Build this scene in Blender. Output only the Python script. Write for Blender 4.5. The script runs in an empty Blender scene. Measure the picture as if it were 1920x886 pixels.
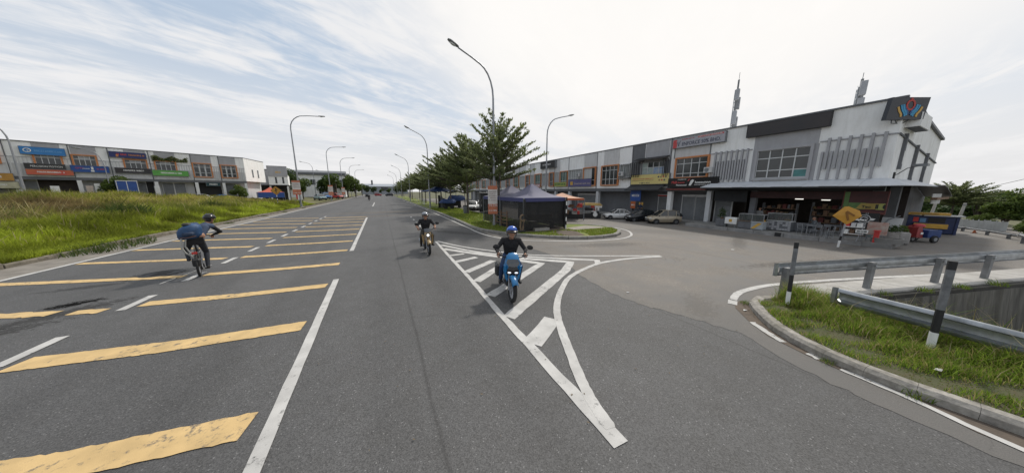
import bpy, bmesh, math, random
import numpy as np
from mathutils import Vector, Matrix
R_ = math.radians
rnd = random.Random(7)
nrng = np.random.default_rng(11)
S = bpy.context.scene
COL = S.collection

# ------------------------------------------------------------------ camera
cam = bpy.data.cameras.new('camera'); cam_o = bpy.data.objects.new('camera', cam); COL.objects.link(cam_o)
cam.sensor_width = 36.0; cam.lens = 36.0 * 485 / 1920; cam.clip_start = 0.05; cam.clip_end = 6000
yaw, pitch = R_(26.454), R_(9.941)
fw = Vector((math.sin(yaw) * math.cos(pitch), math.cos(yaw) * math.cos(pitch), -math.sin(pitch)))
rt = Vector((math.cos(yaw), -math.sin(yaw), 0)); upv = rt.cross(fw)
cam_o.matrix_world = Matrix(((rt.x, upv.x, -fw.x, 0), (rt.y, upv.y, -fw.y, 0), (rt.z, upv.z, -fw.z, 2.45), (0, 0, 0, 1)))
S.camera = cam_o

# ------------------------------------------------------------------ light
SUN_AZ, SUN_EL = R_(58), R_(50)          # azimuth from +Y towards +X
sun = bpy.data.lights.new('sun', 'SUN'); sun.energy = 2.7; sun.angle = R_(4); sun.color = (1.0, 0.95, 0.87)
sun_o = bpy.data.objects.new('sun', sun); COL.objects.link(sun_o)
sd = Vector((math.sin(SUN_AZ) * math.cos(SUN_EL), math.cos(SUN_AZ) * math.cos(SUN_EL), math.sin(SUN_EL)))
sun_o.rotation_euler = (-sd).to_track_quat('-Z', 'Y').to_euler()
sun_o.location = sd * 50
W = bpy.data.worlds.new('World'); S.world = W; W.use_nodes = True
S.view_settings.view_transform = 'Standard'; S.view_settings.look = 'None'; S.view_settings.exposure = 0; S.view_settings.gamma = 1

def build_world():
    nt = W.node_tree; N = nt.nodes; L = nt.links; N.clear()
    def nd(t, **k):
        n = N.new(t)
        for a, b in k.items(): setattr(n, a, b)
        return n
    def m(op, a, b=None, c=None, clamp=False):
        n = nd('ShaderNodeMath', operation=op, use_clamp=clamp)
        for i, v in enumerate((a, b, c)):
            if v is None: continue
            if isinstance(v, (int, float)): n.inputs[i].default_value = v
            else: L.new(v, n.inputs[i])
        return n.outputs[0]
    def sstep(v, a, b):
        n = nd('ShaderNodeMapRange', interpolation_type='SMOOTHSTEP'); L.new(v, n.inputs[0]); n.inputs[1].default_value = a; n.inputs[2].default_value = b
        return n.outputs[0]
    def mix(f, a, b):
        n = nd('ShaderNodeMix', data_type='RGBA'); L.new(f, n.inputs[0])
        for i, v in ((6, a), (7, b)):
            if isinstance(v, tuple): n.inputs[i].default_value = (*v, 1)
            else: L.new(v, n.inputs[i])
        return n.outputs[2]
    out = nd('ShaderNodeOutputWorld'); bg = nd('ShaderNodeBackground'); bg.inputs[1].default_value = 0.1
    sky = nd('ShaderNodeTexSky', sky_type='NISHITA', sun_disc=False, sun_elevation=SUN_EL, sun_rotation=SUN_AZ)
    sky.air_density = 1.0; sky.dust_density = 1.6; sky.ozone_density = 1.0
    tc = nd('ShaderNodeTexCoord'); sp = nd('ShaderNodeSeparateXYZ'); L.new(tc.outputs['Generated'], sp.inputs[0])
    x, y, z = sp.outputs
    zp = m('ADD', m('MAXIMUM', z, 0.0), 0.10)
    px, py = m('DIVIDE', x, zp), m('DIVIDE', y, zp)
    # streak frame (wind direction 27 degrees off +X)
    c, s = math.cos(R_(27)), math.sin(R_(27))
    u = m('ADD', m('MULTIPLY', px, c), m('MULTIPLY', py, s)); v = m('SUBTRACT', m('MULTIPLY', py, c), m('MULTIPLY', px, s))
    def noise(su, sv, off, det, rough, dist=0.0, sc=1.0):
        cb = nd('ShaderNodeCombineXYZ'); L.new(m('MULTIPLY', u, su), cb.inputs[0]); L.new(m('MULTIPLY', v, sv), cb.inputs[1]); cb.inputs[2].default_value = off
        n = nd('ShaderNodeTexNoise'); n.inputs['Scale'].default_value = sc; n.inputs['Detail'].default_value = det; n.inputs['Roughness'].default_value = rough; n.inputs['Distortion'].default_value = dist
        L.new(cb.outputs[0], n.inputs['Vector']); return n.outputs[0]
    big = noise(0.75, 1.5, 3.7, 3, 0.5, 0.5)
    streak = noise(1.7, 5.2, 1.3, 10, 0.60, 0.9)
    puff = noise(7.0, 10.0, 8.1, 8, 0.62, 0.5)
    cover = m('ADD', m('MULTIPLY', big, 1.05), m('ADD', m('MULTIPLY', streak, 0.62), m('MULTIPLY', puff, 0.3)))
    # high veil thickens towards the sun and the horizon
    dt = nd('ShaderNodeVectorMath', operation='DOT_PRODUCT'); L.new(tc.outputs['Generated'], dt.inputs[0]); dt.inputs[1].default_value = sd
    sunw = sstep(dt.outputs['Value'], 0.52, 0.88)
    hor = m('SUBTRACT', 1.0, sstep(z, 0.02, 0.40))
    cl = sstep(cover, 0.86, 1.18)
    veil = m('MAXIMUM', m('MULTIPLY', sunw, 0.95), m('MULTIPLY', hor, 0.93))
    base = mix(m('ADD', m('MULTIPLY', streak, 0.3), 0.48, clamp=True), sky.outputs[0], (5.7, 6.85, 8.2))
    base = mix(m('MULTIPLY', sstep(z, -0.2, -0.01), 0.42), base, (5.6, 6.6, 7.9))
    c1 = mix(veil, base, (8.35, 8.25, 8.25))
    c2 = mix(m('MULTIPLY', cl, 0.92), c1, (8.75, 8.7, 8.75))
    c3 = mix(m('MULTIPLY', m('POWER', sunw, 2.0), 0.7), c2, (10.6, 10.3, 9.9))
    L.new(c3, bg.inputs[0]); L.new(bg.outputs[0], out.inputs[0])
build_world()

# ------------------------------------------------------------------ materials
def mat(name, col, rough=0.7, metal=0.0, var=0.0, vscale=3.0, bump=0.0, bscale=20.0, spec=None, emit=None, col2=None, dirt=0.0, coord='Object', stretch=None, trans=0.0, alpha=1.0):
    m = bpy.data.materials.get(name)
    if m: return m
    m = bpy.data.materials.new(name); m.use_nodes = True
    nt = m.node_tree; N, L = nt.nodes, nt.links; b = N['Principled BSDF']
    b.inputs['Base Color'].default_value = (*col, 1); b.inputs['Roughness'].default_value = rough; b.inputs['Metallic'].default_value = metal
    if spec is not None: b.inputs['Specular IOR Level'].default_value = spec
    if emit: b.inputs['Emission Color'].default_value = (*emit[0], 1); b.inputs['Emission Strength'].default_value = emit[1]
    if alpha < 1: b.inputs['Alpha'].default_value = alpha
    if var or bump or col2 or dirt:
        tc = N.new('ShaderNodeTexCoord'); mp = N.new('ShaderNodeMapping'); L.new(tc.outputs[coord], mp.inputs[0])
        if stretch: mp.inputs['Scale'].default_value = stretch
        out = None
        if var or col2:
            n = N.new('ShaderNodeTexNoise'); n.inputs['Scale'].default_value = vscale; n.inputs['Detail'].default_value = 6; n.inputs['Roughness'].default_value = 0.65
            L.new(mp.outputs[0], n.inputs[0])
            r = N.new('ShaderNodeValToRGB'); e = r.color_ramp.elements
            c2 = col2 or tuple(max(0, c * (1 - var)) for c in col); c1 = tuple(min(1, c * (1 + var * .6)) for c in col) if not col2 else col
            e[0].position = .32; e[0].color = (*c2, 1); e[1].position = .68; e[1].color = (*c1, 1)
            L.new(n.outputs[0], r.inputs[0]); out = r.outputs[0]
        if dirt:
            n2 = N.new('ShaderNodeTexNoise'); n2.inputs['Scale'].default_value = 1.6; n2.inputs['Detail'].default_value = 8; n2.inputs['Roughness'].default_value = .7
            mp2 = N.new('ShaderNodeMapping'); mp2.inputs['Scale'].default_value = (1.6, 1.6, 0.35); L.new(tc.outputs[coord], mp2.inputs[0]); L.new(mp2.outputs[0], n2.inputs[0])
            r2 = N.new('ShaderNodeValToRGB'); r2.color_ramp.elements[0].position = .48; r2.color_ramp.elements[1].position = .75
            L.new(n2.outputs[0], r2.inputs[0])
            f = N.new('ShaderNodeMath'); f.operation = 'MULTIPLY'; f.inputs[1].default_value = dirt; L.new(r2.outputs[0], f.inputs[0])
            mx = N.new('ShaderNodeMix'); mx.data_type = 'RGBA'; L.new(f.outputs[0], mx.inputs[0])
            if out: L.new(out, mx.inputs[6])
            else: mx.inputs[6].default_value = (*col, 1)
            mx.inputs[7].default_value = (col[0] * .42 + .01, col[1] * .4 + .01, col[2] * .36, 1); out = mx.outputs[2]
        if out: L.new(out, b.inputs['Base Color'])
        if bump:
            n3 = N.new('ShaderNodeTexNoise'); n3.inputs['Scale'].default_value = bscale; n3.inputs['Detail'].default_value = 5; L.new(mp.outputs[0], n3.inputs[0])
            bp = N.new('ShaderNodeBump'); bp.inputs['Strength'].default_value = bump; bp.inputs['Distance'].default_value = .02; L.new(n3.outputs[0], bp.inputs['Height']); L.new(bp.outputs[0], b.inputs['Normal'])
    return m

def road_material(name, base, speck, patch, stains=(), tint=None, track=None, seams=(), worn=None):
    m = bpy.data.materials.new(name); m.use_nodes = True
    nt = m.node_tree; N, L = nt.nodes, nt.links; b = N['Principled BSDF']; b.inputs['Roughness'].default_value = .72; b.inputs['Specular IOR Level'].default_value = .5
    g = N.new('ShaderNodeNewGeometry'); P = g.outputs['Position']
    def noise(sc, det=5, r=.6, st=None):
        n = N.new('ShaderNodeTexNoise'); n.inputs['Scale'].default_value = sc; n.inputs['Detail'].default_value = det; n.inputs['Roughness'].default_value = r
        if st:
            mp = N.new('ShaderNodeMapping'); mp.inputs['Scale'].default_value = st; L.new(P, mp.inputs[0]); L.new(mp.outputs[0], n.inputs[0])
        else: L.new(P, n.inputs[0])
        return n.outputs[0]
    def ramp(v, a, b_, ca=(0, 0, 0), cb=(1, 1, 1)):
        r = N.new('ShaderNodeValToRGB'); r.color_ramp.elements[0].position = a; r.color_ramp.elements[1].position = b_
        r.color_ramp.elements[0].color = (*ca, 1); r.color_ramp.elements[1].color = (*cb, 1); L.new(v, r.inputs[0]); return r.outputs[0]
    def mix(f, a, c, bt='MIX'):
        n = N.new('ShaderNodeMix'); n.data_type = 'RGBA'; n.blend_type = bt
        if isinstance(f, float): n.inputs[0].default_value = f
        else: L.new(f, n.inputs[0])
        for i, v in ((6, a), (7, c)):
            if isinstance(v, tuple): n.inputs[i].default_value = (*v, 1)
            else: L.new(v, n.inputs[i])
        return n.outputs[2]
    def ma(op, a, b_):
        n = N.new('ShaderNodeMath'); n.operation = op
        for i, v in enumerate((a, b_)):
            if isinstance(v, (int, float)): n.inputs[i].default_value = v
            else: L.new(v, n.inputs[i])
        return n.outputs[0]
    vo = N.new('ShaderNodeTexVoronoi'); vo.inputs['Scale'].default_value = 95; L.new(P, vo.inputs['Vector'])
    hs = N.new('ShaderNodeSeparateColor'); L.new(vo.outputs['Color'], hs.inputs[0])
    c = mix(ramp(hs.outputs[0], 0.0, 1.0), tuple(v * (1 - speck) for v in base), tuple(v * (1 + speck) for v in base))
    c = mix(ramp(hs.outputs[1], .985, .996), c, tuple(min(1, v * 2.6) for v in base))
    c = mix(ramp(noise(.35, 6, .6, (1, .45, 1)), .35, .7), c, (1 - patch,) * 3, 'MULTIPLY') if patch else c
    c = mix(ramp(noise(2.6, 7, .7), .42, .75), c, (.86, .85, .83), 'MULTIPLY')
    if tint: c = mix(ramp(noise(.8, 7, .65), .40, .62), c, tint)
    sx = N.new('ShaderNodeSeparateXYZ'); L.new(P, sx.inputs[0])
    if track:      # darker polished wheel paths along the lane
        for x0, wd, k in track:
            d = ma('ABSOLUTE', ma('SUBTRACT', ma('ADD', sx.outputs[0], ma('MULTIPLY', noise(.2, 3), .5)), x0 + .25), 0)
            f = ma('MULTIPLY', ramp(d, 0, wd, (1, 1, 1), (0, 0, 0)), k)
            c = mix(f, c, (.62, .62, .62), 'MULTIPLY')
    spv = ma('ADD', .38, 0.0)
    for (X, Y, rx, ry, ang, k, colr) in stains:
        dx, dy = ma('SUBTRACT', sx.outputs[0], X), ma('SUBTRACT', sx.outputs[1], Y); ca, sa = math.cos(ang), math.sin(ang)
        u = ma('DIVIDE', ma('ADD', ma('MULTIPLY', dx, ca), ma('MULTIPLY', dy, sa)), rx); v = ma('DIVIDE', ma('SUBTRACT', ma('MULTIPLY', dy, ca), ma('MULTIPLY', dx, sa)), ry)
        d = ma('SQRT', ma('ADD', ma('MULTIPLY', u, u), ma('MULTIPLY', v, v)), 0)
        d = ma('ADD', d, ma('MULTIPLY', ma('SUBTRACT', noise(7.0, 10, .82, (1, 1.5, 1)), .5), 5.2))
        f = ma('MULTIPLY', ramp(d, .66, .86, (1, 1, 1), (0, 0, 0)), k); c = mix(f, c, colr); spv = ma('MULTIPLY', spv, ma('SUBTRACT', 1.0, f))
    if worn:   # towards the mouth of the junction traffic has worn the dusty surface back to bare asphalt
        f = ma('SUBTRACT', ma('ADD', sx.outputs[1], ma('MULTIPLY', sx.outputs[0], .55)), ma('MULTIPLY', noise(1.1, 6), 3.0)); c = mix(ma('MULTIPLY', ramp(ma('MULTIPLY', f, .1), .34, .70, (1, 1, 1), (0, 0, 0)), .72), c, worn)
    for x0, wd in seams:
        d = ma('ABSOLUTE', ma('SUBTRACT', ma('ADD', sx.outputs[0], ma('MULTIPLY', noise(.5, 4), .12)), x0 + .06), 0)
        c = mix(ma('MULTIPLY', ramp(d, 0, wd, (1, 1, 1), (0, 0, 0)), .6), c, (.035, .034, .033))
    # hairline cracks
    vc = N.new('ShaderNodeTexVoronoi'); vc.feature = 'DISTANCE_TO_EDGE'; vc.inputs['Scale'].default_value = .33
    mp = N.new('ShaderNodeMapping'); L.new(P, mp.inputs[0])
    nv = N.new('ShaderNodeTexNoise'); nv.inputs['Scale'].default_value = 1.3; nv.inputs['Detail'].default_value = 6; L.new(P, nv.inputs[0])
    ad = N.new('ShaderNodeMix'); ad.data_type = 'RGBA'; ad.blend_type = 'ADD'; ad.inputs[0].default_value = 1.0; L.new(P, ad.inputs[6]); L.new(nv.outputs['Color'], ad.inputs[7]); L.new(ad.outputs[2], vc.inputs['Vector'])
    ck = ma('MULTIPLY', ramp(vc.outputs['Distance'], .0, .004, (1, 1, 1), (0, 0, 0)), ramp(noise(.25, 4), .52, .62))
    c = mix(ma('MULTIPLY', ck, .55), c, (.02, .02, .02))
    L.new(c, b.inputs['Base Color']); L.new(spv, b.inputs['Specular IOR Level'])
    bp = N.new('ShaderNodeBump'); bp.inputs['Strength'].default_value = .4; bp.inputs['Distance'].default_value = .006
    L.new(ma('ADD', vo.outputs['Distance'], ma('MULTIPLY', noise(180, 3), .5)), bp.inputs['Height']); L.new(bp.outputs[0], b.inputs['Normal'])
    return m

def paint_material(name, col, under=(.085, .085, .085), wear=.52):
    m = bpy.data.materials.new(name); m.use_nodes = True
    nt = m.node_tree; N, L = nt.nodes, nt.links; b = N['Principled BSDF']; b.inputs['Roughness'].default_value = .75
    g = N.new('ShaderNodeNewGeometry'); P = g.outputs['Position']
    n = N.new('ShaderNodeTexNoise'); n.inputs['Scale'].default_value = 9; n.inputs['Detail'].default_value = 10; n.inputs['Roughness'].default_value = .78; L.new(P, n.inputs[0])
    n1 = N.new('ShaderNodeTexNoise'); n1.inputs['Scale'].default_value = .9; n1.inputs['Detail'].default_value = 4; L.new(P, n1.inputs[0])
    s = N.new('ShaderNodeMath'); s.operation = 'MULTIPLY_ADD'; L.new(n1.outputs[0], s.inputs[0]); s.inputs[1].default_value = .35; L.new(n.outputs[0], s.inputs[2])
    r = N.new('ShaderNodeValToRGB'); r.color_ramp.elements[0].position = wear + .25; r.color_ramp.elements[1].position = wear + .36; L.new(s.outputs[0], r.inputs[0])
    n2 = N.new('ShaderNodeTexNoise'); n2.inputs['Scale'].default_value = 3.5; n2.inputs['Detail'].default_value = 8; L.new(P, n2.inputs[0])
    r2 = N.new('ShaderNodeValToRGB'); r2.color_ramp.elements[0].position = .3; r2.color_ramp.elements[1].position = .7
    r2.color_ramp.elements[0].color = (*[c * .72 for c in col], 1); r2.color_ramp.elements[1].color = (*col, 1); L.new(n2.outputs[0], r2.inputs[0])
    mx = N.new('ShaderNodeMix'); mx.data_type = 'RGBA'; L.new(r.outputs[0], mx.inputs[0]); L.new(r2.outputs[0], mx.inputs[6]); mx.inputs[7].default_value = (*under, 1)
    L.new(mx.outputs[2], b.inputs['Base Color'])
    bp = N.new('ShaderNodeBump'); bp.inputs['Strength'].default_value = .4; bp.inputs['Distance'].default_value = .004; n3 = N.new('ShaderNodeTexNoise'); n3.inputs['Scale'].default_value = 120; L.new(P, n3.inputs[0]); L.new(n3.outputs[0], bp.inputs['Height']); L.new(bp.outputs[0], b.inputs['Normal'])
    return m

def leaf_material(name, col, col2, sss=.25, attr=False):
    m = bpy.data.materials.new(name); m.use_nodes = True
    nt = m.node_tree; N, L = nt.nodes, nt.links; b = N['Principled BSDF']; b.inputs['Roughness'].default_value = .65; b.inputs['Specular IOR Level'].default_value = .25
    o = N['Material Output']
    if attr:
        a = N.new('ShaderNodeAttribute'); a.attribute_name = 'Col'; c = a.outputs['Color']
    else:
        g = N.new('ShaderNodeNewGeometry'); n = N.new('ShaderNodeTexNoise'); n.inputs['Scale'].default_value = 1.7; n.inputs['Detail'].default_value = 5; L.new(g.outputs['Position'], n.inputs[0])
        ad = N.new('ShaderNodeMath'); ad.operation = 'MULTIPLY_ADD'; L.new(g.outputs['Random Per Island'], ad.inputs[0]); ad.inputs[1].default_value = .45; L.new(n.outputs[0], ad.inputs[2])
        r = N.new('ShaderNodeValToRGB'); r.color_ramp.elements[0].position = .45; r.color_ramp.elements[1].position = .95; r.color_ramp.elements[0].color = (*col, 1); r.color_ramp.elements[1].color = (*col2, 1); L.new(ad.outputs[0], r.inputs[0]); c = r.outputs[0]
    L.new(c, b.inputs['Base Color'])
    t = N.new('ShaderNodeBsdfTranslucent'); L.new(c, t.inputs[0])
    mx = N.new('ShaderNodeMixShader'); mx.inputs[0].default_value = sss; L.new(b.outputs[0], mx.inputs[1]); L.new(t.outputs[0], mx.inputs[2]); L.new(mx.outputs[0], o.inputs[0])
    return m

M = dict(
 white_wall=mat('white wall paint', (.82, .82, .81), .85, var=.06, vscale=1.2, dirt=.35, bump=.08, bscale=30),
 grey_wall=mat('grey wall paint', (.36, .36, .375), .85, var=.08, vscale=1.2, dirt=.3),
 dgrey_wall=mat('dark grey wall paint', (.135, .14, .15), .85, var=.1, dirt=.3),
 lgrey_wall=mat('light grey wall paint', (.55, .55, .55), .85, var=.07, dirt=.35),
 orange=mat('orange window surround', (.52, .20, .07), .7, var=.15, vscale=4, dirt=.25),
 cap=mat('dark roof flashing', (.11, .115, .125), .5, var=.2),
 roof=mat('roof sheet', (.33, .34, .36), .55, var=.15),
 alu=mat('white aluminium frame', (.55, .56, .56), .45, var=.05),
 glass=mat('dark window glass', (.03, .036, .04), .12, var=.4, vscale=.9, spec=.7),
 teal_glass=mat('teal window film', (.05, .2, .2), .25, var=.3, vscale=3),
 blue_poster=mat('blue window poster', (.12, .22, .4), .3, var=.4, vscale=4, col2=(.4, .45, .5)),
 dull=mat('shade-darkened white frame', (.22, .22, .22), .6, var=.3), shutter=mat('roller shutter steel', (.25, .26, .27), .5, metal=.3, var=.12, dirt=.3),  # display frames: darker copy of the white aluminium, cafe shade put into its colour
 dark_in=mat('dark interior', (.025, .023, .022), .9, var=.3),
 brown_in=mat('brown interior wall', (.04, .032, .027), .9, var=.4, vscale=2),  # brown darkened further, the shade under the canopy is in the colour
 concrete=mat('concrete', (.21, .205, .195), .9, var=.22, vscale=2.5, dirt=.45, bump=.25, bscale=25),
 concrete_l=mat('pale concrete', (.40, .385, .36), .92, var=.2, vscale=2.0, dirt=.5, bump=.3, bscale=30),
 concrete_d=mat('stained drain concrete', (.11, .105, .092), .95, var=.6, vscale=1.4, dirt=.95, bump=.3, bscale=18, stretch=(3, 3, .35)),
 column=mat('column paint', (.55, .56, .57), .8, var=.1, dirt=.35),
 metal=mat('galvanised steel', (.36, .38, .40), .40, metal=.75, var=.3, vscale=5, dirt=.55),
 lampmetal=mat('lamp post steel', (.30, .31, .33), .45, metal=.5, var=.12, vscale=3),
 lamphead=mat('lamp head grey', (.16, .17, .18), .5),
 lampglass=mat('lamp lens', (.6, .62, .62), .2),
 canopy=mat('canopy sheet', (.50, .52, .55), .6, metal=.0, var=.08, dirt=.2),
 black=mat('black', (.012, .012, .013), .6),
 blackgloss=mat('black gloss', (.012, .012, .014), .22),
 rubber=mat('rubber', (.018, .018, .018), .85, var=.2),
 whitep=mat('white paint', (.72, .72, .70), .6, var=.08, vscale=8, dirt=.15),
 redp=mat('red paint', (.5, .035, .03), .5, var=.2),
 bluep=mat('blue paint', (.025, .08, .30), .45, var=.2),
 yellowp=mat('yellow paint', (.62, .36, .06), .55, var=.2),
 wood=mat('wood', (.20, .12, .07), .8, var=.4, vscale=6, stretch=(1, 1, 6)),
 fl=mat('fluorescent tube', (.8, .8, .8), .4, emit=((1, .97, .9), 1.3)),
 skin=mat('skin', (.34, .18, .115), .6, var=.1, vscale=8),
 lips=mat('lips', (.2, .07, .055), .6),
 hair=mat('hair', (.01, .009, .008), .6),
 tee=mat('black cotton', (.014, .014, .016), .9, var=.3, vscale=14, bump=.5, bscale=14),
 jeans=mat('dark trousers', (.02, .024, .033), .9, var=.3, vscale=12, bump=.4, bscale=16),
 brownpants=mat('olive trousers', (.04, .036, .028), .9, var=.3, vscale=12, bump=.4),
 shoe=mat('black shoe', (.02, .02, .022), .7),
 eyew=mat('eye white', (.6, .58, .55), .4),
)
# ------------------------------------------------------------------ mesh helpers
class MB:
    def __init__(s): s.v = []; s.f = []; s.mi = []; s.mats = []; s.cm = 0
    def use(s, m):
        if m not in s.mats: s.mats.append(m)
        s.cm = s.mats.index(m); return s
    def add(s, vs, fs, T=None):
        o = len(s.v)
        s.v += [tuple(T @ Vector(p)) if T else tuple(p) for p in vs]
        for f in fs: s.f.append([i + o for i in f]); s.mi.append(s.cm)
        return s
    def box(s, x0, x1, y0, y1, z0, z1, T=None):
        vs = [(x, y, z) for z in (z0, z1) for y in (y0, y1) for x in (x0, x1)]
        return s.add(vs, [(0, 2, 3, 1), (4, 5, 7, 6), (0, 1, 5, 4), (2, 6, 7, 3), (0, 4, 6, 2), (1, 3, 7, 5)], T)
    def cbox(s, x0, x1, y0, y1, z0, z1, c=.02, T=None):      # box with chamfered vertical and top edges
        c = min(c, (x1 - x0) * .45, (y1 - y0) * .45, (z1 - z0) * .45)
        def ring(d, z): return [(x0 + c + 0 * d if 0 else x0 + d, y0 + c, z), (x0 + c, y0 + d, z), (x1 - c, y0 + d, z), (x1 - d, y0 + c, z), (x1 - d, y1 - c, z), (x1 - c, y1 - d, z), (x0 + c, y1 - d, z), (x0 + d, y1 - c, z)]
        def ring2(z): 
            e = c
            return [(x0 + e, y0 + e * 1.4, z), (x0 + e * 1.4, y0 + e, z), (x1 - e * 1.4, y0 + e, z), (x1 - e, y0 + e * 1.4, z), (x1 - e, y1 - e * 1.4, z), (x1 - e * 1.4, y1 - e, z), (x0 + e * 1.4, y1 - e, z), (x0 + e, y1 - e * 1.4, z)]
        return s.loft([ring2(z0), ring(0, z0 + c), ring(0, z1 - c), ring2(z1)], T=T)
    def loft(s, rings, closed=True, caps=True, T=None):
        n = len(rings[0]); vs = [p for r in rings for p in r]; fs = []
        for i in range(len(rings) - 1):
            for j in range(n if closed else n - 1):
                a, b = i * n + j, i * n + (j + 1) % n; fs.append((a, b, b + n, a + n))
        if caps and closed: fs.append(tuple(reversed(range(n)))); fs.append(tuple(range((len(rings) - 1) * n, len(rings) * n)))
        return s.add(vs, fs, T)
    def prism(s, poly, z0, z1, T=None): return s.loft([[(x, y, z0) for x, y in poly], [(x, y, z1) for x, y in poly]], T=T)
    def extr(s, pts, vec, T=None):
        v = Vector(vec); return s.loft([[tuple(p) for p in pts], [tuple(Vector(p) + v) for p in pts]], T=T)
    def quad(s, a, b, c, d, T=None): return s.add([a, b, c, d], [(0, 1, 2, 3)], T)
    def poly(s, pts, T=None): return s.add(pts, [tuple(range(len(pts)))], T)
    def tube(s, pts, r, n=8, caps=True, T=None, flat=1.0):
        pts = [Vector(p) for p in pts]; rs = r if isinstance(r, (list, tuple)) else [r] * len(pts); rings = []; ref = None
        for i, p in enumerate(pts):
            d = (pts[min(i + 1, len(pts) - 1)] - pts[max(i - 1, 0)]).normalized()
            if ref is None:
                ref = Vector((0, 0, 1)) if abs(d.z) < .9 else Vector((1, 0, 0))
            a = d.cross(ref).normalized(); b = a.cross(d).normalized(); ref = b
            rings.append([tuple(p + (a * math.cos(t) + b * math.sin(t) * flat) * rs[i]) for t in [2 * math.pi * k / n for k in range(n)]])
        return s.loft([list(reversed(q)) for q in rings], caps=caps, T=T)
    def lathe(s, prof, n=16, T=None, a0=0, a1=2 * math.pi):
        full = abs(a1 - a0 - 2 * math.pi) < 1e-6; k = n if full else n + 1
        rings = [[(r * math.cos(a0 + (a1 - a0) * j / n), r * math.sin(a0 + (a1 - a0) * j / n), z) for j in range(k)] for r, z in prof]
        return s.loft(rings, closed=full, caps=full, T=T)
    def ball(s, c, rx, ry=None, rz=None, nu=12, nv=8, T=None, z0=-1.0, z1=1.0):
        ry = ry or rx; rz = rz or rx; t0, t1 = math.asin(z0), math.asin(z1); rings = []
        for i in range(nv + 1):
            t = t0 + (t1 - t0) * i / nv; cr = max(math.cos(t), .004)
            rings.append([(c[0] + rx * cr * math.cos(2 * math.pi * j / nu), c[1] + ry * cr * math.sin(2 * math.pi * j / nu), c[2] + rz * math.sin(t)) for j in range(nu)])
        return s.loft(rings, T=T)
    def torus(s, c, R, r, n=24, k=8, T=None, axis='y'):
        rings = []
        for i in range(n):
            a = 2 * math.pi * i / n; q = []
            for j in range(k):
                b = 2 * math.pi * j / k; rr = R + r * math.cos(b); h = r * math.sin(b)
                q.append((c[0] + rr * math.cos(a), c[1] + h, c[2] + rr * math.sin(a)) if axis == 'y' else (c[0] + rr * math.cos(a), c[1] + rr * math.sin(a), c[2] + h))
            rings.append(q)
        rings.append(rings[0]); return s.loft(rings, caps=False, T=T)
    def mesh(s, name, smooth=0):
        me = bpy.data.meshes.new(name); me.from_pydata(s.v, [], s.f)
        for m in s.mats: me.materials.append(m)
        if len(s.mats) > 1: me.polygons.foreach_set('material_index', s.mi)
        bm = bmesh.new(); bm.from_mesh(me); bmesh.ops.recalc_face_normals(bm, faces=bm.faces); bm.to_mesh(me); bm.free()
        if smooth:
            me.polygons.foreach_set('use_smooth', [True] * len(me.polygons)); me.set_sharp_from_angle(angle=R_(smooth))
        me.update(); return me
    def build(s, name, parent=None, smooth=0, kind=None):
        return link(name, s.mesh(name, smooth), parent, kind)
def link(name, me, parent=None, kind=None, loc=None, rot=None):
    o = bpy.data.objects.new(name, me); COL.objects.link(o)
    if parent: o.parent = parent
    if kind: o['kind'] = kind
    if loc is not None: o.location = loc
    if rot is not None: o.rotation_euler = rot
    return o
def tag(o, label, cat, group=None):
    o['label'] = label; o['category'] = cat
    if group: o['group'] = group
    return o
def thing(name, label, cat, loc=(0, 0, 0), rz=0.0, group=None, rot=None, scale=None):
    o = bpy.data.objects.new(name, None); COL.objects.link(o); o.location = loc; o.rotation_euler = rot or (0, 0, rz); o.empty_display_size = .2
    if scale: o.scale = (scale,) * 3 if not isinstance(scale, tuple) else scale
    return tag(o, label, cat, group)
def dup(root, loc, rz, label, scale=None):
    r = root.copy(); COL.objects.link(r); r.location = loc; r.rotation_euler = (0, 0, rz); r['label'] = label
    if scale: r.scale = (scale,) * 3
    for ch in list(root.children):
        c = ch.copy(); COL.objects.link(c); c.parent = r
        for g in ch.children:
            d = g.copy(); COL.objects.link(d); d.parent = c
    return r
def bx(name, parent, m, *b, T=None, kind=None): return MB().use(m).box(*b, T=T).build(name, parent, kind=kind)
TXT = {}
def text(parent, s, size, loc, m, name='lettering', rz=0.0, shear=0.0, width=None, align='LEFT', bold=0.0):
    cu = bpy.data.curves.new('t', 'FONT'); cu.body = s; cu.size = size; cu.shear = shear; cu.extrude = .004; cu.align_x = align; cu.offset = bold; cu.resolution_u = 2
    o = bpy.data.objects.new('t', cu); COL.objects.link(o); bpy.context.view_layer.update()
    me = bpy.data.meshes.new_from_object(o.evaluated_get(bpy.context.evaluated_depsgraph_get())); bpy.data.objects.remove(o); bpy.data.curves.remove(cu)
    me.materials.clear(); me.materials.append(m)
    if width:
        xs = [v.co.x for v in me.vertices]; k = width / max(1e-3, max(xs) - min(xs))
        for v in me.vertices: v.co.x *= k
    t = link(name, me, parent); t.location = loc; t.rotation_euler = (R_(90), 0, rz); return t
def smear(parent, m, x0, x1, z0, z1, y, seed=0, name='lettering', fill=.8):
    """a line of unreadable print: small upright glyph shapes"""
    r = random.Random(seed); b = MB().use(m); x = x0; h = z1 - z0
    while x < x1:
        w = h * r.uniform(.45, .8); k = r.randint(0, 3); t = h * .2
        if r.random() > .12:
            e = min(x + w * fill, x1)
            b.box(x, x + t, y - .004, y, z0, z1)
            if k != 1: b.box(x + t, e, y - .004, y, z1 - t, z1)
            if k != 2: b.box(x + t, e, y - .004, y, z0, z0 + t)
            if k != 3: b.box(e - t, e, y - .005, y - .001, z0 + t, z1 - t)
        x += w
    return b.build(name, parent)
def sm(a, b, x):
    t = np.clip((x - a) / (b - a), 0, 1); return t * t * (3 - 2 * t)
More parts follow.
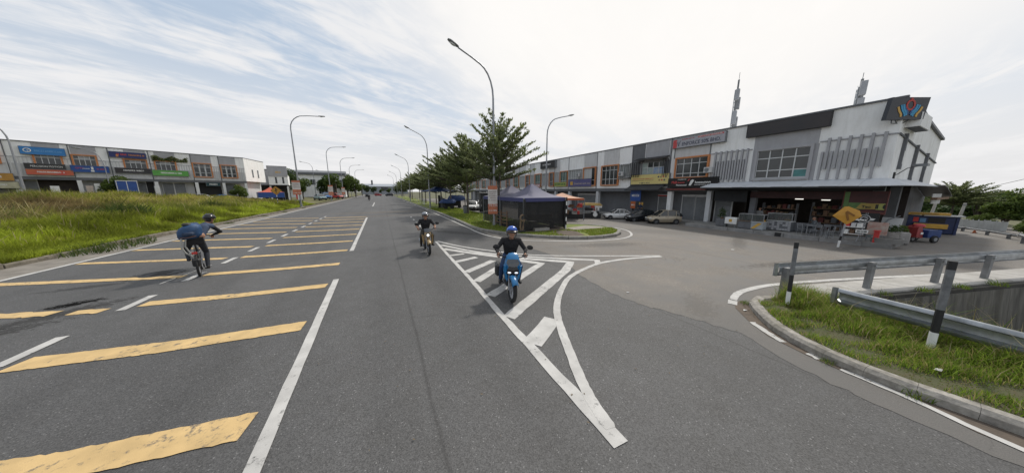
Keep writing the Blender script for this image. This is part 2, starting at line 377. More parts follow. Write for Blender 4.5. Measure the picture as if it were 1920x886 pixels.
def pymesh(name, V, F, m, smooth=False, col=None):
    """numpy mesh: V (n,3), F (k,3 or 4)"""
    me = bpy.data.meshes.new(name); V = np.asarray(V, np.float32); F = np.asarray(F, np.int32); k = F.shape[1]
    me.vertices.add(len(V)); me.vertices.foreach_set('co', V.ravel()); me.loops.add(F.size); me.loops.foreach_set('vertex_index', F.ravel())
    me.polygons.add(len(F)); me.polygons.foreach_set('loop_start', np.arange(0, F.size, k, dtype=np.int32))
    if smooth: me.polygons.foreach_set('use_smooth', np.ones(len(F), bool))
    for q in (m if isinstance(m, list) else [m]): me.materials.append(q)
    if col is not None:
        a = me.color_attributes.new('Col', 'FLOAT_COLOR', 'POINT'); c = np.ones((len(V), 4), np.float32); c[:, :3] = col; a.data.foreach_set('color', c.ravel())
    me.update(calc_edges=True); return me
def blades(P, Hh, Wd, C, lean=.5, rng=nrng):
    """grass blades: P (n,3) roots, Hh heights, Wd widths, C colours -> V,F,col"""
    n = len(P); a = rng.uniform(0, 2 * np.pi, n); b = rng.uniform(0, 2 * np.pi, n); ln = rng.uniform(.1, 1, n) * lean * Hh
    d = np.stack([np.cos(a), np.sin(a), 0 * a], 1) * (Wd / 2)[:, None]; l = np.stack([np.cos(b), np.sin(b), 0 * b], 1) * ln[:, None]; up = np.array([0, 0, 1.])
    m1 = P + l * .3 + up * (Hh * .55)[:, None]; tip = P + l + up * (Hh * rng.uniform(.8, 1.0, n))[:, None]
    V = np.stack([P - d, P + d, m1 - d * .8, m1 + d * .8, tip], 1).reshape(-1, 3); i = np.arange(n)[:, None] * 5
    F = np.concatenate([i + [0, 1, 3], i + [0, 3, 2], i + [2, 3, 4]], 0)
    return V, F, np.repeat(C, 5, 0)
# ------------------------------------------------------------------ ground and roads
asphalt = road_material('asphalt', (.096, .095, .095), .34, .3,
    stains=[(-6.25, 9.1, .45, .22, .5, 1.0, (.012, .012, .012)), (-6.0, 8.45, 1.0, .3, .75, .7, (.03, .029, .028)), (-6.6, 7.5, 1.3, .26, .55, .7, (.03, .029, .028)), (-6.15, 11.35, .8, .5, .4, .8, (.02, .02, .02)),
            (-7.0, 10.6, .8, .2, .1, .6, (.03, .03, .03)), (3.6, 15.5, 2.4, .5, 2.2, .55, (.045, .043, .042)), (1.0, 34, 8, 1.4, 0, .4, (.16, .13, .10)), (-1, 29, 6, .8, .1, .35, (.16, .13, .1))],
    seams=[(.35, .035), (5.0, .03)], track=[(-3.9, .35, .32), (-2.3, .35, .32), (-8.2, .35, .28), (-6.4, .35, .28), (-.2, .4, .25), (1.3, .4, .3)])
tanroad = road_material('side road surface', (.184, .165, .144), .30, .3, tint=(.140, .133, .125), stains=[(11, 7.6, 5, 1.5, .1, .3, (.19, .165, .145)), (15, 10, 4, 1.2, -.8, .35, (.12, .115, .11)), (19, 3.2, 3, .35, -.1, .5, (.06, .058, .055)), (9, 8.6, 2.2, .5, -.3, .5, (.09, .085, .08)), (15.5, 6.2, 2.5, .35, .4, .5, (.08, .075, .07)), (6.0, 2.9, .9, .35, .6, .3, (.10, .085, .07)), (12.5, 3.4, 2.5, .3, -.25, .6, (.10, .09, .08))], seams=[(11.2, .03), (15.9, .035)], worn=(.100, .097, .093))
dirt_m = mat('gutter dirt', (.135, .105, .08), .95, var=.4, vscale=3.5, bump=.5, bscale=30, col2=(.075, .06, .048))
apron_m = mat('gutter apron', (.215, .195, .17), .92, var=.3, vscale=2.0, dirt=.5, bump=.3)
soil_m = mat('field soil', (.12, .115, .04), .95, var=.5, vscale=.5, coord='Object')
lawn_m = mat('lawn', (.12, .18, .025), .95, var=.4, vscale=1.2, col2=(.18, .18, .05), bump=.5, bscale=40)
white_pm = paint_material('road paint white', (.52, .51, .49), wear=.50)
yel_pm = paint_material('road paint yellow', (.63, .44, .20), wear=.475)

# ground sheet with an opening for the drain
HOLE = [(7.75, 1.72), (8.05, 2.02), (16.4, -.62), (16.4, -9), (7.75, -9)]
HOLE = [(7.6, 1.6), (7.95, 2.05), (22.5, -2.75), (22.5, -7), (7.6, -7)]
class VN:
    def __init__(s, seed): s.g = np.random.default_rng(seed).uniform(0, 1, (256, 256))
    def __call__(s, x, y):
        xi, yi = np.floor(x).astype(int), np.floor(y).astype(int); fx, fy = x - xi, y - yi; fx = fx * fx * (3 - 2 * fx); fy = fy * fy * (3 - 2 * fy); g = lambda a, b: s.g[(xi + a) % 256, (yi + b) % 256]
        return (g(0, 0) * (1 - fx) + g(1, 0) * fx) * (1 - fy) + (g(0, 1) * (1 - fx) + g(1, 1) * fx) * fy
vn1, vn2, vn3 = VN(1), VN(2), VN(3)
OUT = [(-900, 60), (-60, 900), (900, 900), (900, -900), (-900, -900)]
g = MB().use(mat('earth', (.10, .10, .05), .95, var=.4, vscale=.2))
n = len(HOLE); g.add([(x, y, -.03) for x, y in HOLE] + [(x, y, -.03) for x, y in OUT], [(i, (i + 1) % n, (i + 1) % n + n, i + n) for i in range(n)])
g.build('ground', kind='structure')

def sheet(name, poly, z, m, parent=None, kind='structure'):
    b = MB().use(m); b.poly([(x, y, z) for x, y in poly]); o = b.build(name, parent, kind=kind if not parent else None); return o
road = sheet('main_road', [(-11.2, -40), (5.4, -40), (5.6, 1.2), (7.4, 2.35), (7.5, 9), (6.3, 14), (5.6, 20), (5.6, 400), (-11.2, 400)], 0, asphalt)
# far stretch of road tends to be paler with dust
def jag(p0, p1, n, a, r): return [(p0[0] + (p1[0] - p0[0]) * i / n + r.uniform(-a, a), p0[1] + (p1[1] - p0[1]) * i / n + r.uniform(-a, a)) for i in range(n)]
r_ = random.Random(3); edge = []
EP = [(5.2, -6), (5.0, -1), (4.95, .2), (5.05, 1.1), (5.42, 1.9), (5.25, 2.65), (4.96, 3.33), (4.82, 4.25), (5.03, 5.6), (5.55, 6.9), (5.75, 8.3), (5.6, 10), (5.35, 12.2), (5.3, 16)]
for a, b_ in zip(EP, EP[1:]): edge += jag(a, b_, 7, .045, r_)
tan_poly = edge + [(5.9, 16.5), (9.6, 17), (9.8, 90), (21.2, 90), (21.2, 3.6), (36, 5), (40, -3.2), (22.6, -2.6), (8.0, 2.15), (7.4, 2.1), (6.0, .9), (6.0, -6)]
side = sheet('side_road', tan_poly, .004, tanroad)

def kerb(name, pts, seg, w, h, m, parent, gap=.012, jit=.0, z0=-.02, drop=0, round_=.03):
    """kerb stones laid one by one along a polyline"""
    P = [Vector((x, y, 0)) for x, y in pts]; L = [0]
    for a, b_ in zip(P, P[1:]): L.append(L[-1] + (b_ - a).length)
    def at(s):
        for i in range(len(P) - 1):
            if s <= L[i + 1] or i == len(P) - 2:
                t = (s - L[i]) / (L[i + 1] - L[i]); return P[i].lerp(P[i + 1], t)
    n = max(1, int(L[-1] / seg)); s_ = L[-1] / n; r = random.Random(len(pts)); out = []
    for k in range(n):
        if r.random() < drop: continue
        a, b_ = at(k * s_ + gap), at((k + 1) * s_ - gap); d = (b_ - a).normalized(); nn = Vector((-d.y, d.x, 0)) * w / 2; hh = h + r.uniform(-jit, jit); c = round_
        da, db = [(at(min(L[-1], q + .12)) - at(max(0, q - .12))).normalized() for q in (k * s_, (k + 1) * s_)]; na, nb = Vector((-da.y, da.x, 0)) * w / 2, Vector((-db.y, db.x, 0)) * w / 2
        def ring(p, nn): return [tuple(p + nn + Vector((0, 0, z0))), tuple(p + nn + Vector((0, 0, hh - c))), tuple(p + nn * (1 - 2 * c / w) + Vector((0, 0, hh))), tuple(p - nn * (1 - 2 * c / w) + Vector((0, 0, hh))), tuple(p - nn + Vector((0, 0, hh - c))), tuple(p - nn + Vector((0, 0, z0)))]
        b = MB().use(m); sh = nn * (r.uniform(-jit, jit) / w)
        b.loft([ring(a + sh, na), ring(b_ + sh, nb)]); out.append(b.build('kerb_stone', parent))
    return out
def holder(name):
    o = bpy.data.objects.new(name, None); COL.objects.link(o); o['kind'] = 'structure'; return o

# ---- left verge: apron, kerb and rising field
sheet('gutter_apron', [(-9.72, -10), (-9.72, 300), (-10.35, 300), (-10.5, 40), (-10.95, 24), (-11.0, -10)], .006, apron_m)
lk = holder('left_kerb')
kerb('left_kerb', [(-11.12, 4), (-11.1, 16), (-11.05, 24), (-10.62, 40), (-10.45, 60), (-10.45, 110)], 1.15, .26, .17, mat('mossy kerb', (.21, .185, .15), .95, var=.5, vscale=4, bump=.5, bscale=14, col2=(.085, .078, .058)), lk, jit=.035)
def hL(x, y):
    d = -11.15 - x; h = .13 + .42 * sm(0, 2.4, d) + .80 * sm(2, 12, d)
    f = 1 - .72 * sm(56, 72, y); g_ = .16 * np.sin(x * .45 + 1) * np.sin(y * .33) * sm(2, 6, d) + .10 * np.sin(x * 1.1 + y * .8) * sm(2, 6, d)
    return .13 + (h - .13 + g_) * f
gx = np.concatenate([np.linspace(-11.15, -30, 48), np.linspace(-31, -120, 30)]); gy = np.linspace(-20, 200, 150)
XX, YY = np.meshgrid(gx, gy, indexing='ij'); ZZ = hL(XX, YY); nx, ny = XX.shape
V = np.stack([XX, YY, ZZ], -1).reshape(-1, 3); ii, jj = np.meshgrid(np.arange(nx - 1), np.arange(ny - 1), indexing='ij'); q = (ii * ny + jj).ravel()
F = np.stack([q, q + 1, q + ny + 1, q + ny], 1)
link('field', pymesh('field', V, F, soil_m, True), kind='structure')
# the tall grass of the field (uncountable)
def field_grass():
    n = 175000
    u = nrng.uniform(0, 1, n); Y = 9.5 + 50 * u ** 1.5; t = nrng.uniform(0, 1, n); X = -11.08 - t ** 1.25 * np.maximum(.88 * Y - 8.0, 1.5)
    d = -11.15 - X; k = (vn1(X * .45, Y * .3) * 1.0 + vn2(X * 1.3, Y * .8) * .7 + vn3(X * 3, Y * 2) * .4 - 1.05) * 1.5
    cl = nrng.normal(0, 1, (900, 2)); 
    dist = np.hypot(X, Y)
    h = (.24 + .40 * sm(.5, 3, d) + .26 * sm(5, 16, d) + .26 * k * sm(.3, 3, d)) * nrng.uniform(.6, 1.25, n); h = np.maximum(h, .08)
    h *= 1 - .45 * sm(45, 58, Y)
    near = sm(5.2, 2.4, d + 2.4 * (vn1(X * .5 + 9, Y * .35) - .5) + .03 * (Y - 15)) 
    green = np.array([.29, .34, .035]); olive = np.array([.36, .32, .085]); straw = np.array([.40, .33, .13]); brown = np.array([.19, .125, .065]); dark = np.array([.10, .125, .03])
    w = nrng.uniform(0, 1, n); s = sm(-.5, .7, k + nrng.normal(0, .35, n))
    C = olive * (1 - s[:, None]) + green * .8 * s[:, None]
    C = np.where((w < .28)[:, None], straw, C); C = C * (1 - near[:, None]) + (green * (0.8 + .5 * w[:, None])) * near[:, None]
    bp = np.zeros(n)
    for bx_, by_, br in [(-19, 28.5, 2.0), (-20.8, 30.5, 2.3), (-17.4, 26.2, 1.5), (-21.8, 28, 1.6), (-24.5, 30, 2.0), (-16.2, 24.2, 1.0)]: bp = np.maximum(bp, np.exp(-((X - bx_) ** 2 + ((Y - by_) * .9) ** 2) / br ** 2 * 1.6))
    bp = np.clip(bp * 1.6 * nrng.uniform(.5, 1.1, n), 0, 1)[:, None] * .85; C = C * (1 - bp) + brown * bp
    for bx_, by_, br in [(-16.0, 27.5, 1.5), (-14.6, 36.5, 1.2), (-24, 33, 2), (-15.5, 42, 1.5), (-14.5, 31, 1.2)]:
        q_ = np.exp(-((X - bx_) ** 2 + (Y - by_) ** 2) / br ** 2)[:, None] * .8; C = C * (1 - q_) + dark * q_; h *= 1 + .4 * q_[:, 0]
    ts = (nrng.uniform(0, 1, n) < .010) & (d > 1.0) & (d < 9); h[ts] *= 1.45; C[ts] = np.array([.46, .39, .2]); bare = vn3(X * .8 + 3, Y * .6) > .80; h[bare] *= .45; C[bare] = C[bare] * .5 + np.array([.10, .07, .035])
    C = C * nrng.uniform(.75, 1.25, (n, 1)) * (.34 + 1.15 * vn2(X * 1.1 + 4, Y * .7))[:, None]
    wd = .010 + dist * .0009
    V, F, c = blades(np.stack([X, Y, hL(X, Y) - .02], 1), h, wd, C, lean=.65)
    o = link('tall_grass', pymesh('tall_grass', V, F, leaf_material('grass blades', (0, 0, 0), (0, 0, 0), .48, attr=True), col=c), kind='stuff')
    tag(o, 'tall green and straw coloured grass filling the field on the left', 'grass'); return o
field_grass()
GM = bpy.data.materials['grass blades']
def tuft(name, n, rad, h, wd, cols, lean=.8, seed=0, zsq=1.0):
    g_ = np.random.default_rng(seed); a = g_.uniform(0, 6.283, n); r = rad * np.sqrt(g_.uniform(0, 1, n)); P = np.stack([r * np.cos(a), r * np.sin(a), 0 * a], 1)
    C = np.array(cols)[g_.integers(0, len(cols), n)] * g_.uniform(.7, 1.25, (n, 1))
    V, F, c = blades(P, h * g_.uniform(.5, 1.1, n) * (1.1 - .5 * r / rad), np.full(n, wd), C, lean, g_)
    return pymesh(name, V, F, GM, col=c)
BG = [(.12, .19, .025), (.09, .15, .02), (.17, .20, .04)]; DG = [(.05, .085, .018), (.07, .11, .025), (.10, .12, .03)]; ST = [(.30, .25, .11), (.24, .20, .08), (.16, .18, .05)]
# countable clumps that stand out of the field
for (x, y, me, lb) in [(-14.5, 25.4, tuft('bush_clump', 620, 1.15, 1.75, .04, DG, .8, 1), 'dark bushy clump standing out of the middle of the grass field'),
                       (-15.2, 36.2, tuft('bush_clump', 380, 1.0, 1.4, .04, DG, .9, 2), 'small dark clump in the field left of the diamond warning sign'),
                       (-15.6, 21.2, tuft('reed_clump', 420, 1.0, 1.5, .03, ST, .9, 3), 'pale straw reed clump at the left picture edge above the bright green fringe'),
                       (-18.4, 25.6, tuft('reed_clump', 420, 1.2, 1.4, .035, [(.16, .13, .06), (.2, .18, .08), (.1, .085, .04)], .8, 5), 'dry brownish reed clump at the left end of the brown patch')]:
    tag(link('shrub' if 'bush' in me.name else 'reed_clump', me, loc=(x, y, float(hL(x, y)) - .03)), lb, 'plant')
wk = tuft('kerb_weeds', 420, 1.0, .42, .022, DG, 1.3, 6)
o = link('weed_patch', wk, loc=(-10.75, 17.6, .03)); o.scale = (.95, 2.1, 1.1); tag(o, 'dark weeds spilling over the left kerb onto the gutter behind the cyclist', 'weeds')
for i, (x, y, s) in enumerate([(-10.65, 22.5, .3), (-10.6, 27.2, .3), (-10.5, 33.5, .33), (-10.4, 39, .35), (-10.35, 47, .35)]):
    o = link('kerb_weed', wk, loc=(x, y, .02)); o.scale = (s, s * 1.5, s * .8); tag(o, 'small weed tuft growing through a gap in the left kerb', 'weeds', 'weed tufts along the left kerb')

# ---- painted markings: every mark a sheet of its own on the road it belongs to
def strip(name, pts, w, m, z=.009, jit=.0, parent=None, sub=.25, r=random.Random(5)):
    """painted line along a polyline; w a width or list"""
    P = [Vector((x, y, 0)) for x, y in pts]; Q = []
    ws = w if isinstance(w, list) else [w] * len(P)
    for i, (a, b_) in enumerate(zip(P, P[1:])):
        k = max(1, int((b_ - a).length / sub))
        for j in range(k): Q.append((a.lerp(b_, j / k), ws[i] + (ws[i + 1] - ws[i]) * j / k))
    Q.append((P[-1], ws[-1])); vs = []; 
    for i, (p, ww) in enumerate(Q):
        d = (Q[min(i + 1, len(Q) - 1)][0] - Q[max(i - 1, 0)][0]).normalized(); nn = Vector((-d.y, d.x, 0)) * ww / 2
        e = Vector((r.uniform(-jit, jit), r.uniform(-jit, jit), 0)); f = Vector((r.uniform(-jit, jit), r.uniform(-jit, jit), 0))
        vs += [tuple(p + nn + e + Vector((0, 0, z))), tuple(p - nn + f + Vector((0, 0, z)))]
    b = MB().use(m); b.add(vs, [(2 * i, 2 * i + 1, 2 * i + 3, 2 * i + 2) for i in range(len(Q) - 1)]); return b.build(name, parent or road)
def catmull(P, k=6):
    out = []
    for i in range(len(P) - 1):
        p0, p1, p2, p3 = [Vector((*P[max(0, min(len(P) - 1, i + j))], 0)) for j in (-1, 0, 1, 2)]
        for t in [j / k for j in range(k)]:
            q = .5 * (2 * p1 + (p2 - p0) * t + (2 * p0 - 5 * p1 + 4 * p2 - p3) * t * t + (3 * p1 - p0 - 3 * p2 + p3) * t ** 3); out.append((q.x, q.y))
    return out + [P[-1]]
strip('edge_line', [(-9.62, -8), (-9.62, 24), (-9.5, 60), (-9.5, 220)], .15, white_pm, jit=.008, sub=1)
strip('centre_line', [(-1.20, -6), (-1.22, 2.7), (-1.33, 8.45)], .14, white_pm, jit=.005, sub=.4)
strip('centre_line', [(-1.30, 12.35), (-1.4, 27.8)], .15, white_pm, jit=.004, sub=1)
strip('centre_line', [(-1.45, 48), (-1.5, 64)], .17, white_pm, sub=2)
for k in range(0, 16):
    y = 6.15 + k * 1.99 if k < 12 else 30.0 + (k - 12) * 7
    if k > 12: continue
    strip('lane_dash', [(-5.06, y), (-5.06, y + .9)], .15, white_pm, jit=.004, sub=.3)
strip('lane_dash', [(-5.06, 2.1), (-5.06, 3.0)], .17, white_pm)
r5 = random.Random(9)
for k in range(12):
    y = 3.38 + k * 2.30; w = .36 if k < 2 else .30 if k < 5 else .27
    strip('yellow_bar', [(-4.88, y + .46 if k == 1 else y + .42), (-3.2, y + .14), (-1.47, y)] if k else [(-2.95 - 1.9, y + .75), (-3, y + .22), (-1.45, y - .02)], w, yel_pm, jit=.010, sub=.06, r=r5)
    if k == 2: strip('yellow_bar', [(-5.85, y + .45), (-5.33, y + .28)], .22, yel_pm, jit=.02, sub=.09, r=r5); strip('yellow_bar', [(-9.3, y + 1.2), (-7.3, y + .95), (-6.15, y + .55)], .26, yel_pm, jit=.03, sub=.09, r=r5)
    elif k >= 3: strip('yellow_bar', [(-9.45, y + 1.75 - .02 * k), (-7.4, y + 1.05), (-5.35, y + .42)], .27, yel_pm, jit=.010, sub=.08, r=r5)
    elif k < 2: strip('yellow_bar', [(-9.4, y + 1.5), (-5.35, y + .5)], .3, yel_pm, jit=.02, sub=.1, r=r5)
# hatched island of the junction
LB = [(2.22, 12.9), (2.13, 9.8), (2.06, 6.6), (1.96, 4.3), (1.95, 3.3), (1.93, 2.5), (1.915, 1.45)]
strip('hatch_border', LB, [.11, .12, .12, .135, .145, .165, .19], white_pm, jit=.008)
ARC = catmull([(9.35, 6.0), (8.03, 6.33), (6.64, 6.38), (5.49, 6.04), (4.62, 5.62), (3.93, 5.04), (3.36, 4.45), (2.97, 3.93), (2.68, 3.40), (2.41, 2.84), (2.17, 2.32), (2.04, 1.98), (1.96, 1.62)])
strip('hatch_border', ARC, [.06] + [.145] * (len(ARC) - 2) + [.11], white_pm, z=.0105, jit=.005)
strip('hatch_border', catmull([(2.30, 12.9), (2.85, 11.5), (3.66, 10.1), (4.93, 8.5), (6.7, 7.42), (9.39, 6.1)]), .13, white_pm, z=.012, jit=.005)
def chev(p, w): strip('hatch_stripe', p, w, white_pm, z=.0075, jit=.012)
chev(catmull([(2.28, 11.9), (3.36, 9.75), (4.46, 8.55), (5.7, 7.5), (6.75, 6.72)]) + [(6.45, 6.34)], .2)
chev(catmull([(2.2, 11.05), (3.61, 8.98), (4.7, 7.9), (5.75, 6.94)]) + [(5.0, 6.26), (2.06, 4.27)], .27)
chev([(3.95, 8.35), (4.72, 7.22), (2.12, 5.43)], .26)
chev([(3.55, 7.75), (2.15, 6.52)], .26)
chev([(3.40, 8.34), (2.14, 7.45)], .25)
chev([(3.02, 9.05), (2.14, 8.75)], .24)
chev([(2.74, 9.78), (2.16, 9.75)], .2)
chev([(2.80, 3.84), (2.0, 3.30)], .33)
# island kerb line and right-hand edge lines
strip('edge_line', [(5.2, 120), (5.2, 40), (5.15, 24)] + catmull([(5.06, 16.5), (5.02, 14.3), (5.31, 12.6), (6.1, 11.35), (8.46, 9.87), (10.45, 9.35), (11.58, 9.48), (12.6, 10.0), (13.6, 11.1), (14.0, 12.4), (13.9, 13.8)]), .12, white_pm, z=.0115, jit=.006, sub=.5)
strip('edge_line', catmull([(7.0, 2.74), (7.9, 2.9), (9.7, 2.62), (13.5, 1.36), (17.5, -.15), (23, -2.2)]), .14, white_pm, z=.0115, jit=.006)
strip('edge_line', [(6.95, 2.72), (6.7, 2.62)], .16, white_pm, z=.0125)
strip('edge_line', catmull([(6.1, 2.05), (5.85, 1.72), (5.72, 1.5)]), .1, white_pm, z=.0125, jit=.012)
strip('edge_line', catmull([(5.66, 1.2), (5.6, 1.06)]), .1, white_pm, z=.0125, jit=.012)
strip('edge_line', catmull([(5.54, .85), (5.48, .33), (5.37, -.05)]) + [(5.31, -.4), (5.27, -1), (5.22, -4)], .085, white_pm, z=.0125, jit=.006)
# far right lane dashes and give-way specks
for y in (14.5, 16.6, 18.8, 21, 23.4, 26): strip('lane_dash', [(2.2 + .012 * (y - 14), y), (2.22 + .012 * (y - 13), y + .8)], .13, white_pm, jit=.006)
for (x0, y0, x1, y1) in [(-6.4, 9.2, -5.3, 12.1)]: strip('scraped_line', [(x0 + .9, y0 + .9), (x1, y1 - .1)], .035, white_pm, jit=.01)
# sunken manhole in the cycle lane
mh = MB().use(mat('cast iron', (.014, .014, .015), .6, metal=.5, var=.3)); mh.lathe([(.30, .003), (.30, .012), (.24, .012), (.24, .006), (.001, .006)], 20, T=Matrix.Translation((-6.12, 11.42, 0)) @ Matrix.Scale(1.5, 4, (1, 0, 0)) @ Matrix.Scale(1.35, 4, (0, 1, 0)))
for k in range(-3, 4): mh.box(-6.12 + k * .05 - .012, -6.12 + k * .05 + .012, 11.42 - math.sqrt(.055 - (k * .05) ** 2) * .95, 11.42 + math.sqrt(.055 - (k * .05) ** 2) * .95, .008, .014)
tag(mh.build('manhole_cover'), 'dark sunken iron manhole cover across the yellow bar by the cyclist', 'manhole')

# ---- verge with trees between the main road and the shop road
VG = [(5.5, 130), (5.5, 37), (5.66, 27.8), (5.52, 20.8), (5.38, 16.7), (5.52, 15.0), (6.42, 12.85), (7.96, 11.0), (9.2, 10.3), (10.35, 10.05), (11.5, 10.2), (12.6, 11.0), (13.1, 11.92), (13.1, 12.9), (12.4, 14.2), (10.6, 15.6), (9.9, 19), (9.3, 26), (9.5, 60), (9.5, 130)]
sheet('verge_lawn', VG, .125, lawn_m)
sheet('bare_earth', [(8.3, 10.75), (9.0, 10.45), (9.6, 10.5), (10.0, 11.6), (10.2, 13.0), (10.6, 14.6), (9.5, 16), (7.2, 16), (6.9, 13.2), (7.9, 12.6), (8.6, 12)], .131, dirt_m)
sheet('path_slab', [(10.3, 12.3), (12.7, 12.1), (12.9, 12.7), (12.3, 13.5), (10.4, 13.1)], .137, mat('path slab', (.30, .27, .23), .9, var=.25, dirt=.4))
kr = holder('verge_kerb'); km = mat('verge kerb stone', (.24, .23, .21), .92, var=.35, vscale=3, dirt=.5, bump=.3)
kerb('verge_kerb', [(5.42, 100), (5.42, 37), (5.6, 27.8), (5.46, 20.8), (5.3, 16.7)] + catmull([(5.3, 16.7), (5.45, 15.0), (6.38, 12.8), (7.93, 10.94), (9.1, 10.2), (10.31, 9.96), (11.5, 10.1), (12.68, 10.95), (13.2, 11.9), (13.2, 12.95), (12.5, 14.3), (10.8, 15.7)], 4)[1:], .95, .22, .15, km, kr, jit=.008)
kerb('verge_kerb', [(9.95, 18), (9.35, 26), (9.55, 60), (9.55, 90)], 1.5, .18, .15, km, kr, jit=.01)
# lawn blades near the front of the verge
def lawn():
    n = 42000; Y = 10.2 + 27 * nrng.uniform(0, 1, n) ** 1.4; X = nrng.uniform(5.5, 13.2, n); k = np.ones(n, bool)
    poly = np.array(VG); 
    inside = np.zeros(n, bool); j = len(poly) - 1
    for i in range(len(poly)):
        xi, yi = poly[i]; xj, yj = poly[j]; c = ((yi > Y) != (yj > Y)) & (X < (xj - xi) * (Y - yi) / (yj - yi + 1e-9) + xi); inside ^= c; j = i
    bare = (X > 7.0) & (X < 10.6) & (Y > 12.6) & (Y < 19.5) | (np.hypot(X - 9.3, (Y - 11.2) * .7) < .75) | ((X > 10.2) & (Y > 12.0))
    inside &= ~bare; X, Y = X[inside], Y[inside]; n = len(X)
    C = np.where((nrng.uniform(0, 1, n) < .3)[:, None], [.26, .25, .06], [.17, .24, .03]) * nrng.uniform(.7, 1.3, (n, 1))
    V, F, c = blades(np.stack([X, Y, np.full(n, .12)], 1), nrng.uniform(.04, .11, n), .012 + np.hypot(X, Y) * .0011, C, .8)
    tag(link('lawn_grass', pymesh('lawn_grass', V, F, GM, col=c), kind='stuff'), 'short mown grass on the tree verge', 'grass')
lawn()

# ---- right-hand corner: kerb, grass patch, open drain, far footpath slab
KP = catmull([(6.98, 2.34), (6.55, 2.06), (6.05, 1.62), (5.80, 1.18), (5.68, .75), (5.66, .3), (5.72, -.3), (5.74, -1.2), (5.7, -6)], 4)
ck = holder('corner_kerb'); kerb('corner_kerb', KP, .36, .2, .14, mat('corner kerb concrete', (.31, .29, .26), .92, var=.5, vscale=7, dirt=.9, bump=.5, bscale=20), ck, jit=.002, gap=.0015, round_=.045)
kerb('corner_kerb', catmull([(6.98, 2.34), (7.3, 2.42), (7.75, 2.25)], 4), .4, .2, .135, bpy.data.materials['corner kerb concrete'], ck, jit=.004, gap=.004)
sheet('gutter_dirt', [(7.15, 2.62), (6.9, 2.66), (6.55, 2.5), (6.1, 2.1), (5.75, 1.7), (5.58, 1.2), (5.5, .8), (5.45, .3), (5.3, -.1), (5.32, -5)] + [(5.72, -5), (5.62, -.3), (5.58, .3), (5.6, .75), (5.72, 1.2), (6.0, 1.67), (6.5, 2.12), (6.95, 2.42)], .0095, dirt_m)
patch = [(x + .06, y) for x, y in KP]
pm = MB().use(mat('patch soil', (.085, .07, .04), .95, var=.5, vscale=6, col2=(.06, .075, .025), bump=.5))
inner = [(7.62, 1.98), (7.66, 1.80), (7.85, 1.6), (8.0, 1.3), (8.05, .9), (8.05, .55), (8.05, .25), (8.0, 0), (7.95, -.3), (7.9, -1.2), (7.9, -6)]
A_ = [patch[int(i * (len(patch) - 1) / 10)] for i in range(11)]
rows = []
for t, z in ((0, .12), (.35, .17), (.7, .15), (1.0, .06)): rows.append([(a[0] + (b_[0] - a[0]) * t, a[1] + (b_[1] - a[1]) * t, z) for a, b_ in zip(A_, inner)])
rows.append([(x + .9, y - .1, -.75) for x, y in inner])
pm.loft(rows, closed=False, caps=False).build('grass_bank', smooth=60, kind='structure')
dr = holder('drain')
fd = Vector((15.09 - 7.84, -.17 - 2.01, 0)).normalized(); fn = Vector((fd.y, -fd.x, 0))   # along the drain, towards the camera side
def dp(s, off, z): p = Vector((7.9, 2.0, 0)) + fd * s + fn * off; return (p.x, p.y, z)
for k in range(11):
    s0, s1 = k * 1.35 + .006, (k + 1) * 1.35 - .006
    b = MB().use(M['concrete_d']); b.loft([[dp(s0, .0, -.02), dp(s0, .12, -.02), dp(s0, .26, -1.5), dp(s0, .0, -1.5)], [dp(s1, .0, -.02), dp(s1, .12, -.02), dp(s1, .26, -1.5), dp(s1, .0, -1.5)]]); b.build('wall_panel', dr)
    b = MB().use(mat('dark wet edge', (.035, .033, .028), .9, var=.4, bump=.4)); b.loft([[dp(s0, -.03, -.02), dp(s0, .10, -.02), dp(s0, .10, .075), dp(s0, -.03, .075)], [dp(s1, -.03, -.02), dp(s1, .10, -.02), dp(s1, .10, .075), dp(s1, -.03, .075)]]); b.build('coping', dr)
b = MB().use(mat('drain bed', (.09, .085, .06), .9, var=.5, vscale=2)); b.poly([dp(-1, .1, -1.45), dp(16, .1, -1.45), (24, -9, -1.45), (6, -9, -1.45)]); b.build('channel_bed', dr)
fs = holder('footpath')
for k in range(13):
    s0, s1 = k * 1.2 + .008, (k + 1) * 1.2 - .008; w0, w1 = [min(.75, .12 + .75 * sm(0, 1.6, s)) for s in (s0, s1)]
    b = MB().use(M['concrete_l']); b.loft([[dp(s0, -w0, .0), dp(s0, -w0, .10), dp(s0, -.03, .115), dp(s0, -.03, 0)], [dp(s1, -w1, .0), dp(s1, -w1, .10), dp(s1, -.03, .115), dp(s1, -.03, 0)]]); b.build('slab', fs)
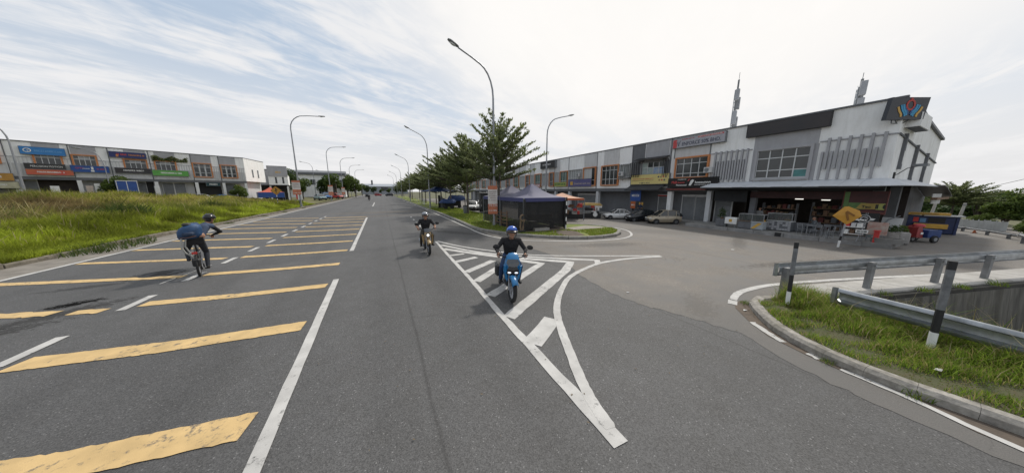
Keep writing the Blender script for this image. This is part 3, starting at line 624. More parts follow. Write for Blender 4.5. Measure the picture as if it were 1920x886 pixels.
def patch_grass():
    n = 34000; t = nrng.uniform(0, 1, n) ** .8; s = nrng.uniform(0, 1, n) ** .75; A2 = np.array(A_); B2 = np.array(inner); f = s * 9.2; i = f.astype(int); f = (f - i)[:, None]
    a = A2[i] * (1 - f) + A2[i + 1] * f; b_ = B2[i] * (1 - f) + B2[i + 1] * f; P = a * (1 - t[:, None]) + (b_ + [.35, 0]) * t[:, None]
    cl = np.sin(P[:, 0] * 5 + 1) * np.sin(P[:, 1] * 4.2) + .5 * np.sin(P[:, 0] * 11 + P[:, 1] * 9); keep = nrng.uniform(0, 1, n) < .45 + .5 * sm(-.7, .6, cl) ; P, t, cl = P[keep], t[keep], cl[keep]; n = len(P)
    h = (.07 + .25 * sm(.10, .75, t) + .09 * cl) * nrng.uniform(.5, 1.3, n); h = np.clip(h, .03, .55); tall = nrng.uniform(0, 1, n) < .015; h[tall] *= 1.6
    w = nrng.uniform(0, 1, n)[:, None]; C = np.where(w < .22, [.36, .30, .13], np.where(w < .6, [.16, .25, .03], [.23, .31, .045])) * nrng.uniform(.7, 1.3, (n, 1)); C[tall] = [.38, .33, .2]
    C = np.where((cl < -.5)[:, None], C * .5 + np.array([.06, .045, .02]), C)
    z = np.interp(t, [0, .35, .7, 1.0], [.12, .17, .15, .02])
    V, F, c = blades(np.stack([P[:, 0], P[:, 1], z - .01], 1), h, np.full(n, .0085), C, .9)
    tag(link('bank_grass', pymesh('bank_grass', V, F, GM, col=c), kind='stuff'), 'rough green grass between the curved kerb and the drain', 'grass')
patch_grass()
wt = [tuft('weed', 70, .16, .2, .009, BG, 1.3, 20 + i) for i in range(3)]
for i, (x, y, s) in enumerate([(6.98, 2.5, .6), (7.05, 2.44, .5), (5.6, .28, .8), (5.58, .98, .5), (9.0, 1.5, .8), (10.2, 1.22, .7), (11.4, .85, .9), (12.6, .5, .9), (13.8, .12, 1.0), (8.3, 1.85, 1.3)]):
    o = link('weed', wt[i % 3], loc=(x, y, .01 if x < 7.2 else .1)); o.scale = (s,) * 3
    tag(o, 'small green weed rooted in the gutter dirt by the kerb' if x < 7.2 else 'green weed growing along the far edge of the drain', 'weeds', 'gutter weeds' if x < 7.2 else 'weeds on the far drain edge')
tw = tuft('tall_weed', 46, .16, .62, .010, ST + BG + BG, 1.0, 31)
for i, (x, y, s) in enumerate([(8.1, 1.25, 1.0), (8.2, .95, 1.2), (8.15, .7, .9), (8.25, .42, 1.3), (8.1, .2, 1.0), (8.2, 0, 1.2), (7.75, .1, .8), (7.7, 1.45, .8), (8.3, .58, 1.1)]):
    s *= 1.45; o = link('tall_weed', tw, loc=(x, y, -.12)); o.scale = (s, s, s * .85); o.rotation_euler = (0, 0, i * 1.1); tag(o, 'tall seeding weed between the nearest barrier and the drain', 'weeds', 'tall weeds at the drain')
# scraps of litter
lm = mat('paper scrap', (.62, .62, .60), .8)
for i, (x, y, z, s, lb) in enumerate([(5.72, 1.06, .02, .07, 'crumpled white paper scrap in the gutter by the curved kerb'), (6.2, .22, .2, .07, 'white leaf-like scrap lying in the grass by the kerb'), (6.55, 2.34, .02, .05, 'small white scrap at the tip of the corner gutter'), (13.1, 5.4, .012, .13, 'white scrap lying on the tan side road'), (5.2, 4.1, .012, .05, 'tiny pale scrap on the asphalt beside the hatched island')]):
    b = MB().use(lm); r = random.Random(i); ring = [(s * r.uniform(.5, 1.1) * math.cos(a), s * .6 * r.uniform(.5, 1.1) * math.sin(a), r.uniform(.0, .018)) for a in [k * 1.047 for k in range(6)]]
    b.add(ring + [(0, 0, .02)], [(k, (k + 1) % 6, 6) for k in range(6)]); o = b.build('paper_scrap'); o.location = (x, y, z); tag(o, lb, 'litter')
# leaf litter on the asphalt
b = MB().use(mat('dry leaf', (.16, .12, .07), .8)); r = random.Random(4)
for k in range(260):
    x, y = r.choice([(r.uniform(5.5, 6.9), None), (r.uniform(-1, 6), r.uniform(1.5, 9)), (r.uniform(6, 18), r.uniform(3.5, 9))]); 
    if y is None: y = float(np.interp(x, [5.5, 5.8, 6.9], [.6, 1.5, 2.5])) + r.uniform(-.1, .1)
    a = r.uniform(0, 6.28); s = r.uniform(.008, .022); c_, s_ = math.cos(a) * s, math.sin(a) * s; b.quad((x - c_, y - s_, .014), (x + s_ * .4, y - c_ * .4, .017), (x + c_, y + s_, .014), (x - s_ * .4, y + c_ * .4, .02))
tag(b.build('leaf_litter', kind='stuff'), 'specks of dry leaf and grit scattered over the junction', 'litter')
# ------------------------------------------------------------------ guard rails and marker posts
def wbeam(name, label, pts, posts, flip=1, end=True):
    """corrugated steel rail through pts (x, y, z centre)"""
    root = thing(name, label, 'guard rail', (pts[0][0], pts[0][1], 0)); o0 = Vector((pts[0][0], pts[0][1], 0))
    prof = [(-.15, .0), (-.13, .03), (-.085, .035), (-.055, -.035), (-.02, -.04), (0, -.04), (.02, -.04), (.055, -.035), (.085, .035), (.13, .03), (.15, .0)]
    rings = []
    P = [Vector(p) - o0 for p in pts]
    for i, p in enumerate(P):
        d = (P[min(i + 1, len(P) - 1)] - P[max(i - 1, 0)]); d.z = 0; d.normalize(); nn = Vector((-d.y, d.x, 0)) * flip
        ring = [tuple(p + nn * y + Vector((0, 0, z))) for z, y in prof]; ring += [tuple(p + nn * (y - .008) + Vector((0, 0, z * .98))) for z, y in reversed(prof)]
        rings.append(ring)
    MB().use(M['metal']).loft(rings).build('rail', root, smooth=50)
    if end:   # rounded bull-nose end piece
        d = (P[0] - P[1]); d.z = 0; d.normalize(); nn = Vector((-d.y, d.x, 0))
        er = []
        for t in range(7):
            a = t / 6 * math.pi; c = P[0] + d * (.02 + .07 * math.sin(a)) + nn * (.035 * math.cos(a) * flip * -1)
            er.append([tuple(c + Vector((0, 0, z))) for z in (-.145, -.08, -.05, 0, .05, .08, .145)])
        b = MB().use(M['metal']); b.loft(er, closed=False, caps=False); b.build('rail_end', root, smooth=60)
    for (x, y, z0, z1) in posts:
        b = MB().use(mat('weathered post steel', (.22, .225, .23), .6, metal=.5, var=.25, vscale=5, dirt=.4)); T = Matrix.Translation(Vector((x, y, 0)) - o0) @ Matrix.Rotation(math.atan2(fd.y, fd.x), 4, 'Z')
        b.box(-.045, .045, -.045, .035, z0, z1, T); b.box(-.06, -.045, -.045, .045, z0, z1, T); b.box(.045, .06, -.045, .045, z0, z1, T); b.build('rail_post', root)
        b = MB().use(M['metal']); b.lathe([(.022, 0), (.022, .02), (.001, .026)], 8, T=Matrix.Translation(Vector((x, y, (pts[0][2]))) - o0 + Vector((0, -.06 * flip, 0))) @ Matrix.Rotation(R_(90), 4, 'X')); b.build('bolt', root)
    return root
wbeam('guard_rail', 'galvanised steel crash barrier over the grass bank, nearest to the camera', [(7.50, 1.38, .52), (7.46, 1.15, .52), (7.36, .44, .52), (7.22, -.2, .52), (7.1, -1.5, .52), (7.0, -6, .52)], [(7.60, 1.20, -.5, .56), (7.33, -1.0, -.5, .56), (7.2, -3, -.5, .56)], flip=-1)
wbeam('guard_rail', 'galvanised steel crash barrier beyond the drain with square posts on its footpath', [dp(-.02, -.42, .68), dp(2, -.42, .68), dp(6.0, -.40, .68), dp(12, -.38, .68), dp(16, -.38, .68)],
      [(*dp(.12, -.33, 0)[:2], .03, .74), (*dp(2.62, -.30, 0)[:2], .03, .76), (*dp(4.95, -.30, 0)[:2], .03, .76), (*dp(6.85, -.30, 0)[:2], .03, .76), (*dp(9.2, -.30, 0)[:2], .03, .76)], flip=1)
def marker(label, x, y, h, lean, z=.1):
    root = thing('marker_post', label, 'post', (x, y, z), rot=(lean[1], lean[0], .4)); w, d = .038, .020
    for nm, m, a, b_, k in (('post_foot', M['black'], -.1, .10, 0), ('white_band', M['whitep'], .10, .36, .0015), ('black_band', M['black'], .36, .70, 0), ('grey_band', mat('faded post paint', (.16, .165, .17), .7, var=.4, vscale=9), .70, h - .12, .0015), ('top_cap', M['black'], h - .12, h, .003)):
        b = MB().use(m); b.loft([[(-w - k, -d, a), (w + k, -d, a), (w + k, d + k, a), (.5 * w, d * 1.9 + k, a), (-.5 * w, d * 1.9 + k, a), (-w - k, d + k, a)], [(-w - k, -d, b_), (w + k, -d, b_), (w + k, d + k, b_), (.5 * w, d * 1.9 + k, b_), (-.5 * w, d * 1.9 + k, b_), (-w - k, d + k, b_)]]); b.build(nm, root)
marker('black and white marker post tilting at the tip of the grass corner', 7.2, 1.92, 1.36, (R_(3), R_(-1.0)))
marker('tall weathered marker post standing in front of the nearest crash barrier', 6.93, .35, 1.40, (R_(3), R_(0)))

# ------------------------------------------------------------------ street lamps
def lamp_parts(root, h, arm, rise, r0=.105, head=.7):
    pz = h - rise
    path = [(0, 0, 0), (0, 0, 1.2), (0, 0, pz * .5), (0, 0, pz - 1.9)]
    MB().use(M['lampmetal']).tube(path, [r0, r0 * .92, r0 * .72, r0 * .58], 10).build('pole', root, smooth=60)
    MB().use(M['lampmetal']).cbox(-.16, .16, -.16, .16, 0, .03, .01).tube([(0, 0, .03), (0, 0, .25)], r0 * 1.25, 10).build('base_plate', root)
    bx('service_door', root, M['lamphead'], -r0 * .55, r0 * .55, -r0 - .012, -r0 * .7, .6, 1.0)
    k = arm * .52; arc = [(0, 0, pz - 1.95)] + [(k * (1 - math.cos(a)), 0, pz - 1.9 + 1.9 * math.sin(a)) for a in [R_(q) for q in (0, 15, 30, 45, 60, 72)]] + [(arm * .62, 0, pz + rise * .35), (arm, 0, h)]
    MB().use(M['lampmetal']).tube(arc, [r0 * .58] * 3 + [r0 * .52] * 3 + [r0 * .45] * (len(arc) - 6), 8).build('arm', root, smooth=60)
    d = Vector((arm * .38, 0, rise * .65)).normalized(); T = Matrix.Translation((arm - .05, 0, h)) @ Matrix.Rotation(-math.atan2(d.z, d.x), 4, 'Y')
    prof = [(0, .05, .05), (.12, .12, .09), (.3, .15, .11), (head - .15, .15, .10), (head, .07, .05)]
    b = MB().use(M['lamphead']); b.loft([[(x, w * math.cos(t), .02 + hh * .6 * math.sin(t) + (.02 if math.sin(t) > 0 else .0)) for t in [2 * math.pi * q / 12 for q in range(12)]] for x, w, hh in prof], T=T); b.build('lamp_head', root, smooth=50)
    b = MB().use(M['lampglass']); b.ball((.36, 0, -.035), .2, .105, .07, 12, 6, T=T); b.build('lens', root, smooth=60)
LG = 'street lamps along the roads'
def lamp(label, loc, h, arm, ang, rise, r0=.105, head=.7):
    t = thing('street_lamp', label, 'street lamp', loc, ang, LG); lamp_parts(t, h, arm, rise, r0, head); return t
l0 = lamp('tallest grey street lamp rising beside the purple tents, its lamp head over the road', (6.86, 16.5, .12), 10.62, 2.2, R_(180), .55)
LZ = lambda y: float(hL(-11.3, y))
rl = [('grey street lamp behind the rider with the silver helmet, second on the right verge', (5.85, 37.0, .12), R_(180)), ('third street lamp along the right verge', (5.9, 64.9, .12), R_(180)),
      ('fourth street lamp along the right verge, above the far tree row', (5.95, 93, .12), R_(180)), ('fifth street lamp along the right verge', (6.0, 121, .12), R_(180)), ('last small street lamp on the right before the end of the road', (6, 150, .12), R_(180))]
for lb, loc, a in rl: dup(l0, loc, a, lb, .955)
l1 = lamp('large curved street lamp at the left kerb carrying the banner beside the diamond sign', (-10.95, 49.2, .2), 13.1, 3.5, 0, .12, .12, .85)
for lb, y in [('second curved street lamp along the left kerb, over the parked cars', 76), ('third curved street lamp on the left, in front of the tree clump', 99), ('fourth curved street lamp on the left behind the tree clump', 125), ('farthest curved street lamp on the left side of the road', 150)]:
    dup(l1, (-10.95, y, .2), 0, lb, .96)
l2 = lamp('grey street lamp behind the tents whose arm points right over the shop road', (18.35, 27.4, 0), 11.3, 2.6, R_(-20), .3, .12)
A0 = Vector((-19.41, 57.51, 0)); LU = Vector((.84625, .53278, 0)); LN = Vector((.53278, -.84625, 0)); LROT = math.atan2(LU.y, LU.x)
def LP(u, off, z): p = A0 + LU * u + LN * off; return (p.x, p.y, z)
lamp('street lamp in front of the left shop row beside the blue signboard', LP(-17.1, 4.5, 1.2), 8.0, 2.3, LROT + R_(180), .2, .10)
lamp('thin street lamp in front of the left shop row by the navy signboard', LP(-12.35, 2.0, 1.2), 5.9, 1.2, LROT + R_(175), .15, .06)
lamp('small lamp with a left-pointing arm behind the parked cars on the left', (-19.0, 104, .4), 11, 2.6, R_(180), .3)
lamp('distant thin lamp left of the tree clump', (-20.5, 135, .4), 10.5, 2.6, R_(180), .3)

# ------------------------------------------------------------------ lamp-post banners, warning signs
def banner(label, loc, rz, w, h, z0, seed, red_top=True, digits=None):
    root = thing('lamp_banner', label, 'banner', loc, rz, 'banners hung on street lamps')
    rm = mat('faded red print', (.50, .17, .09), .7, var=.2); wm = mat('banner cloth', (.66, .62, .58), .8, var=.1)
    b = MB().use(wm); N_ = 8; b.add([(x * w - w / 2, .012 * math.sin(k * 1.1) * (1 if x else -.6), z0 + h * k / N_) for k in range(N_ + 1) for x in (0, 1)], [(2 * k, 2 * k + 1, 2 * k + 3, 2 * k + 2) for k in range(N_)]); c = b.build('cloth', root); s_ = c.modifiers.new('thick', 'SOLIDIFY'); s_.thickness = .006
    bx('header', root, rm, -w / 2 - .003, w / 2 + .003, -.022, .016, z0 + h * .88, z0 + h + .01)
    bx('footer', root, rm, -w / 2 - .003, w / 2 + .003, -.022, .016, z0, z0 + h * .36)
    for k in range(5): smear(root, mat('banner ink', (.36, .30, .28), .8), -w * .4, w * .4, z0 + h * (.48 + .075 * k), z0 + h * (.48 + .075 * k + .04), -.016, seed + k)
    if digits: text(root, digits, h * .11, (-w * .42, -.026, z0 + h * .28), M['whitep'], width=w * .84)
    smear(root, M['whitep'], -w * .42, w * .42, z0 + h * .1, z0 + h * .15, -.024, seed + 9)
    MB().use(M['lampmetal']).tube([(-w / 2, .03, z0 + h), (w / 2 + .1, .03, z0 + h)], .012, 6).tube([(-w / 2, .03, z0), (w / 2 + .1, .03, z0)], .012, 6).build('bracket', root)
banner('red and white banner on the tall lamp post beside the purple tents', (6.62, 16.2, 0), R_(-20), .62, 1.85, .93, 1, digits='16.226')
banner('faded red and white banner on the left lamp post beside the diamond sign', (-11.1, 48.6, 0), R_(12), .95, 2.0, 1.95, 2)
banner('pale banner on the second left lamp post', (-10.8, 75.4, 0), R_(10), .95, 2.4, 1.4, 3)
banner('small pale banner on the third left lamp post', (-10.8, 98.4, 0), R_(8), .9, 2.3, 1.3, 4)
def striped_post(root, h, r, n, z0=0):
    for k in range(n): MB().use(M['black'] if k % 2 else M['whitep']).tube([(0, 0, z0 + h * k / n), (0, 0, z0 + h * (k + 1) / n)], r, 8).build('post_band', root, smooth=60)
def diamond(label, loc, rz, s, zc, m, seed=0, arrow=True):
    root = thing('warning_sign', label, 'road sign', loc, rz); striped_post(root, zc - s * .3, .035, 7)
    b = MB().use(m); b.extr([(-s, -.045, zc), (0, -.045, zc - s), (s, -.045, zc), (0, -.045, zc + s)], (0, .01, 0)); b.build('plate', root)
    e = s * .86; b = MB().use(M['black'])
    for k in range(4):
        c0, c1 = math.cos(k * math.pi / 2), math.sin(k * math.pi / 2); d0, d1 = math.cos((k + 1) * math.pi / 2), math.sin((k + 1) * math.pi / 2)
        b.quad((e * c0, -.049, zc + e * c1), (e * d0, -.049, zc + e * d1), (e * .93 * d0, -.049, zc + e * .93 * d1), (e * .93 * c0, -.049, zc + e * .93 * c1))
    b.build('border', root)
    b = MB().use(M['black']); q = s
    b.box(-.07 * q, .07 * q, -.052, -.047, zc - .5 * q, zc + .35 * q); b.poly([(-.2 * q, -.05, zc + .3 * q), (.2 * q, -.05, zc + .3 * q), (0, -.05, zc + .58 * q)]); b.box(-.3 * q, -.07 * q, -.052, -.047, zc - .1 * q, zc + .02 * q); b.box(.07 * q, .3 * q, -.052, -.047, zc + .1 * q, zc + .22 * q); b.build('symbol', root)
    return root
amber = mat('amber sign sheeting', (.50, .25, .03), .5, var=.15)
diamond('yellow diamond road sign on a striped pole at the left verge', (-13.3, 48.0, .75), R_(12), .62, 1.75, amber)
dg = thing('warning_sign', 'bent amber diamond road sign tilted in front of the open corner cafe', 'road sign', (18.0, 3.62, 0), R_(-72))
MB().use(M['whitep']).tube([(0, 0, 0), (.01, 0, .30)], .035, 8).build('post_foot', dg); MB().use(M['black']).tube([(.01, 0, .3), (.03, 0, .5)], .035, 8).build('post_band', dg); MB().use(M['lampmetal']).tube([(.03, 0, .5), (.06, 0, 1.1)], .03, 8).build('pole', dg)
b = MB().use(amber); T = Matrix.Translation((.05, -.05, 1.42)) @ Matrix.Rotation(R_(-9), 4, 'Y'); s = .40
b.add([(-s, 0, .02), (-.03, -.02, -s), (.1 * s, .0, -s * .92), (s * .98, .03, -.08), (s * .86, .05, .16), (.05, -.01, s * .95), (-.05, -.01, s * .95), (-.02, -.06, 0)], [(0, 1, 7), (1, 2, 7), (2, 3, 7), (3, 4, 7), (4, 5, 7), (5, 6, 7), (6, 0, 7)], T); pl = b.build('plate', dg); so = pl.modifiers.new('t', 'SOLIDIFY'); so.thickness = .008
b = MB().use(mat('sign legend brown', (.20, .085, .01), .6)); b.add([(-.05, -.075, .14), (.02, -.075, .2), (.05, -.075, -.2), (-.01, -.075, -.24)], [(0, 1, 2, 3)], T); b.add([(.02, -.06, .2), (.22, -.03, -.02), (.18, -.03, -.08), (.03, -.07, .08)], [(0, 1, 2, 3)], T); b.build('symbol', dg)

# ------------------------------------------------------------------ trees
LEAF_K = leaf_material('terminalia leaf', (.10, .13, .06), (.22, .25, .11), .5)
LEAF_B = leaf_material('broad leaf', (.04, .07, .015), (.13, .18, .04), .38)
LEAF_D = leaf_material('dark leaf', (.022, .045, .014), (.075, .115, .03), .33)
LEAF_Y = leaf_material('light leaf', (.06, .10, .018), (.15, .20, .05), .3)
BARK = mat('bark', (.11, .095, .08), .9, var=.35, vscale=5, bump=.6, bscale=16, stretch=(3, 3, .6))
def leaves_quads(P, size, flat, rng, dirs=None):
    n = len(P); a = rng.uniform(0, 6.283, n); 
    t = np.stack([np.cos(a), np.sin(a), rng.normal(0, flat, n)], 1) if dirs is None else dirs + rng.normal(0, .45, (n, 3)); t /= np.linalg.norm(t, axis=1)[:, None]
    u = np.cross(t, np.array([0, 0, 1.]) + rng.normal(0, flat, (n, 3))); u /= np.linalg.norm(u, axis=1)[:, None] + 1e-9
    s = size * rng.uniform(.6, 1.3, n)[:, None]
    V = np.stack([P - t * s, P + u * s * .45, P + t * s, P - u * s * .45], 1).reshape(-1, 3); F = np.arange(n * 4).reshape(n, 4); return V, F
def terminalia(h, fork, R, seed, leaf=.17):
    g_ = np.random.default_rng(seed); r = random.Random(seed); LPs = []; LD = []; br = MB().use(BARK); nt = 8
    for t in range(nt):
        f = t / (nt - 1); z = fork + (h - fork) * .66 * f ** .95; L = R * (1.0 - .48 * f ** 1.7) * r.uniform(.92, 1.1); k = 8 if t < 5 else 6; a0 = r.uniform(0, 6)
        for j in range(k):
            a = a0 + 6.283 * j / k + r.uniform(-.25, .25); LL = L * r.uniform(.72, 1.12); el = R_(15 + 36 * f + r.uniform(-5, 6)); d = np.array([math.cos(a) * math.cos(el), math.sin(a) * math.cos(el), math.sin(el)])
            p0 = np.array([0, 0, z]); end = p0 + d * LL; br.tube([tuple(p0), tuple(p0 + d * LL * .5 + [0, 0, -.04 * LL]), tuple(end)], [.045 * (1.2 - f), .025 * (1.2 - f), .006], 5)
            side = np.cross(d, [0, 0, 1.]); side /= np.linalg.norm(side)
            ns = max(3, int(LL / .26))
            for q in range(1, ns + 1):
                s = q / ns; c = p0 + d * LL * s; 
                for sg in (-1, 1):
                    ln = LL * .30 * (1 - .6 * s) * r.uniform(.65, 1.15) if s > .2 else LL * .2; sd_ = d * .95 + side * sg * .62 + np.array([0, 0, .10]); sd_ /= np.linalg.norm(sd_)
                    e = c + sd_ * ln; m_ = max(6, int(ln / .036)); tt = g_.uniform(.12, 1.05, m_)[:, None]
                    LPs.append(c + (e - c) * tt + g_.normal(0, .05, (m_, 3)) * [1, 1, .6]); LD.append(np.repeat((sd_ + [0, 0, .25])[None], m_, 0))
            m_ = 16; tt = g_.uniform(.55, 1.08, m_)[:, None]; LPs.append(p0 + d * LL * tt + g_.normal(0, .04, (m_, 3))); LD.append(np.repeat(d[None], m_, 0))
    P = np.concatenate(LPs); V, F = leaves_quads(P, leaf * .66, .25, g_, np.concatenate(LD))
    crown = pymesh('crown', V, F, LEAF_K)
    tr = MB().use(BARK); tr.tube([(0, 0, -.1), (.02, 0, .25), (0, .02, fork * .6), (.02, 0, fork), (0, 0, fork + (h - fork) * .5), (0, 0, h * .94)], [.15, .105, .09, .08, .045, .01], 9)
    return crown, br.mesh('limbs', 50), tr.mesh('trunk', 50)
TV = [terminalia(7.0, 2.9, 3.0, 1, .15), terminalia(6.4, 2.8, 3.3, 2, .17), terminalia(6.8, 2.7, 3.5, 5, .18)]
def plant_tree(vars_, label, loc, rz, sc, group=None, name='umbrella_tree', cat='tree'):
    t = thing(name, label, cat, loc, rz, group, scale=sc)
    for nm, me in zip(('crown', 'limbs', 'trunk'), vars_): link(nm, me, t)
    return t
TG = 'row of umbrella trees on the verge'
plant_tree(TV[0], 'tallest tiered umbrella tree, beside the banner lamp post and the tents', (7.5, 17.2, .12), .3, 1.05, TG)
plant_tree(TV[1], 'second tiered umbrella tree on the lawn behind the rider with the blue helmet', (8.05, 26.6, .12), 1.2, 1.14, TG)
plant_tree(TV[2], 'third umbrella tree with a slim trunk beside the blue tarpaulins', (8.3, 35.2, .12), 2.2, 1.1, TG)
ordn = ['fourth', 'fifth', 'sixth', 'seventh', 'eighth', 'ninth', 'tenth', 'eleventh', 'twelfth', 'thirteenth', 'fourteenth']
for i, y in enumerate([41, 47.5, 54, 62, 70, 79, 88, 98, 110, 124, 140]):
    plant_tree(TV[(i + 1) % 3], ordn[i] + ' umbrella tree along the right verge counting from the tents', (8.2 + .5 * math.sin(i * 2.1), y, .12), i * 1.3, (1.05, .95, 1.0, .92, 1.0)[i % 5], TG)
for i, (x, y) in enumerate([(11.8, 40.5), (12.2, 52), (12, 66), (12, 84)]):
    plant_tree(TV[i % 3], ['umbrella tree behind the blue canopy in the parking lot', 'umbrella tree in the car park behind the verge trees', 'far umbrella tree in the car park', 'farthest umbrella tree in the car park'][i], (x, y, 0), i * 2.3 + 1, .72, 'umbrella trees in the car park')
def broadleaf(h, R, trunk_h, seed, leafm, n=3200, leaf=.28, lumps=11, squash=.8):
    g_ = np.random.default_rng(seed); P = []; cz = trunk_h + (h - trunk_h) * .5; rz = (h - trunk_h) * .5; tr = MB().use(BARK); tr.tube([(0, 0, -.2), (0, .05, trunk_h * .6), (.1, 0, cz)], [.035 * h, .028 * h, .012 * h], 8)
    for k in range(lumps):
        a = g_.uniform(0, 6.28); e = g_.uniform(-.7, 1); rr = g_.uniform(.35, .72); c = np.array([math.cos(a) * R * rr * math.sqrt(max(.1, 1 - e * e * .7)), math.sin(a) * R * rr * math.sqrt(max(.1, 1 - e * e * .7)), cz + rz * .68 * e]); lr = R * g_.uniform(.28, .5)
        m_ = n // lumps; d = g_.normal(0, 1, (m_, 3)); d /= np.linalg.norm(d, axis=1)[:, None]; P.append(c + d * lr * (g_.uniform(.55, 1.05, m_) ** .6)[:, None] * [1, 1, squash])
        tr.tube([(0, 0, trunk_h * .8), tuple(c * [.5, .5, 1] - [0, 0, lr * .4]), tuple(c)], [.014 * h, .008 * h, .003 * h], 5)
    V, F = leaves_quads(np.concatenate(P), leaf, .7, g_); return pymesh('crown', V, F, leafm), tr.mesh('trunk', 50)
BT = [broadleaf(8, 3.6, 1.8, 21, LEAF_B), broadleaf(9, 4.2, 1.6, 22, LEAF_D, 3600, .32), broadleaf(7, 3.2, 1.2, 23, LEAF_Y), broadleaf(10, 4.6, 2, 24, LEAF_D, 3800, .34, 14)]
def btree(k, label, loc, sc, rz=0, group=None, name='broadleaf_tree'):
    t = thing(name, label, 'tree', loc, rz, group, scale=sc)
    for nm, me in zip(('crown', 'trunk'), BT[k]): link(nm, me, t)
# clump at the left of the road
for i, (x, y, k, s) in enumerate([(-13.2, 103, 0, .95), (-10.9, 112, 0, .95), (-9.2, 121, 2, 1.0), (-12.5, 118, 1, .95), (-16.3, 106, 1, .8)]):
    btree(k, ['green tree at the left end of the roadside clump', 'tall middle tree of the roadside clump on the left', 'light green tree at the right end of the roadside clump', 'dark tree at the back of the roadside clump', 'dark tree between the white building and the roadside clump'][i], (x, y, .3), s, i * 1.7, 'tree clump left of the road')
btree(0, 'small round tree in front of the white building far left', (-17.6, 82, .6), .62, 2)
btree(1, 'dark tree behind the small white shop at the end of the left row', (-22.8, 92, .6), .85, 2)
# wooded slope behind the corner, right
r = random.Random(12); spots = []
for i in range(34):
    a = R_(77.5 + r.uniform(0, 17.5)); D = r.uniform(48, 100); spots.append((math.sin(a) * D, math.cos(a) * D, r.choice([1, 1, 3, 0, 3]), r.uniform(.75, 1.05) * (.62 + D / 220)))
wl = ['dark', 'mid green', 'tall dark', 'rounded', 'shady', 'leaning']
for i, (x, y, k, s) in enumerate(spots): btree(k, 'tree of the dense dark wood behind the corner shop, beyond the white wall', (x, y, (1.5 + (i % 5) * .14 + .014 * (math.hypot(x, y) - 48)) - (8, 9, 7, 10)[k] * s * .62), s * .62, i * .9, 'trees of the wood behind the corner shop')
for i, (x, y, k, s, lb) in enumerate([(30.5, -.15, 2, .22, 'bright green leafy tree at the right edge beside the barrier corner'), (37.0, .75, 0, .36, 'large green tree at the right edge of the picture behind the barrier'), (35.5, 1.35, 2, .19, 'small light green bush tree behind the far barrier'), (42, 1.9, 0, .33, 'mid green tree left of the large right-hand tree'), (28.9, -.35, 2, .13, 'low bright shrub at the bend of the far barrier')]):
    btree(k, lb, (x, y, -.3), s, i)
ft = plant_tree(TV[1], 'flat-topped umbrella tree rising above the wood behind the food truck', (41, 2.9, 0), 1.0, (.66, .66, .47))
# ------------------------------------------------------------------ shophouses
def panel(root, x0, x1, z0, z1, m, d=.03, name='wall_panel', y=0.0): return bx(name, root, m, x0 + .012, x1 - .012, y - d, y + .01, z0, z1)
PANES = {}
def pane_mesh(w, h, m):
    k = (round(w, 3), round(h, 3), m.name)
    if k not in PANES: PANES[k] = MB().use(m).box(0, w, 0, .015, 0, h).mesh('pane')
    return PANES[k]
def window(root, x0, x1, z0, z1, fm, cols, rows, fw_=.12, special=None, y=0.0, surround=True, gl=None, mull=.045):
    b = MB()
    if surround:
        b.use(fm); pr = .16
        b.box(x0, x0 + fw_, y - pr, y, z0, z1); b.box(x1 - fw_, x1, y - pr, y, z0, z1); b.box(x0 + fw_, x1 - fw_, y - pr, y, z1 - fw_, z1); b.box(x0 + fw_, x1 - fw_, y - pr, y, z0, z0 + fw_)
        a0, a1, c0, c1 = x0 + fw_, x1 - fw_, z0 + fw_, z1 - fw_
    else: a0, a1, c0, c1 = x0, x1, z0, z1
    w = b.build('window', root) if surround else None
    b = MB().use(M['alu']); mw = mull; xs = [a0 + (a1 - a0) * i / cols for i in range(cols + 1)]; zs = [c0]
    for f in rows: zs.append(zs[-1] + (c1 - c0) * f)
    for x in xs: b.box(max(a0, x - mw / 2), min(a1, x + mw / 2), y - .07, y - .005, c0, c1)
    for z in zs: b.box(a0 + .001, a1 - .001, y - .062, y - .008, max(c0, z - mw / 2), min(c1, z + mw / 2))
    fr = b.build('window_frame' if surround else 'window', w or root); par = w or fr
    for i in range(cols):
        for j in range(len(rows)):
            pw, ph = xs[i + 1] - xs[i] - mw, zs[j + 1] - zs[j] - mw; m = (special or {}).get((i, j), gl or M['glass'])
            link('pane', pane_mesh(pw, ph, m), par, loc=(xs[i] + mw / 2, y - .035 + ((i * 7 + j * 3) % 3) * .006, zs[j] + mw / 2))
    return par
def shutter(root, x0, x1, z0, z1, y, m=None):
    b = MB().use(m or M['shutter']); n = max(6, int((z1 - z0) / .09)); pts = []
    for k in range(n): 
        za, zb = z0 + (z1 - z0) * k / n, z0 + (z1 - z0) * (k + 1) / n; pts += [(y, za), (y - .03, za + (zb - za) * .3), (y - .03, za + (zb - za) * .7)]
    pts.append((y, z1)); b.loft([[(x0, p[0], p[1]) for p in pts], [(x1, p[0], p[1]) for p in pts]], closed=False, caps=False); s = b.build('shutter', root)
    b = MB().use(M['lgrey_wall']); b.box(x0 - .05, x0, y - .08, y + .02, z0, z1); b.box(x1, x1 + .05, y - .08, y + .02, z0, z1); b.box(x0 - .05, x1 + .05, y - .10, y + .02, z1, z1 + .16); b.build('shutter_frame', root)
def fins(root, xs, z0, z1, w, m=None, d=.14):
    me = MB().use(m or M['grey_wall']).box(-w / 2, w / 2, -d, .0, 0, z1 - z0).mesh('fin')
    for x in xs: link('fin', me, root, loc=(x, 0, z0))
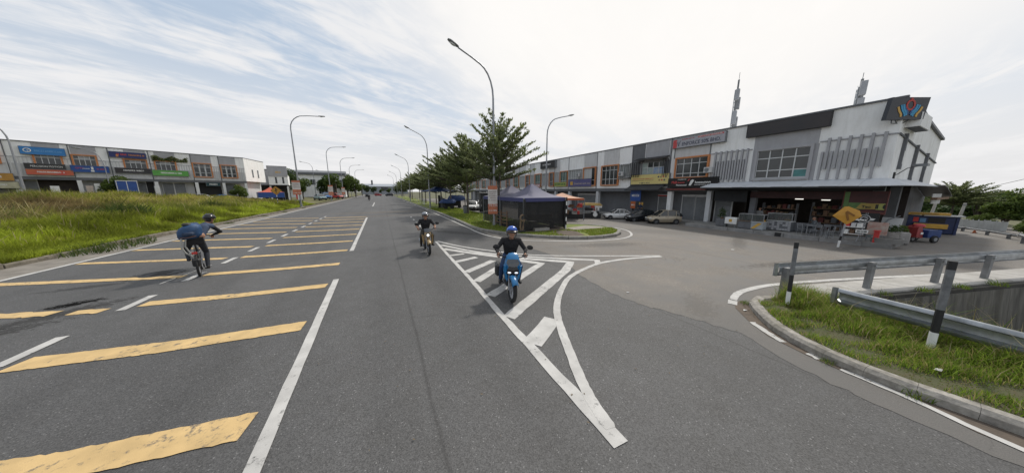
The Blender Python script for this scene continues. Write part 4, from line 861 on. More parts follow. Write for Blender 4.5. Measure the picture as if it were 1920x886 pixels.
def body(root, w, zf, H, prof=None, depth=9.0, m=None, inner=1.2, col_m=None, z_base=0.0, ground_m=None, colw=.34, cols=(0,), floor=True):
    p = prof or [(0, zf), (0, H), (1.2, H), (4.5, H - .5), (depth, H - 1.0), (depth, zf)]
    MB().use(m or M['white_wall']).extr([(0, y, z) for y, z in p], (w, 0, 0)).build('upper_wall', root)
    MB().use(M['cap']).box(-.01, w + .01, -.07, .12, H - .02, H + .07).build('parapet_cap', root)
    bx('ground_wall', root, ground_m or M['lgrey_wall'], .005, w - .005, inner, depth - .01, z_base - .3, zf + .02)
    bx('downpipe', root, M['dgrey_wall'], -.035, .035, -.05, .01, zf, H - .03)
    if floor: bx('walkway', root, M['concrete'], 0, w, -.95, inner + .02, z_base - .35, z_base + .2)
    for cx in cols: bx('column', root, col_m or M['column'], cx - colw / 2, cx + colw / 2, .01, colw, z_base + .18, zf + .01)
    bx('beam', root, M['dgrey_wall'], 0, w, .006, .22, zf - .32, zf + .004)
RG, LGp = 'terraced shophouses on the right', 'terraced shophouses on the left'
ZF, HH = 2.74, 6.62
def runit(Y1, Y0, label): return thing('shophouse', label, 'shophouse', (21.5, Y1, 0), R_(-90), RG), Y1 - Y0
# ---- corner shop
u, w = runit(10.95, 3.3, 'white end shophouse with grey fins and the open cafe at the corner'); u_corner = u
prof = [(0, ZF), (0, HH), (2.2, HH - .12), (4.6, 6.16), (10.7, 5.62), (10.7, ZF)]
MB().use(M['white_wall']).extr([(0, y, z) for y, z in prof], (w, 0, 0)).build('upper_wall', u)
MB().use(M['cap']).box(-.01, w + .05, -.08, .1, HH - .02, HH + .06).build('parapet_cap', u)
b = MB().use(M['cap'])
for (y0, z0), (y1, z1) in zip(prof[2:4], prof[3:5]): b.extr([(w - .25, y0, z0), (w + .12, y0, z0), (w + .12, y0, z0 + .12), (w - .25, y0, z0 + .12)], (0, y1 - y0, z1 - z0))
b.build('verge_flashing', u)
X_ = lambda Y: 10.95 - Y
panel(u, X_(8.55), X_(5.75), 5.0, HH - .03, M['grey_wall'], .02)
panel(u, X_(8.55), X_(8.36), 3.0, 5.0, M['grey_wall'], .03); panel(u, X_(5.88), X_(5.70), 3.0, 5.0, M['grey_wall'], .03)
window(u, X_(8.38), X_(5.86), 3.12, 5.02, M['grey_wall'], 4, [.27, .44, .29], fw_=.13, special={(3, 0): M['teal_glass']}, mull=.05)
bx('string_course', u, M['grey_wall'], 0, X_(8.6), -.05, .0, 5.04, 5.10); bx('string_course', u, M['grey_wall'], X_(5.7), w + .04, -.05, .0, 5.04, 5.10)
fins(u, [X_(y) for y in (5.36, 5.03, 4.67, 4.32, 3.98, 3.62)], 3.62, 5.2, .095); fins(u, [X_(y) for y in (5.53, 5.20, 4.85, 4.49, 4.14, 3.80)], 3.08, 4.52, .085, d=.12)
fins(u, [X_(y) for y in (10.62, 10.30, 9.98, 9.68, 9.38, 9.09, 8.81)], 3.1, 5.16, .09); fins(u, [X_(y) for y in (10.46, 10.14, 9.83, 9.53, 9.23, 8.95)], 3.25, 4.5, .085, d=.12)
# side wall trim: sloping string course, thin fins, conduit and small window strips
T = Matrix.Translation((w, 0, 0))
b = MB().use(M['dgrey_wall']); b.extr([(w, 0, 5.04), (w + .06, 0, 5.04), (w + .06, 0, 5.10), (w, 0, 5.10)], (0, 10.7, -.85)); b.build('string_course', u)
for y, z0, z1 in ((1.25, 3.5, 5.15), (4.2, 2.9, 4.85), (7.3, 2.8, 4.62)):
    MB().use(M['dgrey_wall']).box(w, w + .11, y - .1, y + .1, z0, z1).build('fin', u); MB().use(M['whitep']).box(w, w + .125, y - .07, y + .13, z0 + .25, z0 + .85).build('light_strip', u)
b = MB().use(M['black']); b.tube([(w, .9, 3.2), (w + .1, .95, 3.25), (w + .25, 1.6, 3.55), (w + .6, 2.1, 3.68)], .018, 6); b.box(w, w + .05, .82, .98, 3.05, 3.35); b.build('lamp_bracket', u, smooth=50)
bx('flood_lamp', u, M['lamphead'], w + .35, w + .75, 1.7, 2.3, 3.64, 3.74)
b = MB().use(M['white_wall']); b.box(w, w + .42, .7, 2.9, 5.38, 5.98); b.build('duct_box', u); bx('duct_underside', u, M['dgrey_wall'], w + .04, w + .38, .75, 2.85, 5.36, 5.379)
# ground floor shell
bx('walkway', u, M['concrete'], 0, w + .85, -2.2, 3.2, -.3, .2); bx('side_walkway', u, M['concrete'], 0, w + .2, 3.2, 11, -.3, .19)
for k in range(6): bx('walkway_kerb', u, mat('worn kerb paint', (.27, .265, .26), .9, var=.3, dirt=.4), X_(10.9) + k * 1.28, X_(10.9) + (k + 1) * 1.28 - .02, -2.27, -2.2, -.1, .205)
for Y_ in (6.15,): bx('kerb_patch', u, M['black'], X_(Y_), X_(Y_) + .26, -2.275, -2.2, -.1, .208)
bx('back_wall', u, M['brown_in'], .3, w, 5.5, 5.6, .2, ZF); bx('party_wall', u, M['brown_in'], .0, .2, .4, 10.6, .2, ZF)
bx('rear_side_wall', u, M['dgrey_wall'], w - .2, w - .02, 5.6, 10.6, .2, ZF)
for x in (.0, 2.6): bx('column', u, M['dgrey_wall'] if x else M['column'], x + .01, x + .3, .03, .33, .19, ZF)
bx('column', u, mat('green grey column', (.17, .21, .20), .8, var=.2, dirt=.4), w - .34, w - .02, .03, .35, .19, ZF)
for y in (3.4, 6.8, 10.2): bx('column', u, M['dgrey_wall'], w - .36, w - .015, y, y + .34, .19, ZF)
shutter(u, .36, 1.35, .2, 2.2, .75)
bx('fascia', u, mat('shade-darkened maroon fascia', (.04, .013, .013), .7, var=.4), 2.62, w - .36, -.06, .03, 2.02, 2.42)  # red band under the canopy, its deep shade painted into the dark maroon
bx('dark_soffit', u, M['black'], .0, w + .6, -1.0, .3, 2.60, 2.615) if 0 else None; bx('ceiling_edge', u, M['black'], 0, w, -.02, .04, 2.46, ZF)
bx('valance', u, mat('black tarpaulin', (.015, .016, .018), .8, var=.4), .7, 2.55, -.3, -.26, 1.75, 2.45)
for lb, Y, X, z in (('lit fluorescent tube hanging nearest the front in the dark cafe', 6.35, 22.4, 1.96), ('second lit fluorescent tube deeper inside the cafe', 5.6, 23.7, 1.9)):
    t = thing('tube_lamp', lb, 'light', (X, Y, z), R_(-90)); bx('tube', t, M['fl'], -.17, .17, -.03, .03, 0, .04); bx('batten', t, M['whitep'], -.19, .19, -.05, .05, .042, .075); MB().use(M['black']).tube([(0, 0, .07), (0, 0, .55)], .008, 4).build('cord', t)
# canopy of metal sheets round the corner
cn = thing('metal_canopy', 'pale sheet metal canopy wrapping round the corner above the cafe', 'canopy', (21.5, 10.95, 0), R_(-90))
n = 12; x0, x1 = X_(10.55), w + .02
for k in range(n):
    a, b_ = x0 + (x1 - x0) * k / n + .006, x0 + (x1 - x0) * (k + 1) / n - .006
    e0, e1 = a - .25 + .28 * k / n * 1.0, b_ - .25 + .28 * (k + 1) / n; zz = 2.715 - .006 * (k % 3)
    MB().use(M['canopy']).loft([[(a, -.0, 3.06), (e0, -1.2, zz), (e0, -1.2, zz - .025), (a, 0, 3.03)], [(b_, 0, 3.06), (e1, -1.2, zz), (e1, -1.2, zz - .025), (b_, 0, 3.03)]]).build('canopy_sheet', cn)
cs = [((w, 0), (w + .03, -1.15)), ((w + .0, .02), (w + .75, -1.0)), ((w, .8), (w + .85, .5)), ((w, 2.2), (w + .85, 2.0)), ((w, 3.6), (w + .85, 3.6)), ((w, 5.0), (w + .85, 5.2))]
for (a, e), (a2, e2) in zip(cs, cs[1:]): MB().use(M['canopy']).loft([[(a[0], a[1], 3.06), (e[0], e[1], 2.705), (e[0], e[1], 2.68), (a[0], a[1], 3.03)], [(a2[0], a2[1], 3.06), (e2[0], e2[1], 2.71), (e2[0], e2[1], 2.685), (a2[0], a2[1], 3.03)]]).build('canopy_sheet', cn)
rl_ = [(5.0, 2.74), (6.0, 2.78), (7.2, 2.66), (8.6, 2.42), (10, 2.12)]
for (ya, za), (yb, zb) in zip(rl_, rl_[1:]): MB().use(mat('curled dark sheet', (.09, .095, .10), .5, metal=.3, var=.2)).loft([[(w, ya, za + .02), (w + .95, ya, za), (w + .95, ya, za - .03), (w, ya, za - .01)], [(w, yb, zb + .02), (w + .95, yb, zb), (w + .95, yb, zb - .03), (w, yb, zb - .01)]]).build('curled_sheet', cn)
b = MB().use(M['black'])
for k in range(9): b.box(x0 + k * .9, x0 + k * .9 + .03, -1.12, .0, 2.62, 2.66)
b.box(x0 - .2, w, -1.16, -1.10, 2.60, 2.685); b.build('frame', cn)
MB().use(M['wood']).box(w + .7, w + .9, 5.4, 9.6, 1.98, 2.1).build('timber_edge', cn)
hs = bx('hanging_sheet', None, mat('dirty white sheet', (.5, .5, .48), .8, var=.25), 0, .03, 0, .75, 0, .55); hs.location = (28.2, 2.42, 1.75); hs.rotation_euler = (0, 0, R_(75)); tag(hs, 'dirty white sheet hanging under the curled end of the canopy', 'sheet')
# ---- the other units of the right row
def simple_unit(Y1, Y0, label, panels, win=None, sh=None, colm=None, shade=True, extra=None, fn=None):
    u, w = runit(Y1, Y0, label); body(u, w, ZF, HH, cols=(.17,), ground_m=M['dgrey_wall'] if shade else None, col_m=colm, inner=.95); q = lambda Y: Y1 - Y  # arcade shade is put into the ground wall by the dark grey colour
    for (a, b_, m) in panels: panel(u, q(a), q(b_), 5.02 if m != 'full' else 2.8, HH - .03, M[m])
    if win:
        for (a, b_, z0, z1, fm, c, rws, sp) in win: window(u, q(a), q(b_), z0, z1, M[fm], c, rws, special=sp, fw_=.11)
    for (a, b_) in sh or []: shutter(u, q(a), q(b_), .2, 2.0, .9)
    if fn: fins(u, [q(y) for y in fn], 2.9, 5.05, .07, M['lgrey_wall'])
    return u, q
u2, q = simple_unit(13.9, 10.95, 'white shophouse with one orange framed window under the grey wall sign', [(13.62, 11.0, 'lgrey_wall')], [(13.45, 10.98, 3.42, 5.06, 'orange', 4, [.2, .52, .28], None)], [(12.05, 10.98), (13.1, 12.12)], M['white_wall'])
for y in (13.6, 11.03): bx('reveal_strip', u2, M['dgrey_wall'], q(y) - .03, q(y) + .03, -.05, -.02, 5.03, 6.0)
b = MB().use(mat('red brown awning edge', (.16, .05, .04), .8, var=.3)); b.box(0, 2.95, -.25, -.02, 2.52, 2.66); b.build('awning_edge', u2)
u3, q = simple_unit(17.6, 13.9, 'dark grey shophouse behind the yellow signboard with black window railings', [(17.55, 16.3, 'dgrey_wall'), (16.25, 14.1, 'grey_wall'), (14.06, 13.92, 'grey_wall')], None, [(15.2, 14.05)], M['dgrey_wall'])
panel(u3, 0.05, .95, 2.8, 5.0, M['dgrey_wall']); panel(u3, 3.2, 3.65, 2.8, 5.0, M['dgrey_wall'])
window(u3, q(16.5), q(14.25), 3.75, 5.0, M['dgrey_wall'], 4, [.6, .4], special={(2, 0): M['blue_poster'], (3, 0): M['blue_poster'], (0, 0): mat('pale blind', (.33, .40, .38), .5, var=.3), (1, 0): mat('pale blind', (.33, .40, .38), .5), (0, 1): mat('pale blind', (.33, .4, .38), .5)}, fw_=.05)
b = MB().use(M['black']); b.loft([[(q(17.0), 0, 5.38), (q(17.0), -.65, 5.16), (q(17.0), -.65, 5.12), (q(17.0), 0, 5.33)], [(q(14.0), 0, 5.38), (q(14.0), -.65, 5.16), (q(14.0), -.65, 5.12), (q(14.0), 0, 5.33)]]); b.build('window_hood', u3)
for k in range(5): bx('railing_bar', u3, M['black'], .05 + k * .23, .09 + k * .23, -.36, -.32, 3.7, 5.0)
for k in range(4): bx('railing_bar', u3, M['black'], 3.28 + k * .14, 3.31 + k * .14, -.36, -.32, 3.7, 5.1)
b = MB().use(M['black']); b.box(.02, 1.1, -.37, -.33, 4.97, 5.02); b.box(.02, 1.1, -.37, -.33, 3.9, 3.94); b.box(3.2, 3.7, -.37, -.33, 5.06, 5.11); b.build('railing_rail', u3)
b = MB().use(mat('black awning cloth', (.035, .037, .042), .75, var=.3)); b.loft([[(q(17.5), -.02, 3.02), (q(17.5), -.95, 2.58), (q(17.5), -.95, 2.50), (q(17.5), -.02, 2.96)], [(q(14.1), -.02, 3.02), (q(14.1), -.95, 2.60), (q(14.1), -.95, 2.52), (q(14.1), -.02, 2.96)]]); b.build('awning', u3)
bx('door_frame', u3, M['redp'], q(15.25), q(14.0), .78, .8, 2.0, 2.1)
sq = {(0, 0): M['glass']}
u4, q = simple_unit(22.1, 17.6, 'white and grey shophouse with a square orange window next to the dark grey one', [(22.08, 21.2, 'white_wall'), (21.15, 19.15, 'lgrey_wall'), (19.1, 17.65, 'white_wall')], [(21.4, 19.05, 3.0, 5.1, 'orange', 4, [.3, .48, .22], None)], None)
window(u4, q(18.95), q(17.7), 3.75, 5.02, M['alu'], 3, [1.0], surround=True, fw_=.05, gl=mat('pale glazing', (.32, .34, .33), .3, var=.3)); bx('balcony_ledge', u4, M['concrete'], q(18.98), q(17.66), -.3, 0, 3.62, 3.72)
for k in range(6): bx('railing_bar', u4, M['dgrey_wall'], q(18.9) + k * .22, q(18.9) + k * .22 + .03, -.26, -.23, 3.72, 5.04)
u5, q = simple_unit(27.0, 22.1, 'shophouse with the purple banner and pale grille front', [(26.95, 24.25, 'white_wall'), (24.2, 22.15, 'lgrey_wall')], None, [(26, 23)])
window(u5, q(26.9), q(24.3), 3.0, 5.05, M['lgrey_wall'], 6, [.5, .5], fw_=.06, gl=mat('grille backing', (.30, .31, .31), .6, var=.2)); window(u5, q(24.2), q(22.2), 3.0, 5.12, M['orange'], 3, [.3, .7], special={(2, 0): M['glass'], (2, 1): M['glass']}, gl=mat('white blind', (.48, .48, .47), .6), fw_=.1)
ys = [27.0, 30.0, 33.2, 36.6, 40.2, 44, 48, 52, 56.5, 61, 66, 71]
names = ['pale shophouse with orange posts left of the purple banner', 'shophouse carrying the small black box sign at its parapet', 'pale grey shophouse behind the umbrella tree crown', 'shophouse with green tinted windows seen past the tree trunk', 'pale shophouse half hidden by the tallest tree', 'grey shophouse seen between the verge tree trunks', 'far white shophouse behind the verge trees', 'far grey shophouse behind the verge trees', 'distant shophouse behind the black van', 'distant pale shophouse behind the white cars', 'farthest shophouse of the right-hand row']
for i, (a, b_) in enumerate(zip(ys, ys[1:])):
    m1, m2 = [('lgrey_wall', 'white_wall'), ('white_wall', 'lgrey_wall'), ('lgrey_wall', 'white_wall')][i % 3]; mid = (a + b_) / 2 + .3 * (-1) ** i
    uu, q = simple_unit(b_, a, names[i], [(b_ - .03, mid + .02, m1), (mid - .02, a + .03, m2)], None, [(b_ - .5, a + .5)])
    window(uu, q(mid - .1), q(a + .08), 3.05, 5.0, M['orange'], 3, [.35, .65], fw_=.09, gl=M['glass'] if i % 2 else mat('greenish glass', (.07, .13, .11), .2, var=.3))
    window(uu, q(b_ - .15), q(mid + .1), 3.2, 4.95, M['lgrey_wall'], 4, [1.0], fw_=.05, gl=mat('grille backing', (.30, .31, .31), .6))
# ------------------------------------------------------------------ signboards
def signboard(label, loc, rz, w, h, m, d=.14, edge=None, cat='signboard', grp='shop signboards'):
    root = thing('signboard', label, cat, loc, rz, grp); MB().use(m).box(0, w, -d, -.02, 0, h).build('face', root)
    b = MB().use(edge or M['lamphead']); b.box(-.02, 0, -d - .012, 0, -.02, h + .02); b.box(w, w + .02, -d - .012, 0, -.02, h + .02); b.box(0, w, -d - .012, 0, h, h + .02); b.box(0, w, -d - .012, 0, -.02, 0); b.build('sign_frame', root)
    return root, -d - .003
RB = lambda Y, z, off=.02: (21.5 - off, Y, z)
s, y = signboard('long pale grey wall sign reading ENFORCE 50% BHD.', RB(13.72, 5.80), R_(-90), 3.60, .68, mat('pale sign face', (.36, .36, .39), .6, var=.08, dirt=.2), .22)
ink = mat('sign ink', (.06, .065, .10), .6); red = mat('sign red', (.48, .06, .06), .55)
text(s, 'ENFORCE 50% BHD.', .36, (.72, y, .12), ink, width=2.62, bold=.006)
bx('logo_panel', s, red, .04, .34, y - .004, y + .004, .0, .62)
b = MB().use(mat('pale sign face', (.36, .36, .39))); b.extr([(.30, y - .006, .52), (.38, y - .006, .52), (.47, y - .006, .22), (.56, y - .006, .56), (.64, y - .006, .6), (.52, y - .006, .08), (.42, y - .006, .08)], (0, .004, 0)); b.build('logo_mark', s)
b = MB().use(ink); b.extr([(.36, y - .010, .46), (.41, y - .010, .46), (.475, y - .010, .2), (.56, y - .010, .5), (.61, y - .010, .54), (.50, y - .010, .11), (.44, y - .010, .11)], (0, .004, 0)); b.build('logo_mark', s)
bx('strapline', s, red, 1.85, 3.5, y - .004, y + .004, .54, .64); smear(s, M['whitep'], 1.9, 3.45, .565, .615, y - .004, 4); smear(s, red, .7, 1.6, .56, .61, y, 5)
s, y = signboard('long charcoal blank signboard on the white corner shophouse', RB(8.94, 5.83), R_(-90), 3.5, .72, mat('charcoal sign', (.022, .021, .025), .45, var=.5, vscale=.7, col2=(.035, .028, .028)), .2, M['black'])
s, y = signboard('yellow shop signboard with pictures, above the black awning', RB(17.45, 3.06), R_(-90), 3.68, .84, mat('yellow sign face', (.62, .52, .20), .5, var=.08, dirt=.15), .18)
smear(s, mat('brown ink', (.25, .16, .07), .6), .12, 1.0, .68, .74, y, 1); smear(s, red, .15, 2.3, .44, .50, y, 2); smear(s, mat('brown ink', (.25, .16, .07)), .15, 2.3, .3, .35, y, 3); smear(s, ink, .95, 1.95, .05, .15, y, 4)
r = random.Random(5)
for k in range(7): 
    cx, cz = 2.75 + (k % 4) * .22 + (.1 if k > 3 else 0), .58 - (k // 4) * .26; b = MB().use([ink, mat('brown ink', (.25, .16, .07)), red][k % 3]); b.extr([(cx + .09 * r.uniform(.6, 1.1) * math.cos(a), y - .004, cz + .09 * r.uniform(.6, 1.1) * math.sin(a)) for a in [j * .785 for j in range(8)]], (0, .006, 0)); b.build('picture', s)
s, y = signboard('black shop signboard with red and white lettering beside the canopy', RB(13.74, 2.76), R_(-90), 3.52, .68, M['blackgloss'], .26, M['black'])
text(s, 'MaB', .27, (.28, y, .28), red, width=.42, bold=.008); text(s, 'deason', .17, (.74, y, .30), red, width=.55, bold=.004); text(s, 'Pomnunal', .15, (.66, y, .10), M['whitep'], width=.78, bold=.004); smear(s, M['whitep'], .75, 1.4, .56, .61, y, 6)
b = MB().use(M['whitep']); b.extr([(1.62, y - .004, .12), (1.78, y - .004, .10), (1.98, y - .004, .5), (1.86, y - .004, .56), (1.74, y - .004, .47)], (0, .006, 0)); b.build('logo_mark', s)
b = MB().use(red); b.extr([(1.5, y - .004, .42), (1.62, y - .004, .5), (1.7, y - .004, .6), (1.56, y - .004, .58)], (0, .006, 0)); b.build('logo_mark', s)
text(s, 'Ioauunnn', .2, (2.05, y, .28), M['whitep'], width=1.05, bold=.006); smear(s, M['whitep'], 2.02, 3.0, .14, .19, y, 8)
s, y = signboard('small black box sign at the parapet behind the rightward street lamp', RB(33.2, 5.62), R_(-90), 3.6, .92, M['black'], .3); smear(s, M['lgrey_wall'], .6, 2.6, .4, .6, y, 3)
s, y = signboard('purple fabric banner across the pale grille front', RB(26.75, 2.98, .15), R_(-90), 4.0, .86, mat('purple banner', (.10, .095, .22), .7, var=.15), .05); text(s, 'Sreamwi oon oq', .34, (1.05, y, .26), mat('banner cream', (.5, .42, .35), .7), width=2.7); bx('logo_panel', s, M['yellowp'], .35, .85, y - .004, y + .01, .2, .62)
s, y = signboard('green and yellow strip banner on the pale shophouse', RB(29.8, 3.05, .15), R_(-90), 2.6, .55, mat('olive banner', (.36, .38, .10), .7, var=.2), .05); smear(s, mat('dark green ink', (.05, .16, .05)), .1, 2.4, .18, .4, y, 3)
s, y = signboard('red and white banner on the shophouse behind the tents', RB(36, 3.0, .15), R_(-90), 2.6, .5, mat('pink banner', (.5, .25, .25), .7, var=.2), .05); smear(s, M['whitep'], .1, 2.4, .15, .35, y, 3)
# logo light box on the corner
lg = thing('logo_sign', 'black corner signboard with a red, blue and yellow wing emblem', 'signboard', (20.78, 3.62, 5.66), math.atan2(-.445, .895)); wl_, hl_ = 1.80, .93
MB().use(mat('navy black sign face', (.012, .014, .022), .35)).extr([(0, 0, -.03), (wl_ - .10, 0, 0), (wl_, 0, hl_), (.11, 0, hl_)], (0, .16, 0)).build('face', lg)
def rib(cols, pts, wd, name='emblem'): 
    b = MB().use(cols); n = len(pts); L_, R2 = [], []
    for i, p in enumerate(pts):
        d = (Vector(pts[min(i + 1, n - 1)]) - Vector(pts[max(i - 1, 0)])).normalized(); nn = Vector((-d.y, d.x)) * wd / 2; L_.append((p[0] + nn.x, -.015, p[1] + nn.y)); R2.append((p[0] - nn.x, -.015, p[1] - nn.y))
    b.loft([[L_[i], R2[i], (R2[i][0], -.001, R2[i][2]), (L_[i][0], -.001, L_[i][2])] for i in range(n)]); b.build(name, lg)
cx = .97; cyan, dblue, er, ey = mat('emblem cyan', (.03, .26, .46), .5), mat('emblem blue', (.02, .09, .28), .5), mat('emblem red', (.42, .03, .02), .5), mat('emblem yellow', (.55, .33, .07), .5)
rib(er, [(cx + .17 * math.sin(a), .60 + .20 * math.cos(a)) for a in [j * .3491 for j in range(19)]], .075); bx('emblem', lg, er, cx - .05, cx + .05, -.016, -.001, .80, .90)
for sg in (-1, 1):
    rib(dblue, [(cx + sg * .20, .52), (cx + sg * .10, .36), (cx + sg * .05, .20)], .06); rib(cyan, [(cx + sg * .31, .62), (cx + sg * .25, .42), (cx + sg * .12, .27), (cx + sg * .12, .16)], .09); rib(cyan, [(cx + sg * .42, .60), (cx + sg * .33, .38), (cx + sg * .2, .22), (cx + sg * .18, .12)], .07); rib(ey, [(cx + sg * .54, .52), (cx + sg * .46, .34), (cx + sg * .36, .22), (cx + sg * .34, .10)], .085)
b = MB().use(M['dgrey_wall']); b.tube([(.4, .1, 0), (.45, .12, -.15), (1.0, .15, -.14), (1.2, .1, 0)], .02, 6); b.tube([(.6, .12, 0), (.7, .12, -.15)], .02, 6); b.build('bracket', lg)
# ------------------------------------------------------------------ left shop row
def lunit(u0, u1, label): return thing('shophouse', label, 'shophouse', LP(u0, 0, 1.0), LROT, LGp), u1 - u0
def left_unit(u0, u1, label, greys, win, z0w, z1w, sh, colm='column', fascia='lgrey_wall', ground='dgrey_wall', cols=4, split=False):
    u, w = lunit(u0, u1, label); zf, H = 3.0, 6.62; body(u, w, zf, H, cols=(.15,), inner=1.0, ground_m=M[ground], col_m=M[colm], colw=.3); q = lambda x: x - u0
    for a, b_ in greys: panel(u, q(a), q(b_), 5.05 if True else 0, H - .04, M['grey_wall'])
    xx = q(win[0]), q(win[1]); panel(u, .03, w - .03, zf + .02, 4.35, M['lgrey_wall'], .02)
    fins(u, [x for x in np.arange(.15, w, .22) if not (xx[0] - .1 < x < xx[1] + .1)], zf + .1, 5.0, .06, M['lgrey_wall'], .08); bx('string_course', u, M['grey_wall'], .01, w - .01, -.05, .0, 5.0, 5.05)
    if split:
        k = (xx[1] - xx[0] - .24) / 3
        b = MB().use(M['orange']); b.box(xx[0], xx[0] + .11, -.16, 0, z0w, z1w); b.box(xx[1] - .11, xx[1], -.16, 0, z0w, z1w); b.box(xx[0] + .11, xx[1] - .11, -.16, 0, z1w - .11, z1w); b.box(xx[0] + .11, xx[1] - .11, -.16, 0, z0w, z0w + .11); b.build('window_surround', u)
        for j in range(3): window(u, xx[0] + .13 + j * (k + .0) + .04, xx[0] + .13 + (j + 1) * k - .06, z0w + .15, z1w - .15, M['alu'], 1, [.3, .45, .25], surround=False)
    else: window(u, xx[0], xx[1], z0w, z1w, M['orange'], cols, [.68, .32], fw_=.12)
    for a, b_ in sh: shutter(u, q(a), q(b_), .2, 2.55, .9)
    return u
left_unit(-26, -21.9, 'shophouse at the far left end of the left row, outside most of the view', [(-25, -23)], (-25, -23.2), 4.0, 5.5, [(-25, -23)])
left_unit(-21.9, -17.75, 'left row shophouse under the orange signboard at the picture edge', [(-21.5, -19.5)], (-20.6, -18.0), 4.2, 5.6, [(-21, -18.2)])
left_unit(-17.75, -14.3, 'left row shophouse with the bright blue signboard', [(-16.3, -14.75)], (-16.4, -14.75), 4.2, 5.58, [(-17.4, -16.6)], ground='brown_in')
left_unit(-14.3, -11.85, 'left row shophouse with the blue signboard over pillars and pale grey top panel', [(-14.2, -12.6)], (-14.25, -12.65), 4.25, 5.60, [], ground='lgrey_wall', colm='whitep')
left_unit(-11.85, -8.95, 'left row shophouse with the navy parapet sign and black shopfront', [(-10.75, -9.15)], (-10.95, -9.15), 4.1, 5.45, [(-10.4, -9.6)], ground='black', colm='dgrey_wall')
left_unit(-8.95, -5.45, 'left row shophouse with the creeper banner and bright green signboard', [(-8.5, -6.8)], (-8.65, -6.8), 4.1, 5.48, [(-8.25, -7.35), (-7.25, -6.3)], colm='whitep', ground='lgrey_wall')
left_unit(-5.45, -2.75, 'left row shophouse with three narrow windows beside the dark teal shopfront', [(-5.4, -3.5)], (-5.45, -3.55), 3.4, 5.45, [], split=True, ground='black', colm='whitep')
MT_ = Matrix.Translation
ue = left_unit(-2.75, 0, 'end shophouse of the left row with three narrow windows and a bare white side wall', [(-2.7, -.95)], (-2.72, -.9), 3.4, 5.4, [(-2.3, -1.2)], split=True, ground='lgrey_wall', colm='whitep')
bx('column', ue, M['whitep'], 2.45, 2.74, .01, .3, .2, 3.0); bx('side_string', ue, M['lgrey_wall'], 2.751, 2.80, .1, 8.8, 4.98, 5.03)
MB().use(M['white_wall']).prism([(2.748, .01), (6.66, 5.5), (2.748, 8.8)], 3.0, 6.6).build('end_wall', ue); MB().use(M['cap']).prism([(2.745, -.03), (6.70, 5.5), (2.745, 8.85)], 6.6, 6.69).build('end_cap', ue); MB().use(M['lgrey_wall']).prism([(2.7, 1.2), (6.0, 6.0), (2.7, 8.6)], -.4, 3.0).build('end_ground_wall', ue)
for q_ in (.35, .62):
    T = MT_((2.748 + 3.912 * q_, .01 + 5.49 * q_, 0)) @ Matrix.Rotation(math.atan2(5.49, 3.912), 4, 'Z'); MB().use(M['glass']).box(-.2, .2, -.03, .02, 3.7, 5.0, T).build('slit_window', ue)
for y in ():bx('slit_window', ue, M['glass'], 2.74, 2.78, y, y + .45, 3.4, 4.75)
for lb, u0, u1, z0, z1, m, sd, mode in [('orange signboard at the left picture edge', -20.5, -17.65, 3.5, 4.25, mat('orange sign', (.42, .22, .04), .5, var=.2), 1, 's'), ('cream strip sign under the orange signboard', -20.5, -17.5, 2.75, 3.4, mat('cream sign', (.42, .40, .28), .6, var=.25), 2, 's'),
        ('bright blue parapet signboard with a round white emblem', -16.95, -14.5, 6.32, 7.1, mat('sky blue sign', (.03, .19, .48), .5, var=.08), 3, 'c'), ('black signboard with white lettering above the red one', -16.95, -14.72, 4.8, 5.38, M['blackgloss'], 4, 't'),
        ('red and orange signboard below the black one', -16.95, -14.35, 4.2, 4.76, mat('red orange sign', (.50, .07, .05), .5, var=.3, col2=(.45, .16, .05), vscale=.8), 5, 's'), ('royal blue signboard with a white figure between windows and pillars', -14.45, -12.05, 4.62, 5.36, mat('royal blue sign', (.012, .065, .26), .45, var=.1), 6, 'f'),
        ('navy parapet signboard with orange lettering', -11.8, -9.15, 6.55, 7.22, mat('navy sign', (.02, .03, .13), .5, var=.15), 7, 'n'), ('dark grey signboard with pale lettering over the black shopfront', -11.65, -9.05, 4.68, 5.3, mat('charcoal sign', (.05, .053, .06), .5), 8, 's'),
        ('bright green signboard with white lettering', -8.95, -5.92, 4.5, 5.2, mat('green sign', (.10, .33, .06), .5, var=.15), 9, 's')]:
    s, y = signboard(lb, LP(u0, .05, z0), LROT, u1 - u0, z1 - z0, m, .25); w, h = u1 - u0, z1 - z0
    if mode == 'c':
        MB().use(M['whitep']).torus((.32 * 1.2, y - .002, h * .5), h * .24, .035, 16, 6).build('emblem', s); text(s, 'C', .3, (.36, y - .004, h * .36), M['whitep']); smear(s, mat('pale blue ink', (.12, .32, .6)), .75, w - .2, h * .38, h * .62, y, sd)
    elif mode == 't': text(s, 'PERCISION MOTION', .26, (.3, y, h * .36), M['whitep'], width=w * .78)
    elif mode == 'f': 
        text(s, 'GMC', .26, (.25, y, h * .5), red); smear(s, M['whitep'], .7, 1.15, h * .5, h * .6, y, sd); smear(s, red, 1.6, 2.25, h * .45, h * .62, y, sd + 1); MB().use(M['whitep']).box(1.2, 1.42, y - .005, y, h * .1, h * .35).box(1.25, 1.4, y - .005, y, h * .42, h * .85).build('figure_mark', s)
    elif mode == 'n': smear(s, red, .5, 1.3, h * .4, h * .68, y, sd); smear(s, mat('orange ink', (.5, .2, .06)), 1.35, 2.5, h * .4, h * .66, y, sd + 1); bx('logo_panel', s, mat('orange ink', (.5, .2, .06)), .45, .62, y - .006, y, h * .1, h * .5)
    else: smear(s, M['whitep'], w * .22, w * .8, h * .4, h * .66, y, sd)
vb = thing('creeper', 'green creeper hanging over the parapet above the green signboard', 'plant', LP(-8.75, .1, 6.4), LROT); g_ = np.random.default_rng(3)
